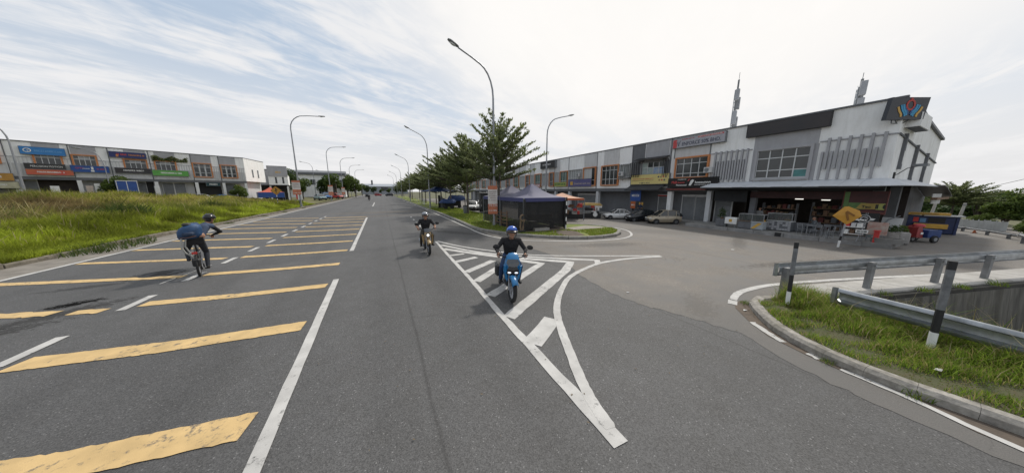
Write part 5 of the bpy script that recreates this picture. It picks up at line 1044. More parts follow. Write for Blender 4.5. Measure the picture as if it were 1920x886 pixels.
P = np.stack([g_.uniform(0, 3.0, 900), g_.uniform(-.18, .05, 900), g_.uniform(0, .75, 900)], 1); P = P[(P[:, 2] < .35 + .35 * np.sin(P[:, 0] * 2.2 + 1) ** 2)]; Vv, Ff = leaves_quads(P, .11, .8, g_); link('foliage', pymesh('foliage', Vv, Ff, leaf_material('creeper leaf', (.06, .09, .02), (.17, .19, .07), .2)), vb); MB().use(BARK).tube([(0, 0, .3), (1.5, -.05, .45), (3, 0, .25)], .02, 5).build('stem', vb)
# parked things before the left row
bt = thing('market_tent', 'small blue tarpaulin stall in front of the black shopfront on the left', 'stall', LP(-11.95, 1.8, 1.2), LROT); bx('tarpaulin', bt, M['bluep'], 0, 1.5, -.8, .6, 1.2, 2.45)
for x in (0.02, .72, 1.45): bx('pole', bt, M['whitep'], x, x + .05, -.83, -.80, .3, 2.5)
bx('top_rail', bt, M['whitep'], 0, 1.5, -.84, -.79, 2.42, 2.5)
for u0, wd, hh, lb, m in [(-13.85, .45, .95, 'beige cabinet standing in front of the blue-signed shop', mat('beige board', (.5, .42, .36), .7)), (-15.9, .5, .9, 'white chest freezer in front of the red-signed shop', M['whitep']), (-10.05 + .9, .4, 1.0, 'white drawer stack in the dark doorway of the black shopfront', M['whitep']), (-13.3, .6, 1.2, 'white folded screen beside the beige cabinet', M['whitep'])]:
    t = thing('cabinet', lb, 'cabinet', LP(u0, .9, 1.2), LROT); bx('carcass', t, m, 0, wd, -.4, 0, .1, hh + .9); bx('door_panel', t, m, .03, wd * .48, -.42, -.401, .2, hh + .8); bx('door_panel', t, m, wd * .52, wd - .03, -.42, -.401, .2, hh + .8); bx('foot', t, M['black'], .03, wd - .03, -.38, -.02, 0, .1)
btree(2, 'small bushy tree before the end shophouse of the left row', LP(-1.55, 1.5, .9), .36, 1); btree(0, 'thin shrub tree by the pillar under the dark grey signboard', LP(-12.0, 1.0, .9), .42, 2)
s, y = signboard('small orange notice on the white pillar of the end shop', LP(-2.1 + .9, .02, 2.6), LROT, .35, .8, M['yellowp'], .05, grp=None); smear(s, M['redp'], .05, .3, .3, .4, y, 2)
s, y = signboard('white lettering panel over the dark teal shopfront', LP(-4.4, -.1, 3.2), LROT, 1.4, .5, mat('teal front', (.01, .045, .05), .5), .1, grp=None); smear(s, M['whitep'], .3, 1.1, .15, .35, y, 5)
# block beyond the left row: grey fronted white shop, then the long white building
fb = thing('white_shop', 'small white shop with a grey sign front beyond the end of the left row', 'shop', (-20.3, 70.0, .8), R_(12))
MB().use(M['white_wall']).box(0, 3.0, 0, 9, 2.9, 5.0).build('upper_wall', fb); bx('sign_front', fb, M['grey_wall'], -.05, 3.05, -.12, .3, 4.6, 6.7); bx('side_block', fb, M['grey_wall'], -2.4, -.06, 1.0, 8.9, 2.9, 5.9); bx('roof_edge', fb, M['cap'], -2.45, -.06, .95, 8.9, 5.9, 6.05); bx('ground_wall', fb, M['dark_in'], -2.2, 2.9, 1.5, 8.8, -.5, 2.9); bx('beam', fb, M['black'], -2.4, 3, -.02, .5, 2.7, 2.9)
for x in (1.0, 2.1): bx('window', fb, M['glass'], x, x + .3, -.03, .02, 3.2, 4.5)
for x in (-2.2, .0, 2.7): bx('column', fb, M['whitep'], x, x + .25, .05, .3, -.5, 2.7)
smear(fb, M['yellowp'], 1.2, 2.0, 5.3, 5.6, -.13, 3)
wb_ = thing('long_building', 'long white two-storey building with a dark roof behind the far parked cars', 'building', (-27.5, 110, .3), R_(3))
MB().use(M['white_wall']).box(0, 16, 0, 10, 0, 7.6).build('wall', wb_); MB().use(M['cap']).extr([(-.5, -.6, 7.55), (-.5, -.6, 8.3), (-.5, 5, 9.3), (-.5, 10.5, 8.3), (-.5, 10.5, 7.55)], (17, 0, 0)).build('roof', wb_)
for x, z in [(1.2, 4.2), (3.4, 4.2), (6.2, 4.2), (9.5, 4.2), (12, 4.2), (8.3, 1.2), (11.5, 1.2), (14, 4.2)]:
    f = bx('window', wb_, M['alu'], x, x + 1.5, -.05, .02, z, z + 1.9); bx('pane', f, M['glass'], x + .1, x + .7, -.07, -.055, z + .1, z + 1.8); bx('pane', f, M['glass'], x + .8, x + 1.4, -.07, -.055, z + .1, z + 1.8)
bx('awning', wb_, M['cap'], 0, 5, -2, 0, 3.0, 3.3)
# end of the road: cross building and scrub
eb = thing('warehouse', 'long low grey warehouse closing the far end of the road', 'building', (-14, 236, 0), R_(-2)); MB().use(mat('distant grey wall', (.27, .29, .31), .9, var=.1)).box(0, 34, 0, 14, 0, 6.0).build('wall', eb); MB().use(mat('distant roof', (.30, .33, .37), .7)).extr([(-.6, -.7, 6.0), (-.6, 7, 8.2), (-.6, 14.7, 6.0)], (35.2, 0, 0)).build('roof', eb); bx('chimney', eb, M['dgrey_wall'], 7, 8.2, 4, 5, 7, 11); bx('loading_door', eb, M['glass'], 14, 19, -.05, .02, 2.5, 5.5); bx('loading_door', eb, M['glass'], 24, 29, -.05, .02, 2.5, 5.5)
for i, (x, y, k, s) in enumerate([(-5, 215, 1, .62), (0, 219, 0, .5), (5, 217, 0, .58), (10, 216, 1, .55), (15, 212, 1, .7), (-9, 205, 1, .7), (12.5, 190, 3, .6), (-9.5, 165, 0, .8)]): btree(k, ['dark tree', 'low green tree', 'round bush tree', 'dense tree', 'dark tall tree', 'leafy tree', 'dark tree at the right kerb', 'green tree at the left kerb'][i] + ' before the warehouse at the far road end' + (', left of its chimney' if i == 0 else ', right part' if i == 4 else ', left part' if i == 5 else ''), (x, y, 0), s, i, 'trees at the far end of the road')
for lb, Y, z in (('air conditioner unit on the pale grille front above the purple banner', 24.9, 4.15), ('air conditioner unit beside the orange window of the white and grey shophouse', 18.6, 3.9), ('air conditioner unit on the upper wall between black sign and fins', 10.9, 3.75)):
    t = thing('air_conditioner', lb, 'air conditioner', (21.34, Y, z), R_(-90), 'air conditioners on the right row'); MB().use(M['lgrey_wall']).cbox(-.26, .26, -.2, .0, 0, .4, .02).build('casing', t); MB().use(M['lamphead']).lathe([(.15, 0), (.15, .01), (.03, .015)], 14, T=Matrix.Translation((-.06, -.2, .2)) @ Matrix.Rotation(R_(90), 4, 'X')).build('fan_grille', t); MB().use(M['lamphead']).tube([(.2, -.1, 0), (.22, -.05, -.5)], .02, 5).build('pipe', t)
# antenna masts on the roof
def mast(label, loc, h, n):
    t = thing('antenna_mast', label, 'antenna', loc, .3); b = MB().use(M['lamphead']); b.tube([(0, 0, 0), (0, 0, h)], .06, 8); b.build('pole', t)
    b = MB().use(M['metal']); 
    for sx in (-.3, .3): b.tube([(sx, .1, 0), (sx, .1, h * .85)], .03, 5)
    k = 0
    while k * .35 < h * .85: b.tube([(-.3, .1, k * .35), (.3, .1, k * .35 + .3)], .02, 4); k += 1
    b.build('ladder', t)
    for z, x, s in [(.60 * h, .42, .9), (.36 * h, -.40, 1.0), (.34 * h, .42, .8), (.70 * h, -.36, .8), (.10 * h, -.40, .8), (.10 * h, .42, .6)][:n]: MB().use(M['lampmetal']).cbox(x - .13, x + .13, -.2, .06, z, z + s, .02).build('panel_antenna', t)
    MB().use(M['lamphead']).tube([(-.02, 0, h * .9), (-.22, 0, h * .9), (-.22, 0, h * .95)], .025, 5).tube([(0, 0, h), (0, 0, h * 1.1)], .015, 5).build('whip_aerial', t)
mast('taller antenna mast on the roof behind the pale grey wall sign', (26, 11.95, 5.8), 5.3, 6); mast('shorter antenna mast on the roof behind the corner shophouse', (26.5, 5.8, 5.7), 3.4, 4)
# low white wall, barrier and cable behind the corner
wwm = mat('white boundary wall', (.5, .51, .5), .85, var=.2, dirt=.5, vscale=.7)
ww = thing('boundary_wall', 'pale panelled boundary wall in front of the dark wood', 'wall', (34.5, 2.75, 0), R_(-100)); ww.scale = (.26, .3, .40)
for k in range(12): bx('wall_panel', ww, wwm, k * .72 + .02, k * .72 + .70, -.05, .05, 0, 1.45 + .1 * (k % 4 == 0)); bx('pier', ww, wwm, k * .72 - .06, k * .72 + .06, -.09, .09, 0, 1.62)
wbeam('guard_rail', 'low crash barrier along the far side of the road behind the corner', [(33.0, 2.15, .5), (30.5, .9, .5), (28.6, .12, .5)], [(32.0, 1.75, 0, .56), (30.4, .95, 0, .56), (29.0, .35, 0, .56)], flip=1).scale = (1, 1, .46)
wbeam('guard_rail', 'short crash barrier turning toward the camera at the right picture edge', [(28.3, .1, .52), (25, -.35, .52), (20, -1.2, .5)], [(27, -.02, 0, .56), (24, -.45, 0, .56)], flip=1).scale = (1, 1, .6)
for lb, x, y, h in [('slim leaning grey utility pole before the wood', 36, 2.25, 1.65), ('shorter grey pole under the canopy end by the food truck', 34, 3.15, 1.9)]:
    t = thing('utility_pole', lb, 'pole', (x, y, 0), rot=(R_(3), R_(5), 0)); MB().use(M['concrete_l']).tube([(0, 0, 0), (0, 0, h)], [.085, .06], 8).build('shaft', t); bx('collar', t, M['lamphead'], -.08, .08, -.08, .08, h - .16, h - .11)
b = MB().use(M['black']); b.tube([(60, 4.2, 2.62), (52, 2.2, 2.82), (45, .5, 3.45), (38, -1.2, 4.3), (30, -3, 5.4)], .018, 5); tag(b.build('overhead_cable'), 'thin overhead cable crossing the sky above the right-hand trees', 'cable')
# ------------------------------------------------------------------ people
def voxel_body(name, caps, vox, parent, smooth_it=5):
    """one continuous skin grown round tapered limbs; caps = (p0, p1, r0, r1, material)"""
    b = MB(); mats = []
    for (p0, p1, r0, r1, m) in caps:
        if m not in mats: mats.append(m)
        p0, p1 = Vector(p0), Vector(p1); d = p1 - p0; L = d.length
        if L < 1e-6: d = Vector((0, 0, 1)); 
        d = d.normalized() if L > 1e-6 else d; a = d.orthogonal().normalized(); c = d.cross(a); rings = []
        for t, r, s in [(-.98, r0, 0), (-.7, r0, 0), (-.35, r0, 0), (0, r0, 0), (.5, (r0 + r1) / 2, .5), (0, r1, 1), (.35, r1, 1), (.7, r1, 1), (.98, r1, 1)]:
            q = math.sqrt(max(0, 1 - t * t)) if s != .5 else 1; cen = p0 + d * (L * s) + (d * (r * t) if s != .5 else Vector((0, 0, 0)))
            rings.append([tuple(cen + (a * math.cos(k * .6283) + c * math.sin(k * .6283)) * r * q) for k in range(10)])
        b.loft(rings)
    me = b.mesh('tmp'); o = bpy.data.objects.new('tmp', me); COL.objects.link(o); rm = o.modifiers.new('r', 'REMESH'); rm.mode = 'VOXEL'; rm.voxel_size = vox
    s_ = o.modifiers.new('s', 'SMOOTH'); s_.factor = .5; s_.iterations = smooth_it
    bpy.context.view_layer.update(); new = bpy.data.meshes.new_from_object(o.evaluated_get(bpy.context.evaluated_depsgraph_get())); bpy.data.objects.remove(o)
    n = len(new.vertices); V = np.empty(n * 3, np.float32); new.vertices.foreach_get('co', V); V = V.reshape(-1, 3); best = np.full(n, 9.); idx = np.zeros(n, int)
    for (p0, p1, r0, r1, m) in caps:
        a = np.array(p0, float); d = np.array(p1, float) - a; L2 = max(d @ d, 1e-9); t = np.clip(((V - a) @ d) / L2, 0, 1); ds = np.linalg.norm(V - a - t[:, None] * d, axis=1) - (r0 + (r1 - r0) * t); w = ds < best; best[w] = ds[w]; idx[w] = mats.index(m)
    new.materials.clear()
    for m in mats: new.materials.append(m)
    k = len(new.polygons); ls = np.empty(k, np.int32); new.polygons.foreach_get('loop_start', ls); vi = np.empty(len(new.loops), np.int32); new.loops.foreach_get('vertex_index', vi)
    new.polygons.foreach_set('material_index', idx[vi[ls]].astype(np.int32)); new.polygons.foreach_set('use_smooth', [True] * k); new.update()
    return link(name, new, parent)
def hand(w, fwd, side, curl, s=1.0, skin=None):
    """palm, four bent fingers of different lengths and a thumb; fwd = pointing direction, side = thumb side"""
    skin = skin or M['skin']; w, f, sd_ = Vector(w), Vector(fwd).normalized(), Vector(side).normalized(); dn = f.cross(sd_).normalized()
    if dn.z > 0: dn = -dn
    out = [(w, w + f * .045 * s, .026 * s, .03 * s, skin), (w + f * .04 * s + sd_ * .022 * s, w + f * .075 * s + sd_ * .026 * s, .017 * s, .015 * s, skin), (w + f * .04 * s - sd_ * .02 * s, w + f * .07 * s - sd_ * .026 * s, .017 * s, .014 * s, skin)]
    for k, (o, ln) in enumerate(((.032, .068), (.011, .078), (-.011, .072), (-.032, .055))):
        a = w + f * .078 * s + sd_ * o * s; b_ = a + (f * math.cos(curl) + dn * math.sin(curl)) * ln * .55 * s; c = b_ + (f * math.cos(curl * 2.2) + dn * math.sin(curl * 2.2)) * ln * .5 * s; out += [(a, b_, .0095 * s, .0088 * s, skin), (b_, c, .0088 * s, .0075 * s, skin)]
    a = w + f * .02 * s + sd_ * .03 * s; b_ = a + (f * .7 + sd_ * .7 + dn * .3) * .035 * s; c = b_ + (f * .8 + dn * .6) * .03 * s; out += [(a, b_, .013 * s, .011 * s, skin), (b_, c, .011 * s, .009 * s, skin)]
    return out
def head_caps(c, f, s=1.0, hair=True, tilt=None):
    """c = head centre, f = facing"""
    c = Vector(c); f = Vector(f).normalized(); u = Vector((0, 0, 1)); u = (u - f * u.dot(f)).normalized(); l = u.cross(f); K = M['skin']
    P = lambda a, b_, d: tuple(c + f * a * s + l * b_ * s + u * d * s)
    out = [(P(-.02, 0, .03), P(.01, 0, .035), .098 * s, .092 * s, K), (P(.02, 0, -.02), P(.045, 0, -.075), .075 * s, .05 * s, K), (P(.05, 0, -.085), P(.062, 0, -.1), .036 * s, .028 * s, K), (P(.088, 0, .02), P(.112, 0, -.025), .012 * s, .017 * s, K), (P(.085, -.014, -.028), P(.085, .014, -.028), .012 * s, .012 * s, K)]
    for g_ in (-1, 1): out += [(P(.072, g_ * .034, .022), P(.076, g_ * .034, .022), .016 * s, .015 * s, M['eyew']), (P(.087, g_ * .034, .02), P(.089, g_ * .034, .02), .008 * s, .007 * s, M['hair']), (P(.083, g_ * .05, .048), P(.09, g_ * .018, .045), .009 * s, .009 * s, M['hair']), (P(-.005, g_ * .092, .01), P(-.012, g_ * .098, -.02), .018 * s, .012 * s, K)]
    out += [(P(.082, -.022, -.06), P(.082, .022, -.06), .009 * s, .009 * s, M['lips'])]
    if hair: out += [(P(-.035, 0, .06), P(.02, 0, .085), .095 * s, .072 * s, M['hair']), (P(-.06, 0, -.02), P(-.05, 0, .04), .07 * s, .08 * s, M['hair'])]
    return out
def helmet(parent, c, f, m, open_face=True, s=1.0, visor=True, vent=False):
    c = Vector(c); f = Vector(f).normalized(); u0 = Vector((0, 0, 1)); u = (u0 - f * u0.dot(f)).normalized(); l = u.cross(f); T = Matrix((( f.x, l.x, u.x, c.x), (f.y, l.y, u.y, c.y), (f.z, l.z, u.z, c.z), (0, 0, 0, 1)))
    rings = []
    for i in range(11):
        t = i / 10 * R_(100); ring = []
        for j in range(24):
            a = 2 * math.pi * j / 24; low = 1 if math.cos(a) < .35 else 0; tt = min(t, R_(100) if low else R_(63)); ring.append(((-.012 + .138 * math.sin(tt) * math.cos(a)) * s, .124 * math.sin(tt) * math.sin(a) * s, (.035 + .125 * math.cos(tt)) * s))
        rings.append(ring)
    b = MB().use(m); b.loft(list(reversed(rings)), T=T, caps=False); h = b.build('helmet', parent, smooth=60); sl = h.modifiers.new('t', 'SOLIDIFY'); sl.thickness = .014; sl.offset = 0
    b = MB().use(M['black'])
    for g_ in (-1, 1): b.tube([(.0, g_ * .118 * s, .0), (.02, g_ * .09 * s, -.08 * s), (.05, 0, -.128 * s)], .008, 5, T=T)
    b.build('chin_strap', h)
    if visor:
        vr = [[((.128 + .02 * q) * math.cos(a) * s, (.132 + .012 * q) * math.sin(a) * s, (.075 - .02 * q) * s) for a in [R_(-72 + 12 * k) for k in range(13)]] for q in (0, 1, 2)]
        b = MB().use(M['blackgloss']); b.loft(vr, closed=False, caps=False, T=T); v = b.build('visor', h, smooth=60); sl = v.modifiers.new('t', 'SOLIDIFY'); sl.thickness = .006
    if vent:
        for g_ in (-.05, 0, .05): MB().use(M['black']).tube([(.1 * s, g_, .11 * s), (0, g_ * 1.2, .172 * s), (-.1 * s, g_, .125 * s)], .012, 5, T=T).build('vent_ridge', h)
    return h
def rider_caps(pel, chest, neck, head, face, sh, el, wr, hip, knee, ank, toe, top, legs, arm_top=None, forearm=None, hd=((1, 0, -.2), .9), shirt_r=1.0, hair=True):
    K = M['skin']; at = arm_top or top; fa = forearm or at; c = []
    P, C, Nk = Vector(pel), Vector(chest), Vector(neck)
    c += [(P + Vector((0, .06, 0)), P + Vector((0, -.06, 0)), .125, .125, legs), (P + Vector((0, 0, .08)), (P + C) / 2 + Vector((0, 0, .02)), .135 * shirt_r, .14 * shirt_r, top), ((P + C) / 2 + Vector((0, .05, 0)), C + Vector((0, .08, .02)), .115 * shirt_r, .12 * shirt_r, top), ((P + C) / 2 + Vector((0, -.05, 0)), C + Vector((0, -.08, .02)), .115 * shirt_r, .12 * shirt_r, top), (C, Nk - (Nk - C) * .25, .13, .075, top), (Nk - (Nk - C) * .2, Vector(head) - Vector((0, 0, .05)), .056, .055, K)]
    c += head_caps(head, face, 1.0, hair)
    for i in (0, 1):
        s_, e, w = Vector(sh[i]), Vector(el[i]), Vector(wr[i]); c += [(C + (s_ - C) * .5 + Vector((0, 0, .05)), s_, .085, .072, top), (s_, e, .064, .047, at), (e, e + (w - e) * .62, .046, .038, fa), (e + (w - e) * .6, w, .037, .028, fa if fa is not at and False else (fa if forearm is None and arm_top is None else fa))]
        f = hd[0]; sd_ = Vector((0, -1 if i == 0 else 1, 0)); c += hand(w + (w - e).normalized() * .015, f, sd_, hd[1])
        h, k, a, t = Vector(hip[i]), Vector(knee[i]), Vector(ank[i]), Vector(toe[i]); c += [(h, k, .092, .066, legs), (k, k + (a - k) * .35, .064, .06, legs), (k + (a - k) * .35, a, .06, .047, legs), (a + Vector((-.03, 0, -.035)), t, .045, .036, M['shoe']), (a, a + Vector((0, 0, -.02)), .046, .046, M['shoe'])]
    return c
MT = Matrix.Translation
def wheel(parent, x, r, w, steer=0.0, spokes=5, yoff=0, rimm=None, thin=False):
    T = MT((x, yoff, r)) @ Matrix.Rotation(steer, 4, 'Z'); wh = MB().use(M['rubber']).torus((0, 0, 0), r - w * .55, w * .55, 28, 8, T=T).build('tyre', parent, smooth=60)
    b = MB().use(rimm or M['lampmetal']); b.torus((0, 0, 0), r - w * 1.15, w * .22 if not thin else .008, 28, 6, T=T); b.build('rim', wh, smooth=60)
    b = MB().use(rimm or M['lampmetal'])
    for k in range(spokes):
        a = 6.283 * k / spokes; b.tube([(.02 * math.cos(a), 0, .02 * math.sin(a)), ((r - w) * math.cos(a + (.15 if not thin else 0)), 0, (r - w) * math.sin(a + (.15 if not thin else 0)))], .014 if not thin else .003, 5, T=T)
    b.lathe([(.035, -.05), (.035, .05)], 12, T=T @ Matrix.Rotation(R_(90), 4, 'X')); b.build('spokes', wh); return wh
def motorbike(label, loc, rz, bodym, style, lean=0):
    root = thing('motorbike', label, 'motorbike', loc, rot=(lean, 0, rz)); dk = mat('matt dark plastic', (.022, .023, .025), .6, var=.2); st = R_(9) if style == 'scooter' else 0
    wheel(root, .62, .28, .085, st); wheel(root, -.62, .28, .095)
    b = MB().use(bodym); fr = []
    for a in [R_(q) for q in range(38, 160, 12)]:
        x, z = .62 + .315 * math.cos(a), .28 + .315 * math.sin(a); fr.append([(x, -.075, z - .045), (x + .01 * math.cos(a), -.05, z + .006), (x + .015 * math.cos(a), .0, z + .018), (x + .01 * math.cos(a), .05, z + .006), (x, .075, z - .045)])
    b.loft(fr, closed=False, caps=False, T=MT((.62, 0, 0)) @ Matrix.Rotation(st, 4, 'Z') @ MT((-.62, 0, 0))); f = b.build('front_fender', root, smooth=60); sl = f.modifiers.new('t', 'SOLIDIFY'); sl.thickness = .008
    b = MB().use(M['lampmetal'])
    for y in (-.075, .075): b.tube([(.62, y, .28), (.40, y, .82)], .018, 8)
    b.build('fork', root, smooth=60)
    b = MB().use(M['black']); b.tube([(.28, -.34, .99), (.33, -.2, .96), (.37, 0, .93), (.33, .2, .96), (.28, .34, .99)], .014, 8); hb = b.build('handlebar', root, smooth=60)
    for sg in (-1, 1):
        MB().use(M['rubber']).tube([(.29, sg * .24, .985), (.275, sg * .36, .995)], .021, 8).build('grip', hb, smooth=60); MB().use(M['lampmetal']).tube([(.33, sg * .22, .97), (.36, sg * .34, .975)], .006, 5).build('brake_lever', hb)
        b = MB().use(M['black']); b.tube([(.32, sg * .22, .97), (.36, sg * .30, 1.12), (.37, sg * .36, 1.17)], .007, 6); mr = b.build('mirror_stem', root)
        T = MT((.375, sg * .385, 1.2)) @ Matrix.Rotation(R_(sg * -12), 4, 'X'); MB().use(M['black']).ball((0, 0, 0), .022, .075, .055, 14, 8, T=T).build('mirror', mr, smooth=60)
        MB().use(dk).tube([(.02, sg * .10, .27), (.02, sg * .27, .26)], .018, 6).build('footrest', root)
    if style == 'scooter':
        rings = []      # leg shield: narrow V at the bottom, broad headlamp cowl, rising to the dash
        for z, x, hw, d in [(.42, .40, .09, .06), (.52, .46, .15, .08), (.66, .50, .20, .09), (.78, .485, .185, .10), (.88, .45, .16, .10), (.97, .40, .14, .08), (1.02, .36, .10, .05)]: rings.append([(x - d * 1.5, -hw, z), (x - d * .6, -hw * 1.02, z), (x, -hw * .72, z), (x + .035, 0, z), (x, hw * .72, z), (x - d * .6, hw * 1.02, z), (x - d * 1.5, hw, z)])
        sh_ = MB().use(bodym).loft(rings).build('leg_shield', root, smooth=50)
        MB().use(M['blackgloss']).loft([[(.525, -.15, .62), (.548, 0, .58), (.525, .15, .62)], [(.548, -.13, .70), (.565, 0, .70), (.548, .13, .70)], [(.50, -.09, .80), (.522, 0, .80), (.50, .09, .80)]], closed=False, caps=False).build('headlight', sh_, smooth=60)
        for sg in (-1, 1): MB().use(mat('lit scooter lamp', (.8, .82, .85), .15, emit=((.9, .95, 1), .7))).ball((.545, sg * .075, .655), .018, .045, .022, 10, 6).build('lamp_lens', sh_, smooth=60); MB().use(bodym).loft([[(.50, sg * .16, .50), (.52, sg * .10, .46), (.46, sg * .13, .44)], [(.50, sg * .205, .80), (.53, sg * .155, .80), (.46, sg * .21, .82)]]).build('side_cowl', sh_, smooth=40)
        MB().use(mat('smoked windshield', (.06, .064, .07), .10, spec=.8)).loft([[(.525, -.10, .79), (.545, 0, .78), (.525, .10, .79)], [(.50, -.15, .86), (.525, 0, .86), (.50, .15, .86)], [(.455, -.12, .935), (.485, 0, .945), (.455, .12, .935)]], closed=False, caps=False).build('windshield', sh_, smooth=60)
        MB().use(bodym).loft([[(.455, -.125, .935), (.495, 0, .945), (.455, .125, .935)], [(.40, -.13, 1.01), (.44, 0, 1.03), (.40, .13, 1.01)], [(.33, -.09, 1.05), (.35, 0, 1.07), (.33, .09, 1.05)]], closed=False, caps=False).build('dash_cowl', sh_, smooth=60)
        MB().use(dk).loft([[(.36, -.09, .30), (.36, .09, .30), (.40, .09, .42), (.40, -.09, .42)], [(-.1, -.12, .24), (-.1, .12, .24), (-.1, .12, .38), (-.1, -.12, .38)]]).build('floor_tunnel', root)
        MB().use(bodym).loft([[(-.02, -.10, .34), (-.02, .10, .34), (-.02, .11, .68), (-.02, -.11, .68)], [(-.35, -.15, .38), (-.35, .15, .38), (-.35, .15, .70), (-.35, -.15, .70)], [(-.92, -.08, .62), (-.92, .08, .62), (-.92, .08, .78), (-.92, -.08, .78)]]).build('tail_body', root, smooth=40)
    else:
        b = MB().use(bodym); b.loft([[(.44, -.06, .55), (.46, 0, .53), (.44, .06, .55), (.40, 0, .56)], [(.46, -.115, .68), (.51, 0, .67), (.46, .115, .68), (.36, 0, .68)], [(.45, -.13, .80), (.50, 0, .82), (.45, .13, .80), (.34, 0, .8)], [(.38, -.10, .92), (.42, 0, .94), (.38, .10, .92), (.30, 0, .9)]]); b.build('cowl', root, smooth=50)
        b = MB().use(M['lamphead']); b.lathe([(.05, -.05), (.085, -.01), (.09, .02)], 16, T=MT((.49, 0, .76)) @ Matrix.Rotation(R_(90), 4, 'Y')); hl = b.build('headlight', root, smooth=50); MB().use(mat('lit headlamp', (.9, .9, .85), .2, emit=((1, .96, .88), 3.0))).ball((.50, 0, .76), .025, .045, .045, 12, 8).build('lamp_lens', hl, smooth=60)
        MB().use(mat('smoked windshield', (.10, .105, .11), .12)).loft([[(.44, -.12, .88), (.475, 0, .87), (.44, .12, .88)], [(.36, -.13, 1.0), (.39, 0, 1.02), (.36, .13, 1.0)]], closed=False, caps=False).build('windshield', root, smooth=60)
        for sg in (-1, 1): MB().use(bodym).loft([[(.40, sg * .13, .40), (.44, sg * .17, .42), (.38, sg * .19, .40)], [(.34, sg * .15, .76), (.38, sg * .20, .78), (.32, sg * .22, .76)]]).build('leg_guard', root, smooth=40)
        MB().use(bodym).loft([[(.30, -.07, .5), (.30, .07, .5), (.3, .08, .7), (.3, -.08, .7)], [(-.1, -.1, .5), (-.1, .1, .5), (-.1, .1, .68), (-.1, -.1, .68)], [(-.85, -.07, .6), (-.85, .07, .6), (-.85, .07, .72), (-.85, -.07, .72)]]).build('frame_body', root, smooth=40)
    MB().use(dk).cbox(-.1, .28, -.12, .12, .22, .46, .04).build('engine', root, smooth=30); MB().use(M['lampmetal']).tube([(.1, -.14, .26), (-.3, -.17, .28), (-.85, -.18, .40)], [.025, .035, .05], 8).build('exhaust', root, smooth=60)
    MB().use(dk).loft([[(.02, -.11, .70), (.02, .11, .70), (0, .09, .745), (0, -.09, .745)], [(-.4, -.15, .70), (-.4, .15, .70), (-.4, .13, .765), (-.4, -.13, .765)], [(-.86, -.09, .76), (-.86, .09, .76), (-.86, .08, .83), (-.86, -.08, .83)]]).build('seat', root, smooth=40)
    bx('number_plate', root, M['black'], -.935, -.925, -.1, .1, .5, .62); bx('tail_light', root, M['redp'], -.94, -.92, -.06, .06, .7, .76)
    if style == 'scooter': MB().use(dk).cbox(-.62, -.22, -.34, -.20, .30, .62, .05).build('side_bag', root, smooth=30)
    return root
def seated_rider(label, loc, rz, top, legs, helm, head_turn=0.0, lean=0, forearm=None):
    root = thing('person', label, 'person', loc, rot=(lean, 0, rz)); f = (math.cos(head_turn), math.sin(head_turn), -.06); hc = (.0, .0, 1.46)
    caps = rider_caps((-.22, 0, .86), (-.10, 0, 1.16), (-.05, 0, 1.325), hc, f, [(-.09, .19, 1.27), (-.09, -.19, 1.27)], [(.0, .35, 1.06), (.0, -.35, 1.06)], [(.20, .315, 1.01), (.20, -.315, 1.01)], [(-.2, .1, .83), (-.2, -.1, .83)], [(.20, .215, .70), (.20, -.215, .70)], [(.02, .225, .35), (.02, -.225, .35)], [(.17, .245, .295), (.17, -.245, .295)], top, legs, hd=((1, 0, -.15), .95), forearm=forearm, hair=False)
    voxel_body('body', caps, .0075, root); helmet(root, hc, f, helm, s=1.03); return root
blue_gloss = mat('blue gloss plastic', (.012, .15, .35), .28, spec=.6); helm_blue = mat('blue helmet', (.015, .09, .42), .18, spec=.7); helm_grey = mat('silver helmet', (.27, .29, .32), .25, metal=.3); gold = mat('tan gold paint', (.28, .20, .10), .4, metal=.2)
BR = R_(-110)
motorbike('blue scooter ridden over the white hatching toward the camera', (2.63, 5.46, .012), BR, blue_gloss, 'scooter', lean=R_(-3))
seated_rider('rider in black shirt and blue open helmet on the blue scooter', (2.63, 5.46, .012), BR, M['tee'], mat('blue jeans', (.02, .045, .11), .9, var=.3, vscale=12), helm_blue, R_(6), lean=R_(-3))
motorbike('tan motorcycle with a lit round headlamp farther up the lane', (1.50, 10.82, .004), R_(-91), gold, 'cub')
seated_rider('rider in black short sleeved shirt and silver helmet on the tan motorcycle', (1.50, 10.82, .004), R_(-91), M['tee'], M['brownpants'], helm_grey, 0, forearm=M['skin'])
# cyclist riding away
CR, CLc = R_(111), (-5.12, 11.05, .0)
bk = thing('bicycle', 'dark bicycle with grey rear rack under the cyclist', 'bicycle', CLc, CR); fm = mat('bicycle frame dark', (.03, .032, .035), .4, metal=.3)
wheel(bk, .52, .33, .04, 0, 14, rimm=M['lampmetal'], thin=True); wheel(bk, -.52, .33, .05, 0, 14, rimm=M['lampmetal'], thin=True)
MB().use(fm).tube([(-.12, 0, .30), (-.20, 0, .88)], .017, 8).tube([(-.12, 0, .30), (.40, 0, .78)], .019, 8).tube([(-.19, 0, .80), (.38, 0, .86)], .016, 8).tube([(.36, 0, .98), (.52, 0, .33)], .017, 8).tube([(-.52, .05, .33), (-.12, .04, .30)], .01, 6).tube([(-.52, -.05, .33), (-.12, -.04, .30)], .01, 6).tube([(-.52, .05, .33), (-.19, .03, .80)], .009, 6).tube([(-.52, -.05, .33), (-.19, -.03, .80)], .009, 6).build('frame', bk, smooth=60)
hb = MB().use(M['black']).tube([(.34, 0, .97), (.36, 0, 1.08)], .014, 8).tube([(.28, -.30, 1.10), (.36, -.12, 1.09), (.36, .12, 1.09), (.28, .30, 1.10)], .013, 8).build('handlebar', bk, smooth=60)
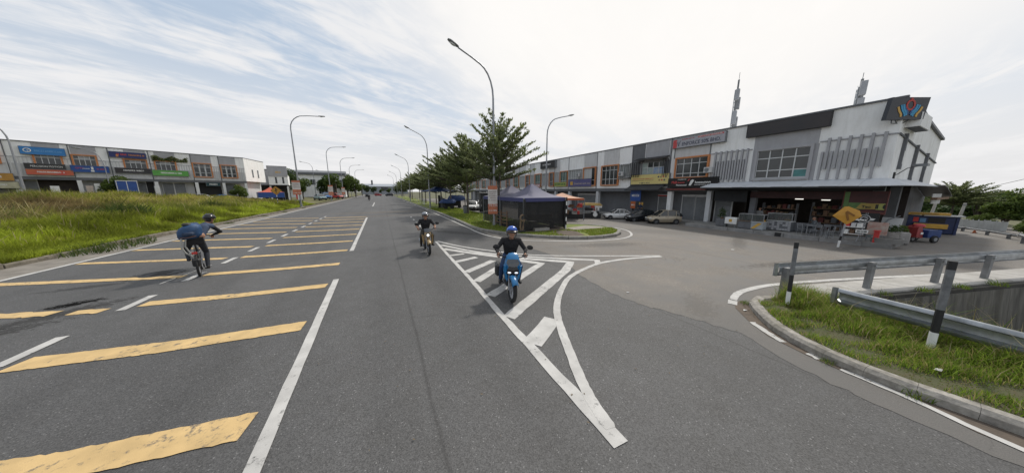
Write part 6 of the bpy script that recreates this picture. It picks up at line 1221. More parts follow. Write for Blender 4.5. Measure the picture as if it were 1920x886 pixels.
MB().use(M['black']).loft([[(-.34, -.07, .90), (-.34, .07, .90), (-.34, .06, .95), (-.34, -.06, .95)], [(-.18, -.06, .90), (-.18, .06, .90), (-.18, .05, .95), (-.18, -.05, .95)], [(.0, -.02, .90), (.0, .02, .90), (0, .018, .93), (0, -.018, .93)]]).build('saddle', bk, smooth=40)
MB().use(M['lampmetal']).lathe([(.09, -.008), (.09, .008)], 18, T=MT((-.12, -.07, .30)) @ Matrix.Rotation(R_(90), 4, 'X')).build('chainring', bk)
for sg, dz in ((1, .16), (-1, -.16)): MB().use(M['black']).tube([(-.12, sg * .08, .30), (-.12 + .03 * sg, sg * .10, .30 + dz)], .011, 6).cbox(-.16 + .03 * sg, -.04 + .03 * sg, min(sg * .1, sg * .2), max(sg * .1, sg * .2), .29 + dz, .315 + dz, .005).build('pedal', bk)
MB().use(M['lampmetal']).tube([(-.50, .09, .36), (-.48, .10, .74), (-.18, .09, .74)], .008, 6).tube([(-.50, -.09, .36), (-.48, -.10, .74), (-.18, -.09, .74)], .008, 6).tube([(-.75, .09, .74), (-.18, .09, .74)], .009, 6).tube([(-.75, -.09, .74), (-.18, -.09, .74)], .009, 6).tube([(-.75, -.09, .74), (-.75, .09, .74)], .009, 6).build('rear_rack', bk)
MB().use(mat('pale grey tube', (.33, .33, .31), .6)).tube([(-.45, .20, 1.12), (-.50, .24, .92), (-.48, .18, .72), (-.45, .06, .58), (-.48, -.02, .50), (-.5, .10, .42)], .022, 8).tube([(-.42, .13, 1.10), (-.46, .16, .90), (-.44, .10, .70), (-.42, .02, .58)], .018, 8).build('curved_hoop', bk, smooth=60)
bx('red_reflector', bk, M['redp'], -.78, -.76, -.05, .05, .70, .76); MB().use(M['black']).cbox(-.80, -.62, -.08, .08, .34, .56, .03).build('mudguard', bk)
cy = thing('person', 'cyclist in blue grey top and black helmet riding away with a blue backpack', 'person', CLc, CR); hc = (.12, -.37, 1.59); f = (.92, -.38, -.2); blueg = mat('blue grey shirt', (.06, .085, .14), .9, var=.25, vscale=8, bump=.4)
caps = rider_caps((-.24, -.02, 1.02), (-.06, -.16, 1.35), (.03, -.29, 1.48), hc, f, [(-.04, .0, 1.46), (-.04, -.38, 1.40)], [(.12, .12, 1.22), (.12, -.54, 1.19)], [(.26, .20, 1.12), (.24, -.36, 1.09)], [(-.22, .10, .97), (-.22, -.12, .97)], [(.10, .19, .72), (-.02, -.18, .62)], [(-.16, .17, .50), (-.22, -.17, .24)], [(-.02, .17, .46), (-.06, -.17, .18)], blueg, M['jeans'], hd=((.9, 0, -.3), .9), arm_top=M['tee'], hair=True)
caps += [((-.28, .10, 1.14), (-.26, -.14, 1.15), .10, .10, M['skin']), ((-.08, .0, 1.40), (-.14, -.12, 1.26), .12, .13, blueg)]
voxel_body('body', caps, .0075, cy); helmet(cy, hc, f, M['blackgloss'], s=1.06, visor=False, vent=True)
MB().use(M['tee']).loft([[(-.36, -.20, .92), (-.36, .16, .92), (-.05, .16, .95), (-.05, -.20, .95)], [(-.38, -.19, 1.12), (-.38, .15, 1.12), (-.1, .14, 1.1), (-.1, -.19, 1.1)]]).build('shorts', cy, smooth=40)
bp = thing('backpack', 'large blue backpack slung over the left side of the cyclist', 'backpack', CLc, CR); navy = mat('blue nylon', (.015, .06, .15), .6, var=.35, vscale=7, bump=.6, bscale=10)
rings = []
for y, cx_, cz, hx, hz in [(.72, -.32, 1.22, .06, .09), (.66, -.32, 1.23, .13, .15), (.50, -.32, 1.27, .17, .20), (.30, -.31, 1.30, .18, .22), (.12, -.28, 1.31, .17, .21), (.0, -.25, 1.31, .12, .16), (-.04, -.24, 1.31, .06, .09)]: y = -.20 + (y + .04) * .62; rings.append([(cx_ + hx * math.copysign(abs(math.cos(t)) ** .7, math.cos(t)), y, cz + hz * math.copysign(abs(math.sin(t)) ** .7, math.sin(t))) for t in [6.283 * k / 16 for k in range(16)]])
MB().use(navy).loft(rings).build('main_bag', bp, smooth=60); MB().use(mat('dark blue nylon', (.012, .03, .07), .6, var=.3, bump=.5)).cbox(-.52, -.40, -.06, .18, 1.16, 1.32, .05).build('front_pocket', bp, smooth=40); MB().use(M['black']).cbox(-.42, -.22, -.02, .16, 1.46, 1.55, .04).build('top_flap', bp, smooth=40)
MB().use(M['black']).tube([(-.2, -.05, 1.45), (-.02, -.08, 1.50), (.12, -.12, 1.40), (.04, -.08, 1.2), (-.2, -.02, 1.15)], .018, 6).build('strap', bp, smooth=60); MB().use(mat('orange trim', (.12, .055, .035), .7)).tube([(-.50, .22, 1.16), (-.53, .08, 1.15), (-.50, -.08, 1.18)], .010, 5).build('piping', bp)
# far rider and shop people
def small_person(label, loc, rz, top, legs, sc=1.0, sit=False, bike=False):
    root = thing('person', label, 'person', loc, rz, scale=sc)
    if sit: j = dict(pel=(0, 0, .5), chest=(-.02, 0, .85), neck=(0, 0, 1.05), head=(.03, 0, 1.18), hip=[(0, .1, .48), (0, -.1, .48)], knee=[(.42, .12, .5), (.42, -.12, .5)], ank=[(.42, .12, .1), (.42, -.12, .1)], toe=[(.58, .13, .05), (.58, -.13, .05)])
    elif bike: j = dict(pel=(-.2, 0, .85), chest=(-.1, 0, 1.16), neck=(-.05, 0, 1.33), head=(0, 0, 1.46), hip=[(-.2, .1, .83), (-.2, -.1, .83)], knee=[(.2, .2, .7), (.2, -.2, .7)], ank=[(.02, .22, .35), (.02, -.22, .35)], toe=[(.17, .24, .3), (.17, -.24, .3)])
    else: j = dict(pel=(0, 0, .92), chest=(0, 0, 1.25), neck=(0, 0, 1.46), head=(.02, 0, 1.60), hip=[(0, .1, .9), (0, -.1, .9)], knee=[(.05, .11, .5), (.0, -.11, .5)], ank=[(.0, .12, .09), (-.05, -.11, .09)], toe=[(.15, .14, .05), (.1, -.13, .05)])
    c = Vector(j['chest']); sh = [tuple(c + Vector((0, s * .18, .12))) for s in (1, -1)]; el = [tuple(c + Vector((.08, s * .27, -.12))) for s in (1, -1)]; wr = [tuple(c + Vector((.28, s * .22, -.2))) for s in (1, -1)]
    voxel_body('body', rider_caps(j['pel'], j['chest'], j['neck'], j['head'], (1, 0, 0), sh, el, wr, j['hip'], j['knee'], j['ank'], j['toe'], top, legs), .014, root); return root
motorbike('small dark motorbike far down the road', (-2.95, 76, 0), R_(92), M['blackgloss'], 'cub'); pr = small_person('tiny rider in black far down the road', (-2.95, 76, 0), R_(92), M['tee'], M['jeans'], 1.0, bike=True); helmet(pr, (0, 0, 1.46), (1, 0, 0), helm_grey)
small_person('person in dark clothes standing in the arcade behind the black car', (20.9, 15.9, .2), R_(200), mat('navy shirt', (.02, .03, .06), .9), M['jeans'], .72)
small_person('seated customer in a grey shirt at a cafe table', (20.75, 5.15, .2), R_(120), mat('grey shirt', (.10, .11, .12), .9), M['jeans'], .68, sit=True)
small_person('cafe worker standing in the shade by the counter', (21.9, 7.9, .2), R_(180), mat('pale shirt', (.22, .22, .22), .9), M['jeans'], .7)

# ------------------------------------------------------------------ cars
def car(label, loc, rz, paint, kind='hatch', sc=.645, group='parked cars', front_hi=True):
    root = thing('parked_car', label, 'car', loc, rz, group, scale=sc)
    if kind == 'hatch': st = [(-1.78, .42, .80, .70), (-1.72, .28, .95, .76), (-1.2, .22, .99, .81), (-.3, .2, .98, .82), (.55, .2, .96, .82), (.95, .2, .93, .81), (1.45, .24, .83, .77), (1.70, .30, .70, .70), (1.80, .40, .56, .58)]; rf = [(-1.74, .99, .97), (-1.50, 1.42, .64), (-1.1, 1.52, .63), (-.2, 1.54, .64), (.25, 1.48, .63), (1.0, .95, .72)]
    elif kind == 'sedan': st = [(-2.1, .42, .82, .70), (-2.02, .3, .93, .76), (-1.4, .22, .95, .82), (-.3, .2, .93, .84), (.6, .2, .91, .84), (1.05, .2, .89, .83), (1.6, .24, .80, .79), (1.95, .30, .68, .72), (2.05, .40, .55, .6)]; rf = [(-1.55, .94, .74), (-1.0, 1.34, .62), (-.6, 1.40, .62), (0, 1.41, .63), (.3, 1.36, .62), (1.1, .90, .74)]
    else: st = [(-1.95, .5, .95, .76), (-1.88, .36, 1.08, .82), (-1.2, .3, 1.10, .88), (-.3, .28, 1.09, .89), (.6, .28, 1.06, .89), (1.0, .28, 1.04, .88), (1.6, .32, .96, .84), (1.9, .38, .82, .78), (2.0, .48, .66, .66)]; rf = [(-1.9, 1.09, .80), (-1.65, 1.55, .68), (-1.2, 1.66, .67), (-.2, 1.68, .68), (.3, 1.6, .67), (1.1, 1.06, .80)]
    rings = []
    for x, zb, zt, w in st: rings.append([(x, -w * .86, zb), (x, -w * .98, zb + .12), (x, -w, (zb + zt) * .52), (x, -w * .97, zt - .12), (x, -w * .86, zt - .02), (x, 0, zt + .025), (x, w * .86, zt - .02), (x, w * .97, zt - .12), (x, w, (zb + zt) * .52), (x, w * .98, zb + .12), (x, w * .86, zb)])
    MB().use(paint).loft(rings).build('body', root, smooth=38)
    belt = lambda x: float(np.interp(x, [s[0] for s in st], [s[2] for s in st])) - .03
    gr = [[(x, -w - .10 * (z - belt(x) < .08), belt(x)), (x, -w, z), (x, -w * .7, z + .03), (x, 0, z + .045), (x, w * .7, z + .03), (x, w, z), (x, w + .10 * (z - belt(x) < .08), belt(x))] for x, z, w in rf]
    for g_, (x, z, w) in zip(gr, rf): bw = float(np.interp(x, [s[0] for s in st], [s[3] for s in st])) * .9; g_[0] = (x, -bw, belt(x)); g_[-1] = (x, bw, belt(x))
    cab = MB().use(mat('car glass', (.018, .022, .025), .08, spec=.8)).loft(gr).build('cabin_glass', root, smooth=30)
    rr = [[(x, -w - .012, z - .03), (x, -w * .72, z + .045), (x, 0, z + .06), (x, w * .72, z + .045), (x, w + .012, z - .03)] for x, z, w in rf[1:5]]; MB().use(paint).loft(rr, closed=False, caps=False).build('roof', root, smooth=50)
    for sg in (-1, 1):
        bw = lambda x: float(np.interp(x, [s[0] for s in st], [s[3] for s in st])) * .905
        for (xa, za, wa), xb in ((rf[4], rf[5][0]), (rf[2], rf[2][0] + .0), (rf[3], rf[3][0] + .02), (rf[1], rf[0][0])): MB().use(paint).tube([(xa, sg * (wa + .008), za), (xb, sg * (bw(xb) + .004), belt(xb))], .035, 5).build('pillar', root)
        b = MB().use(mat('headlamp glass', (.5, .52, .52), .1, spec=.8)); b.ball((st[-2][0] - .06, sg * st[-2][3] * .78, st[-2][2] - .05), .16, .17, .085, 12, 6); b.build('headlight', root, smooth=60)
        b = MB().use(M['redp']); b.ball((st[1][0] + .02, sg * st[1][3] * .84, st[1][2] - .16), .07, .10, .14, 10, 6); b.build('tail_light', root, smooth=60)
        MB().use(paint).ball((rf[5][0] - .30, sg * (st[5][3] + .08), belt(.8) + .10), .07, .09, .06, 10, 6).build('mirror', root, smooth=60)
        b = MB().use(M['black'])
        for xd in (rf[3][0] + .03, rf[1][0] + .35): b.box(xd, xd + .012, sg * st[3][3] * .985 - .008, sg * st[3][3] * .985 + .008, st[3][1] + .15, belt(xd) - .04)
        b.box(-.02, .10, sg * st[3][3] * .99 - .012, sg * st[3][3] * .99 + .012, belt(0) - .13, belt(0) - .10); b.build('door_seam', root)
        for x in ((st[-1][0] - .72), (st[0][0] + .66)):
            T = MT((x, sg * (st[3][3] - .09), .29)) @ Matrix.Rotation(R_(90), 4, 'X'); wh = MB().use(M['rubber']).lathe([(.16, -.09), (.27, -.09), (.295, -.05), (.295, .05), (.27, .09), (.16, .09)], 22, T=T).build('tyre', root, smooth=40); b = MB().use(M['lampmetal']); b.lathe([(.02, .075 * -sg), (.17, .088 * -sg), (.19, .06 * -sg)], 18, T=T)
            for k in range(6): a = k * 1.047; b.tube([(.03 * math.cos(a), .03 * math.sin(a), -sg * .09), (.17 * math.cos(a), .17 * math.sin(a), -sg * .092)], .018, 4, T=T)
            b.build('rim', wh, smooth=40); MB().use(M['black']).lathe([(.345, -.11), (.345, .11)], 22, T=MT((x, sg * (st[3][3] - .105), .30)) @ Matrix.Rotation(R_(90), 4, 'X')).build('wheel_arch', root)
    xf = st[-1][0]; bx('grille', root, M['black'], xf - .06, xf + .015, -.42, .42, .52, .60); bx('lower_grille', root, M['black'], xf - .05, xf + .03, -.5, .5, .32, .42); bx('number_plate', root, M['black'], xf + .0, xf + .035, -.26, .26, .42, .53); smear(root, M['whitep'], -.2, .2, .44, .51, 0, 3).matrix_local = MT((xf + .04, 0, 0)) @ Matrix.Rotation(R_(90), 4, 'Z')
    bx('underbody', root, M['black'], st[1][0] + .2, st[-2][0] - .15, -.7, .7, .17, .34); return root
goldp = mat('champagne car paint', (.36, .31, .23), .3, metal=.35, spec=.6); whitec = mat('white car paint', (.66, .66, .65), .25, spec=.6); blackc = mat('black car paint', (.012, .014, .018), .15, spec=.7); silver = mat('silver car paint', (.38, .40, .41), .3, metal=.4); bluec = mat('blue car paint', (.03, .14, .35), .3); redc = mat('red car paint', (.38, .03, .03), .3); teal = mat('teal silver car paint', (.22, .32, .34), .3, metal=.3)
car('champagne hatchback parked nose out, nearest the corner', (19.15, 12.55, 0), R_(150), goldp, 'hatch', .65)
car('black parked car between the white sedan and the champagne hatchback', (18.95, 14.45, 0), R_(160), blackc, 'suv', .56)
car('white sedan parked nose out beside the black car', (18.75, 16.45, 0), R_(150), whitec, 'sedan', .60)
car('white car with a raked windscreen half hidden by the tree trunk', (10.6, 33.0, 0), R_(-110), whitec, 'sedan', .82)
car('white car parked next to the black van on the dirt', (11.9, 32.6, 0), R_(-115), whitec, 'hatch', .85)
car('silver car half hidden by grass before the left row', LP(-5.6, 3.6, 1.15), LROT + R_(20), silver, 'sedan', .62); car('blue car half hidden by grass before the teal shopfront', LP(-3.9, 3.4, 1.05), LROT + R_(170), bluec, 'sedan', .62)
car('teal silver car parked on the left verge beyond the second lamp', (-13.2, 76.5, .35), R_(-60), teal, 'sedan', .95); car('blue van-like car parked behind the teal one on the left', (-13.0, 84, .35), R_(-70), bluec, 'suv', 1.0); car('red car parked nose out at the left kerb', (-11.6, 91, .3), R_(-40), redc, 'hatch', 1.0)
car('dark red car crossing at the far end of the road', (-1.6, 150, 0), R_(0), redc, 'hatch', .95, None); car('dark grey car at the far end of the road, nearest its middle', (3.5, 146, 0), R_(170), blackc, 'suv', .95, None); car('black car in the far left lane of the road', (-5.4, 128, 0), R_(90), blackc, 'suv', .9, None)
vn = thing('van', 'black box van parked behind the banner lamp post', 'van', (10.75, 27.9, 0), R_(-105)); MB().use(mat('black van paint', (.014, .015, .018), .45)).cbox(-1.6, 1.0, -.85, .85, .45, 2.25, .05).build('box_body', vn); MB().use(blackc).cbox(1.02, 1.9, -.8, .8, .4, 1.7, .12).build('cab', vn, smooth=40); bx('windscreen', vn, M['glass'], 1.75, 1.93, -.68, .68, 1.05, 1.55); bx('roof_panel', vn, M['lgrey_wall'], -1.55, .95, -.8, .8, 2.252, 2.28)
for x in (-1.0, 1.35):
    for sg in (-1, 1): MB().use(M['rubber']).lathe([(.1, -.1), (.33, -.1), (.35, 0), (.33, .1), (.1, .1)], 18, T=MT((x, sg * .74, .35)) @ Matrix.Rotation(R_(90), 4, 'X')).build('tyre', vn, smooth=40)

# ------------------------------------------------------------------ tents and stalls on the verge
purple = mat('faded purple canvas', (.125, .125, .185), .75, var=.12, vscale=2, bump=.2, bscale=6); pband = mat('purple blue valance', (.05, .055, .15), .75, var=.1); netm = mat('black shade net', (.020, .020, .021), .9, var=.3, vscale=3, alpha=.86)
def tent(label, loc, rz, w, d, eave, peak, canvas, band, sides=(), posts=True, cat='tent', vh=.22):
    t = thing('market_tent', label, cat, loc, rz); b = MB().use(canvas); prof = [(1.0, 0), (.78, .10), (.55, .26), (.33, .50), (.15, .80), (.02, 1.0)]; rings = []
    for k, h in prof: 
        x, y = w / 2 * k, d / 2 * k; z = eave + (peak - eave) * h; sag = .0 if k > .9 else .02
        rings.append([(-x, -y, z), (0, -y, z - sag), (x, -y, z), (x, 0, z - sag), (x, y, z), (0, y, z - sag), (-x, y, z), (-x, 0, z - sag)])
    b.loft(rings, caps=False); b.build('canopy', t, smooth=25)
    b = MB().use(band); x, y = w / 2 + .01, d / 2 + .01; b.loft([[(-x, -y, eave - vh), (x, -y, eave - vh), (x, y, eave - vh), (-x, y, eave - vh)], [(-x, -y, eave), (x, -y, eave), (x, y, eave), (-x, y, eave)]], caps=False); b.build('valance', t)
    if posts:
        for sx in (-1, 1):
            for sy in (-1, 1): bx('leg', t, M['lamphead'], sx * w / 2 - .03, sx * w / 2 + .03, sy * d / 2 - .03, sy * d / 2 + .03, 0, eave)
    for s in sides:
        b = MB().use(netm); x, y, z0, z1 = w / 2 - .04, d / 2 - .04, .06, eave - vh * .5; q = {'f': ((-x, -y), (x, -y)), 'l': ((-x, y), (-x, -y)), 'r': ((x, -y), (x, y)), 'b': ((x, y), (-x, y))}[s]; n_ = 14
        for i in range(n_):
            a = [q[0][0] + (q[1][0] - q[0][0]) * i / n_, q[0][1] + (q[1][1] - q[0][1]) * i / n_]; c = [q[0][0] + (q[1][0] - q[0][0]) * (i + 1) / n_, q[0][1] + (q[1][1] - q[0][1]) * (i + 1) / n_]; o1, o2 = .03 * math.sin(i * 2.1), .03 * math.sin((i + 1) * 2.1); nx_, ny_ = (0, 1) if s in 'fb' else (1, 0); b.quad((a[0] + nx_ * o1, a[1] + ny_ * o1, z0), (c[0] + nx_ * o2, c[1] + ny_ * o2, z0), (c[0] + nx_ * o2 * .3, c[1] + ny_ * o2 * .3, z1), (a[0] + nx_ * o1 * .3, a[1] + ny_ * o1 * .3, z1))
        b.build('net_wall', t)
    return t
t = tent('front purple peaked market tent with black net walls on the verge tip', (8.62, 14.5, .13), R_(3), 3.05, 3.0, 1.93, 2.78, purple, pband, 'flr'); 
MB().use(M['black']).tube([(-1.5, -1.55, .0), (-1.5, -1.55, 1.85)], .07, 6).build('net_gather', t); MB().use(M['black']).tube([(1.48, -1.55, .0), (1.48, -1.55, 1.75)], .06, 6).build('net_gather', t)
tent('rear purple peaked market tent with black net walls beside the tall tree', (8.75, 17.75, .13), R_(3), 3.2, 3.1, 1.93, 2.75, purple, pband, 'lr')
sp_ = thing('striped_post', 'black and white striped post at the front corner of the purple tent', 'post', (10.15, 12.85, .13)); striped_post(sp_, 1.95, .04, 8)
bn = thing('bench', 'rough wooden bench inside the front purple tent', 'bench', (8.9, 13.7, .13)); bx('seat', bn, M['wood'], -.9, .9, -.18, .18, .38, .43); bx('backrest', bn, M['wood'], -.9, .9, .2, .24, .5, .85)
for x in (-.8, .8): bx('leg', bn, M['wood'], x - .04, x + .04, -.15, .22, 0, .38)
tb = thing('crate', 'pale wooden crate lying on the ground in the front tent', 'crate', (8.4, 12.9, .13)); bx('carcass', tb, mat('weathered timber', (.22, .20, .17), .85, var=.3), -.55, .45, -.14, .14, .0, .16)
for k in range(3): bx('slat', tb, M['concrete_l'], -.56, .46, -.15, -.141, .02 + .05 * k, .055 + .05 * k)
dm = thing('sculpture', 'weathered brown hose coil standing outside the net wall', 'hose reel', (7.05, 12.85, .13)); b = MB().use(mat('brown hose', (.17, .12, .075), .8, var=.3))
MB().use(mat('brown hose', (.17, .12, .075))).torus((0, 0, .82), .17, .05, 18, 7, T=Matrix.Rotation(R_(20), 4, 'Z')).tube([(.15, 0, .75), (.12, .05, .4), (.02, .02, .1), (0, 0, 0)], .06, 7).tube([(-.1, 0, .7), (-.12, .02, .3), (-.05, .03, .0)], .05, 7).build('coil', dm, smooth=60); MB().use(M['black']).cbox(-.2, .2, -.12, .12, 0, .12, .03).build('stand', dm)
for lb, x, y, n in [('low wooden trellis frame outside the rear tent wall', 7.0, 15.6, 4)]:
    tr_ = thing('trellis', lb, 'trellis', (x, y, .13), R_(95))
    for k in range(n): bx('rail', tr_, M['wood'], -.8, .8, -.02, .02, .25 + .22 * k, .29 + .22 * k)
    for x2 in (-.78, 0, .76): bx('post', tr_, M['wood'], x2, x2 + .05, .021, .06, 0, 1.1)
orange_c = mat('salmon canvas', (.50, .27, .17), .7, var=.1); obd = mat('orange valance', (.42, .10, .035), .7, var=.1)
tent('salmon orange market tent standing on the shop road behind the purple tents', (14.4, 18.9, 0), R_(-25), 3.2, 2.8, 1.85, 2.3, orange_c, obd, '', vh=.16)
tent('small blue canopy with white front behind the purple tents', (13.2, 20.6, 0), R_(-20), 2.2, 2.0, 1.75, 2.2, M['bluep'], M['whitep'], '', vh=.2)
bt_ = mat('royal blue tarpaulin', (.012, .04, .14), .6, var=.3, vscale=3, bump=.4, bscale=4)
tent('blue peaked canopy on the verge beside the second lamp post', (7.9, 41.5, .12), R_(10), 4.0, 4.0, 2.35, 3.25, bt_, bt_, '', vh=.1)
def tarp(label, loc, rz, s, h):
    t = thing('covered_stall', label, 'stall', loc, rz); rings = []
    for k, (f, z) in enumerate(((1.0, .62), (1.02, .75), (.8, .95), (.4, 1.0))): rings.append([(s * f * math.cos(a) * (1 + .1 * math.sin(3 * a + k)), s * .6 * f * math.sin(a), h * z * (1 + .06 * math.sin(2 * a + 1))) for a in [6.283 * j / 12 for j in range(12)]])
    MB().use(bt_).loft(rings).build('tarpaulin', t, smooth=40); MB().use(mat('stall cart dark', (.02, .02, .022), .8)).cbox(-s * .55, s * .55, -s * .3, s * .3, .3, h * .66, .05).build('cart_body', t)
    for sx in (-.4, .4): MB().use(M['rubber']).lathe([(.05, -.05), (.25, -.05), (.25, .05), (.05, .05)], 14, T=MT((sx * s, -s * .32, .25)) @ Matrix.Rotation(R_(90), 4, 'X')).build('wheel', t)
    return t
tarp('cart covered with a blue tarpaulin on the lawn, left one', (7.65, 34.2, .13), .2, 1.1, 1.25); tarp('stall covered with a blue tarpaulin beside the parked white cars, right one', (9.2, 36.0, .13), -.3, 1.2, 1.7)
lt = tent('low red topped tent with blue sides beyond the end of the left row', (-17.4, 60, .75), R_(20), 3.4, 3.0, 1.5, 2.35, mat('red canvas', (.45, .09, .05), .7), M['bluep'], '', vh=.9)
fb2 = thing('pavement_sign', 'small red and white pavement sign on black legs beside the left lamp post', 'sign', (-11.9, 53.5, .45), R_(12)); bx('panel', fb2, M['whitep'], -.3, .3, -.03, .03, .6, 1.9); bx('border', fb2, M['redp'], -.5, -.301, -.03, .03, .7, 1.7)
for x in (-.26, .2): bx('leg', fb2, M['black'], x, x + .1, -.03, .03, 0, .6)
dk_ = thing('bin', 'pair-sized dark bin standing by the tree trunk on the lawn', 'bin', (7.75, 26.6, .13)); MB().use(M['dgrey_wall']).lathe([(.17, 0), (.2, .1), (.22, .75), (.2, .8)], 12).build('drum', dk_, smooth=40); MB().use(M['black']).lathe([(.23, .78), (.23, .84), (.05, .88)], 12).build('lid', dk_, smooth=40)
gt = thing('gate_boards', 'dark board stack leaning by the second lamp post', 'boards', (6.9, 36.6, .13), R_(15)); 
for k in range(3): bx('board', gt, M['dgrey_wall'] if k % 2 else M['black'], k * .34, k * .34 + .3, -.04, .04, 0, 1.75 - .2 * k)
sn = thing('lawn_stake', 'thin stake with a small tray on the lawn before the banner', 'stake', (7.6, 21.3, .13)); MB().use(M['black']).tube([(0, 0, 0), (0, 0, .5)], .018, 6).build('pole', sn); MB().use(M['black']).lathe([(.01, .46), (.2, .5), (.22, .53), (.01, .52)], 10).build('tray', sn)
for i, (x, y) in enumerate([(6.4, 46), (6.5, 47.2), (6.5, 48.4), (6.45, 52), (6.5, 57)]):
    t = thing('verge_fence', 'pale low picket panel on the verge edge', 'fence', (x, y, .12), R_(85), 'picket panels on the verge'); 
    for k in range(6): bx('picket', t, M['lgrey_wall'], k * .2, k * .2 + .1, -.02, .02, 0, 1.0)
    bx('rail', t, M['lgrey_wall'], 0, 1.1, .021, .05, .6, .68)
# stalls and goods beneath the arcade, between tents and cars
def goods(label, loc, rz, w, cols, h, n, seed):
    t = thing('goods_stand', label, 'market stall', loc, rz); r = random.Random(seed); bx('table', t, M['black'], -w / 2, w / 2, -.35, .35, .0, .42)
    k = 0
    while k < n:
        x, z = r.uniform(-w / 2, w / 2 - .3), .42 + r.choice([0, 0, .3, .6]) * h; ww, hh = r.uniform(.18, .4), r.uniform(.15, .35) * h; MB().use(r.choice(cols)).cbox(x, x + ww, -.36 - .01 * k, .1, z, z + hh, .015).build('box', t); k += 1
    for x in (-w / 2, w / 2): bx('post', t, M['lamphead'], x - .02, x + .02, .3, .34, 0, 1.5 * h)
    return t
orangeb = mat('orange plastic', (.45, .11, .03), .5, var=.2); brownb = mat('brown board', (.16, .09, .05), .7, var=.3)
goods('stall with red and orange goods under the salmon tent', (15.2, 18.7, 0), R_(-35), 2.2, [M['redp'], orangeb, brownb, M['black']], 1.0, 12, 1)
g2 = goods('stall with a yellow brown cover and white drum beside the white sedan', (17.3, 18.2, 0), R_(-40), 1.6, [M['redp'], M['black'], M['whitep'], brownb], .9, 9, 2); MB().use(mat('ochre cover', (.26, .17, .04), .8, var=.4, bump=.5)).loft([[(-.9, -.5, 1.18), (.9, -.5, 1.15), (.9, .4, 1.2), (-.9, .4, 1.25)], [(-.7, -.3, 1.38), (.7, -.3, 1.34), (.7, .2, 1.36), (-.7, .2, 1.4)]]).build('cover', g2); MB().use(M['whitep']).lathe([(.2, -.03), (.2, .03)], 16, T=MT((.3, -.42, .35)) @ Matrix.Rotation(R_(90), 4, 'X')).build('drum', g2); bx('notice', g2, M['whitep'], .25, .6, -.44, -.42, .75, 1.1)
for lb, Y, z0, z1, m, w in [('blue hanging banner in the arcade behind the white sedan', 17.2, 1.55, 2.55, M['bluep'], 1.1), ('orange hanging poster below the blue banner', 17.1, .85, 1.5, orangeb, .5), ('yellow hanging poster beside the orange one', 16.2, .9, 1.45, M['yellowp'], .4)]:
    s = thing('hanging_banner', lb, 'banner', (21.1, Y, 0), R_(-90)); bx('cloth', s, m, 0, w, -.02, .0, z0, z1); MB().use(M['lamphead']).tube([(-.05, -.01, z1), (w + .05, -.01, z1)], .015, 5).build('rod', s); smear(s, M['whitep'], w * .15, w * .85, z0 + (z1 - z0) * .4, z0 + (z1 - z0) * .6, -.022, 3)
# ------------------------------------------------------------------ the cafe's furniture at the corner
def cab(label, loc, rz, w, d, h, m, top=None, shelf=0, glass=False, cat='cabinet', legs=False):
    t = thing('cabinet', label, cat, loc, rz); z0 = h * .35 if legs else .03
    MB().use(m).cbox(-w / 2, w / 2, -d / 2, d / 2, z0, h, .012).build('carcass', t)
    if top: bx('worktop', t, top, -w / 2 - .03, w / 2 + .03, -d / 2 - .03, d / 2 + .03, h + .001, h + .03)
    for x in (-w / 2 + .02, w / 2 - .06):
        for y in (-d / 2 + .01, d / 2 - .05): bx('leg', t, M['lamphead'], x, x + .04, y, y + .04, 0, z0)
    for k in range(2): bx('door_panel', t, m, -w / 2 + .03 + k * w * .49, -w / 2 + w * .47 + k * w * .49, -d / 2 - .012, -d / 2 - .001, z0 + .05, h - .05)
    if glass:
        for x in (-w / 2, w / 2 - .03): bx('frame_post', t, M['dull'], x, x + .03, -d / 2, -d / 2 + .03, h + .03, h + .42); bx('frame_post', t, M['dull'], x, x + .03, d / 2 - .03, d / 2, h + .03, h + .42)
        bx('top_frame', t, M['dull'], -w / 2, w / 2, -d / 2, d / 2, h + .42, h + .45); bx('glass', t, mat('display glass', (.10, .11, .11), .1, alpha=.5), -w / 2 + .03, w / 2 - .03, -d / 2 + .005, -d / 2 + .012, h + .03, h + .42)
        for k in range(3): MB().use([M['wood'], brownb, M['yellowp']][k]).cbox(-w / 2 + .08 + k * w * .29, -w / 2 + .08 + k * w * .29 + w * .2, -d * .3, d * .3, h + .031, h + .13, .02).build('tray', t)
    return t
PX = R_(-90)
cab('black cupboard with a plant on it next to the white shutter pillar', (19.75, 8.95, .2), PX, .5, .4, .48, M['dgrey_wall'])
c1 = cab('white service cart with a yellow mark standing by the kerb', (19.65, 8.35, .2), PX, .62, .4, .62, M['whitep'], legs=True); bx('sticker', c1, M['yellowp'], -.08, .08, -.215, -.212, .35, .52)
cab('glass-topped food display counter with a timber ledge at the kerb', (19.75, 7.62, .2), PX, .72, .5, .46, M['dgrey_wall'], M['wood'], glass=True)
c2 = cab('white framed display case with a yellow and grey front', (19.7, 7.05, .2), PX, .56, .46, .46, mat('pale grey board', (.33, .36, .38), .6, var=.2), M['alu'], glass=True); b = MB().use(M['yellowp']); b.extr([(-.27, -.246, .08), (-.1, -.246, .08), (.22, -.246, .4), (.05, -.246, .42)], (0, .004, 0)); b.build('front_stripe', c2)
c3 = cab('long low counter with a mosaic front and bread trays', (20.35, 6.35, .2), PX, 1.05, .4, .56, mat('grey mosaic', (.16, .165, .18), .6, var=.35, vscale=14, col2=(.08, .09, .10)), M['alu'], glass=True)
r = random.Random(2)
for i in range(9):
    for j in range(4): bx('tile', c3, M['grey_wall'] if (i * 3 + j * 5 + r.randint(0, 2)) % 3 else M['dgrey_wall'], -.51 + i * .114, -.41 + i * .114, -.222, -.213, .06 + j * .12, .165 + j * .12)
cab('dark panelled counter at the back of the cafe', (20.8, 5.5, .2), PX, .9, .35, .5, M['dgrey_wall'])
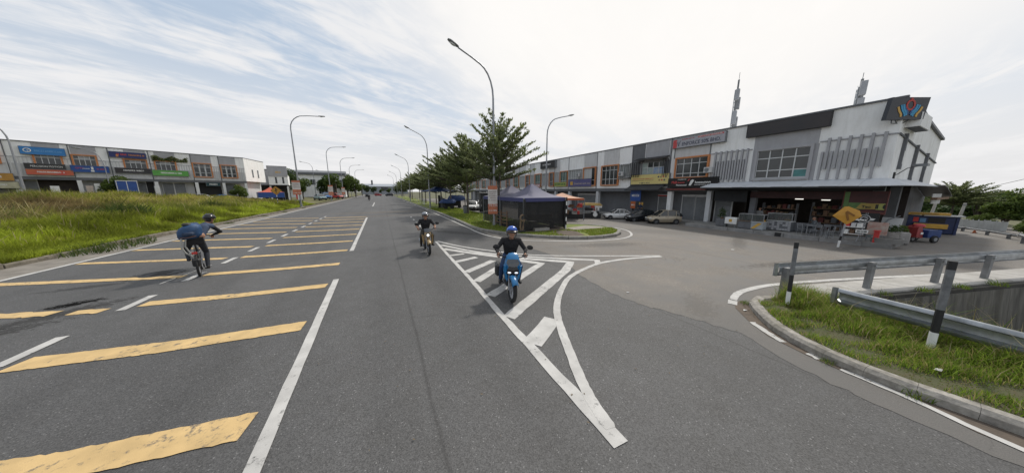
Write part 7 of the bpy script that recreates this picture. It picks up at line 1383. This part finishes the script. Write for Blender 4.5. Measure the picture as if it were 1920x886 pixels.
pl = thing('potted_plant', 'bushy potted plant on the black cupboard', 'plant', (19.75, 8.95, .68)); MB().use(M['wood']).lathe([(.06, 0), (.08, .1)], 10).build('pot', pl); g_ = np.random.default_rng(8); Vv, Ff = leaves_quads(np.concatenate([g_.normal(0, .08, (140, 3)) + [0, 0, .25], g_.normal(0, .09, (160, 3)) + [0, .02, .52]]), .05, .8, g_); link('foliage', pymesh('foliage', Vv, Ff, LEAF_D), pl)
def chair(label, loc, rz, m, sc=.68):
    t = thing('cafe_chair', label, 'chair', loc, rz, 'cafe chairs', scale=sc); MB().use(m).cbox(-.2, .2, -.2, .2, .43, .46, .01).build('seat', t)
    for x in (-.17, .17):
        for y in (-.17, .17): MB().use(M['lampmetal']).tube([(x, y, .43), (x * 1.15, y * 1.15, 0)], .014, 5).build('leg', t)
        MB().use(M['lampmetal']).tube([(x, -.18, .44), (x, -.24, .85)], .014, 5).build('back_post', t)
    MB().use(m).cbox(-.17, .17, -.25, -.22, .62, .86, .01).build('backrest', t); return t
def table(label, loc, m, sc=.68):
    t = thing('cafe_table', label, 'table', loc, .3, 'cafe tables', scale=sc); MB().use(m).cbox(-.42, .42, -.42, .42, .71, .74, .01).build('tabletop', t)
    for x in (-.36, .36):
        for y in (-.36, .36): MB().use(M['lampmetal']).tube([(x, y, .71), (x, y, 0)], .016, 5).build('leg', t)
table('square grey cafe table nearest the kerb', (19.9, 4.9, .2), M['dgrey_wall']); table('second cafe table deeper in the shade', (20.9, 4.5, .2), M['dgrey_wall'])  # tables and chairs: grey darkened so the colour carries the under-canopy shade
for lb, x, y, a in [('grey cafe chair at the kerb end of the front table', 19.65, 5.25, 2.6), ('grey cafe chair with its back to the road at the front table', 19.5, 4.75, 1.2), ('grey cafe chair between the two tables', 20.35, 4.6, -1.2), ('cafe chair beside the bent warning sign', 19.3, 4.25, .4), ('cafe chair at the rear table', 21.2, 4.95, 2.9)]: chair(lb, (x, y, .2), a, M['dgrey_wall'])
def shelfrow(label, loc, rz, w, h, sd):
    t = thing('shelf_rack', label, 'shelf', loc, rz); r = random.Random(sd)
    for k in range(4): bx('shelf', t, M['wood'], -w / 2, w / 2, -.15, .15, h * k / 4 + .02, h * k / 4 + .05)
    for x in (-w / 2, w / 2 - .03): bx('upright', t, M['dgrey_wall'], x, x + .03, -.16, .16, 0, h)
    for k in range(4):
        x = -w / 2 + .05
        while x < w / 2 - .2: ww = r.uniform(.08, .2); hh = r.uniform(.1, h / 4 - .08); MB().use(r.choice([M['wood'], M['dgrey_wall'], M['black'], M['wood'], brownb, mat('dull red carton', (.12, .03, .025), .8), mat('dull ochre carton', (.14, .10, .04), .8)])).cbox(x, x + ww, -.12, .1, h * k / 4 + .051, h * k / 4 + .05 + hh, .01).build('box', t); x += ww + r.uniform(.02, .1)
shelfrow('crowded shelf rack at the back of the cafe behind the display counters', (22.6, 7.2, .2), PX, 1.6, 1.5, 1); shelfrow('crowded shelf rack in the shade behind the cafe tables', (23.0, 5.0, .2), PX, 1.8, 1.6, 2); shelfrow('dark goods rack under the menu board', (21.6, 3.95, .2), PX, .9, .8, 3)
# menu board and clutter on the corner
mb = thing('menu_board', 'large red, green and yellow menu board hung under the canopy at the corner', 'signboard', (21.35, 4.42, 1.46), R_(-90)); bx('board', mb, mat('menu shade-darkened red', (.055, .012, .012), .6, var=.5, vscale=2), 0, 1.28, -.05, 0, 0, .98); bx('green_panel', mb, mat('menu green', (.09, .17, .05), .6, var=.3), .0, .16, -.056, -.051, .1, .95); bx('green_panel', mb, mat('menu green', (.09, .17, .05)), .17, .7, -.056, -.051, .1, .42); b = MB().use(mat('menu yellow', (.30, .22, .05), .6, var=.2)); b.extr([(.42, -.06, .12), (1.0, -.06, .12), (1.12, -.06, .40), (.56, -.06, .40)], (0, .003, 0)); b.build('yellow_panel', mb); bx('yellow_panel', mb, mat('menu olive', (.28, .29, .08), .6), 1.02, 1.27, -.056, -.051, .10, .40); text(mb, 'Teo', .17, (.60, -.064, .17), M['black'], bold=.006); smear(mb, M['black'], 1.0, 1.25, .15, .35, -.06, 4); b = MB().use(mat('board timber', (.11, .03, .025), .7)); b.box(-.04, 1.32, -.07, .02, -.12, -.005); b.box(-.04, -.005, -.07, .02, 0, 1.0); b.box(1.285, 1.32, -.07, .02, 0, 1.0); b.build('frame', mb)  # board colours are darkened to hold the deep shade of the frontage
rk = thing('shop_rack', 'slatted rack of boxes and papers beside the bent warning sign', 'rack', (19.35, 3.55, .2), PX)
for z in (.3, .62, .95): bx('shelf', rk, M['whitep'], -.28, .28, -.16, .16, z, z + .03)
for x in (-.28, .26):
    for y in (-.16, .14): bx('upright', rk, M['lamphead'], x, x + .02, y, y + .02, 0, 1.3)
for k in range(7): MB().use([M['whitep'], brownb, M['dgrey_wall'], M['redp'], M['lgrey_wall']][k % 5]).cbox(-.25 + (k % 3) * .17, -.12 + (k % 3) * .17, -.12, .1, .331 + .32 * (k // 3), .331 + .32 * (k // 3) + .17, .01).build('box', rk)
ld = thing('stand', 'low black metal frame stand at the kerb below the amber sign', 'stand', (18.95, 4.0, .2), PX)
for x in (-.22, .22): MB().use(M['lamphead']).tube([(x, -.14, 0), (x * .9, 0, .52)], .013, 5).tube([(x, .14, 0), (x * .9, 0, .52)], .013, 5).build('leg', ld)
for z in (.12, .26, .40): MB().use(M['lamphead']).tube([(-.21, -.1, z), (.21, -.1, z)], .012, 5).build('rail', ld)
sb = thing('sign_stand', 'small white notice on a leaning pole at the kerb', 'sign', (19.0, 3.25, .2), PX); bx('notice', sb, M['whitep'], -.17, .17, -.03, -.01, .42, .56); MB().use(M['lampmetal']).tube([(-.1, 0, 0), (.08, 0, 1.1)], .014, 5).build('pole', sb); smear(sb, M['black'], -.13, .13, .46, .52, -.031, 3)
df = thing('whiteboard', 'dirty white board splashed with red leaning at the corner', 'board', (20.0, 3.02, .2), PX); bx('board', df, mat('splashed board', (.42, .40, .35), .7, var=.4, vscale=4, col2=(.35, .12, .09)), -.28, .28, -.03, .03, .28, .86); 
for x in (-.25, .22): bx('leg', df, M['lamphead'], x, x + .03, -.02, .02, 0, .28)
ps = thing('red_post', 'short red painted box post in front of the splashed board', 'post', (19.5, 2.92, .2), PX); bx('shaft', ps, M['redp'], -.07, .07, -.07, .07, 0, .5); bx('cap', ps, M['redp'], -.09, .09, -.09, .09, .5, .54)
cb = thing('wall_sign', 'round black wall emblem with a pale ring beneath the menu board', 'sign', (21.3, 3.98, 1.0), R_(-90)); T = MT((.32, -.05, .1)) @ Matrix.Rotation(R_(90), 4, 'X'); MB().use(M['black']).box(-.12, .75, -.03, 0, -.35, .40).build('board', cb); MB().use(M['lgrey_wall']).torus((.32, -.045, .1), .19, .014, 24, 6).torus((.32, -.045, .1), .10, .02, 20, 6).build('ring_emblem', cb); b = MB().use(M['whitep']); b.extr([(.5, -.04, .15), (.66, -.04, .13), (.60, -.04, .04), (.52, -.04, .03)], (0, .005, 0)); b.build('tab', cb)
rb = thing('round_basin', 'grey concrete ring planter at the corner kerb', 'planter', (19.75, 2.66, .2)); MB().use(M['concrete']).lathe([(.42, 0), (.44, .22), (.37, .22), (.36, .1), (.01, .1)], 22).build('basin', rb, smooth=30); bx('rubble', rb, M['concrete_d'], -.2, .2, -.15, .2, .1, .2)
def planter(label, loc, s, leaf, h, sd, m=None):
    t = thing('planter', label, 'planter', loc); MB().use(m or mat('pale pot', (.36, .34, .32), .85, var=.25, dirt=.4)).lathe([(s * .75, 0), (s, h * .9), (s * 1.05, h), (s * .9, h), (s * .85, h * .9), (.01, h * .88)], 14).build('pot', t, smooth=30); g_ = np.random.default_rng(sd); n = 240; Vv, Ff = leaves_quads(g_.normal(0, s * .55, (n, 3)) * [1, 1, .9] + [0, 0, h + s * .5], .05, .8, g_); link('foliage', pymesh('foliage', Vv, Ff, leaf), t); return t
planter('tall pale flowerpot by the corner column', (20.7, 2.72, .2), .24, LEAF_D, .42, 1); 
bxp = thing('planter', 'square pale planter box with a clipped green shrub', 'planter', (21.7, 2.62, .05), .2); MB().use(mat('pale pot', (.36, .34, .32))).cbox(-.34, .34, -.26, .26, 0, .5, .02).build('box', bxp); bx('joint', bxp, M['concrete_d'], -.01, .01, -.265, -.26, .02, .48); g_ = np.random.default_rng(5); d = g_.normal(0, 1, (420, 3)); d /= np.linalg.norm(d, axis=1)[:, None]; Vv, Ff = leaves_quads(d * .26 * g_.uniform(.7, 1.05, (420, 1)) + [.35, 0, .55], .05, .8, g_); link('shrub', pymesh('shrub', Vv, Ff, LEAF_B), bxp)
lp = thing('leaning_panel', 'pale metal panel leaning by the side columns', 'panel', (21.9, 3.0, .2), rot=(R_(-12), 0, R_(-100))); bx('panel', lp, M['lgrey_wall'], -.3, .3, -.02, .02, 0, 1.0); MB().use(M['lampmetal']).tube([(-.3, -.03, .2), (-.1, -.05, .9), (.2, -.05, 1.1)], .02, 5).build('pipe', lp)
# red cargo tricycle and food stall
dred = mat('dusty red paint', (.27, .03, .03), .6, var=.3); dblu = mat('dusty blue paint', (.02, .05, .17), .6, var=.3); tk = thing('cargo_trike', 'red motor tricycle with a blue box parked at the side of the corner shop', 'tricycle', (23.1, 2.40, 0), R_(-25), scale=.74); MB().use(dred).loft([[(-.3, -.28, .35), (-.3, .28, .35), (-.3, .28, 1.0), (-.3, -.28, 1.0)], [(.1, -.26, .3), (.1, .26, .3), (.05, .22, 1.12), (.05, -.22, 1.12)], [(.3, -.2, .32), (.3, .2, .32), (.25, .15, .8), (.25, -.15, .8)]]).build('body', tk, smooth=20); MB().use(dblu).cbox(.35, 1.25, -.36, .36, .32, .82, .02).build('cargo_box', tk); bx('end_panel', tk, mat('pale blue panel', (.25, .32, .5), .6), 1.251, 1.27, -.33, .33, .35, .8); MB().use(mat('red cloth bundle', (.45, .06, .07), .8, var=.4, bump=.6)).ball((.15, 0, 1.08), .32, .24, .14, 12, 7).build('bundle', tk, smooth=60); bx('badge', tk, M['whitep'], -.05, .12, -.285, -.28, .55, .68)
for x, y in ((-.1, 0), (.75, -.4), (.75, .4)):
    T = MT((x, y, .24)) @ Matrix.Rotation(R_(90), 4, 'X'); wh = MB().use(M['rubber']).lathe([(.12, -.06), (.22, -.06), (.24, 0), (.22, .06), (.12, .06)], 18, T=T).build('tyre', tk, smooth=40); MB().use(M['lampmetal']).lathe([(.02, .07), (.12, .07), (.12, -.07), (.02, -.07)], 12, T=T).build('rim', wh)
fs_ = thing('food_stall', 'dark blue food stall with yellow roof board and yellow counter behind the corner', 'stall', (28.9, 2.62, 0), R_(-80), scale=.88); navyp = mat('navy stall paint', (.02, .035, .11), .5, var=.3)
MB().use(navyp).box(-.95, .85, -.35, .55, .05, 1.15).build('body', fs_); bx('roof_board', fs_, M['yellowp'], -1.0, .62, -.5, .4, 1.22, 1.36); bx('roof_sheet', fs_, M['lgrey_wall'], -.3, 1.1, -.55, .6, 1.16, 1.215); bx('counter', fs_, M['yellowp'], -.6, .6, -.75, -.36, .38, .66); bx('hatch', fs_, M['black'], -.1, .5, -.37, -.352, .72, 1.05); bx('poster', fs_, M['redp'], -.65, -.45, -.365, -.352, .75, 1.05); bx('poster', fs_, mat('light blue print', (.12, .25, .45), .5), -.4, -.18, -.365, -.352, .72, 1.0); bx('end_post', fs_, navyp, .86, .96, -.4, .5, .0, 1.16); smear(fs_, mat('brown ink', (.25, .16, .07)), -.8, .2, 1.26, 1.32, -.51, 3)
oc = thing('traffic_cone', 'orange barrier block below the far crash barrier', 'barrier', (31.2, 1.35, 0), scale=.55); MB().use(orangeb).lathe([(.16, 0), (.05, .3), (.03, .32)], 10).build('cone', oc); bx('foot', oc, M['black'], -.2, .2, -.2, .2, 0, .03)
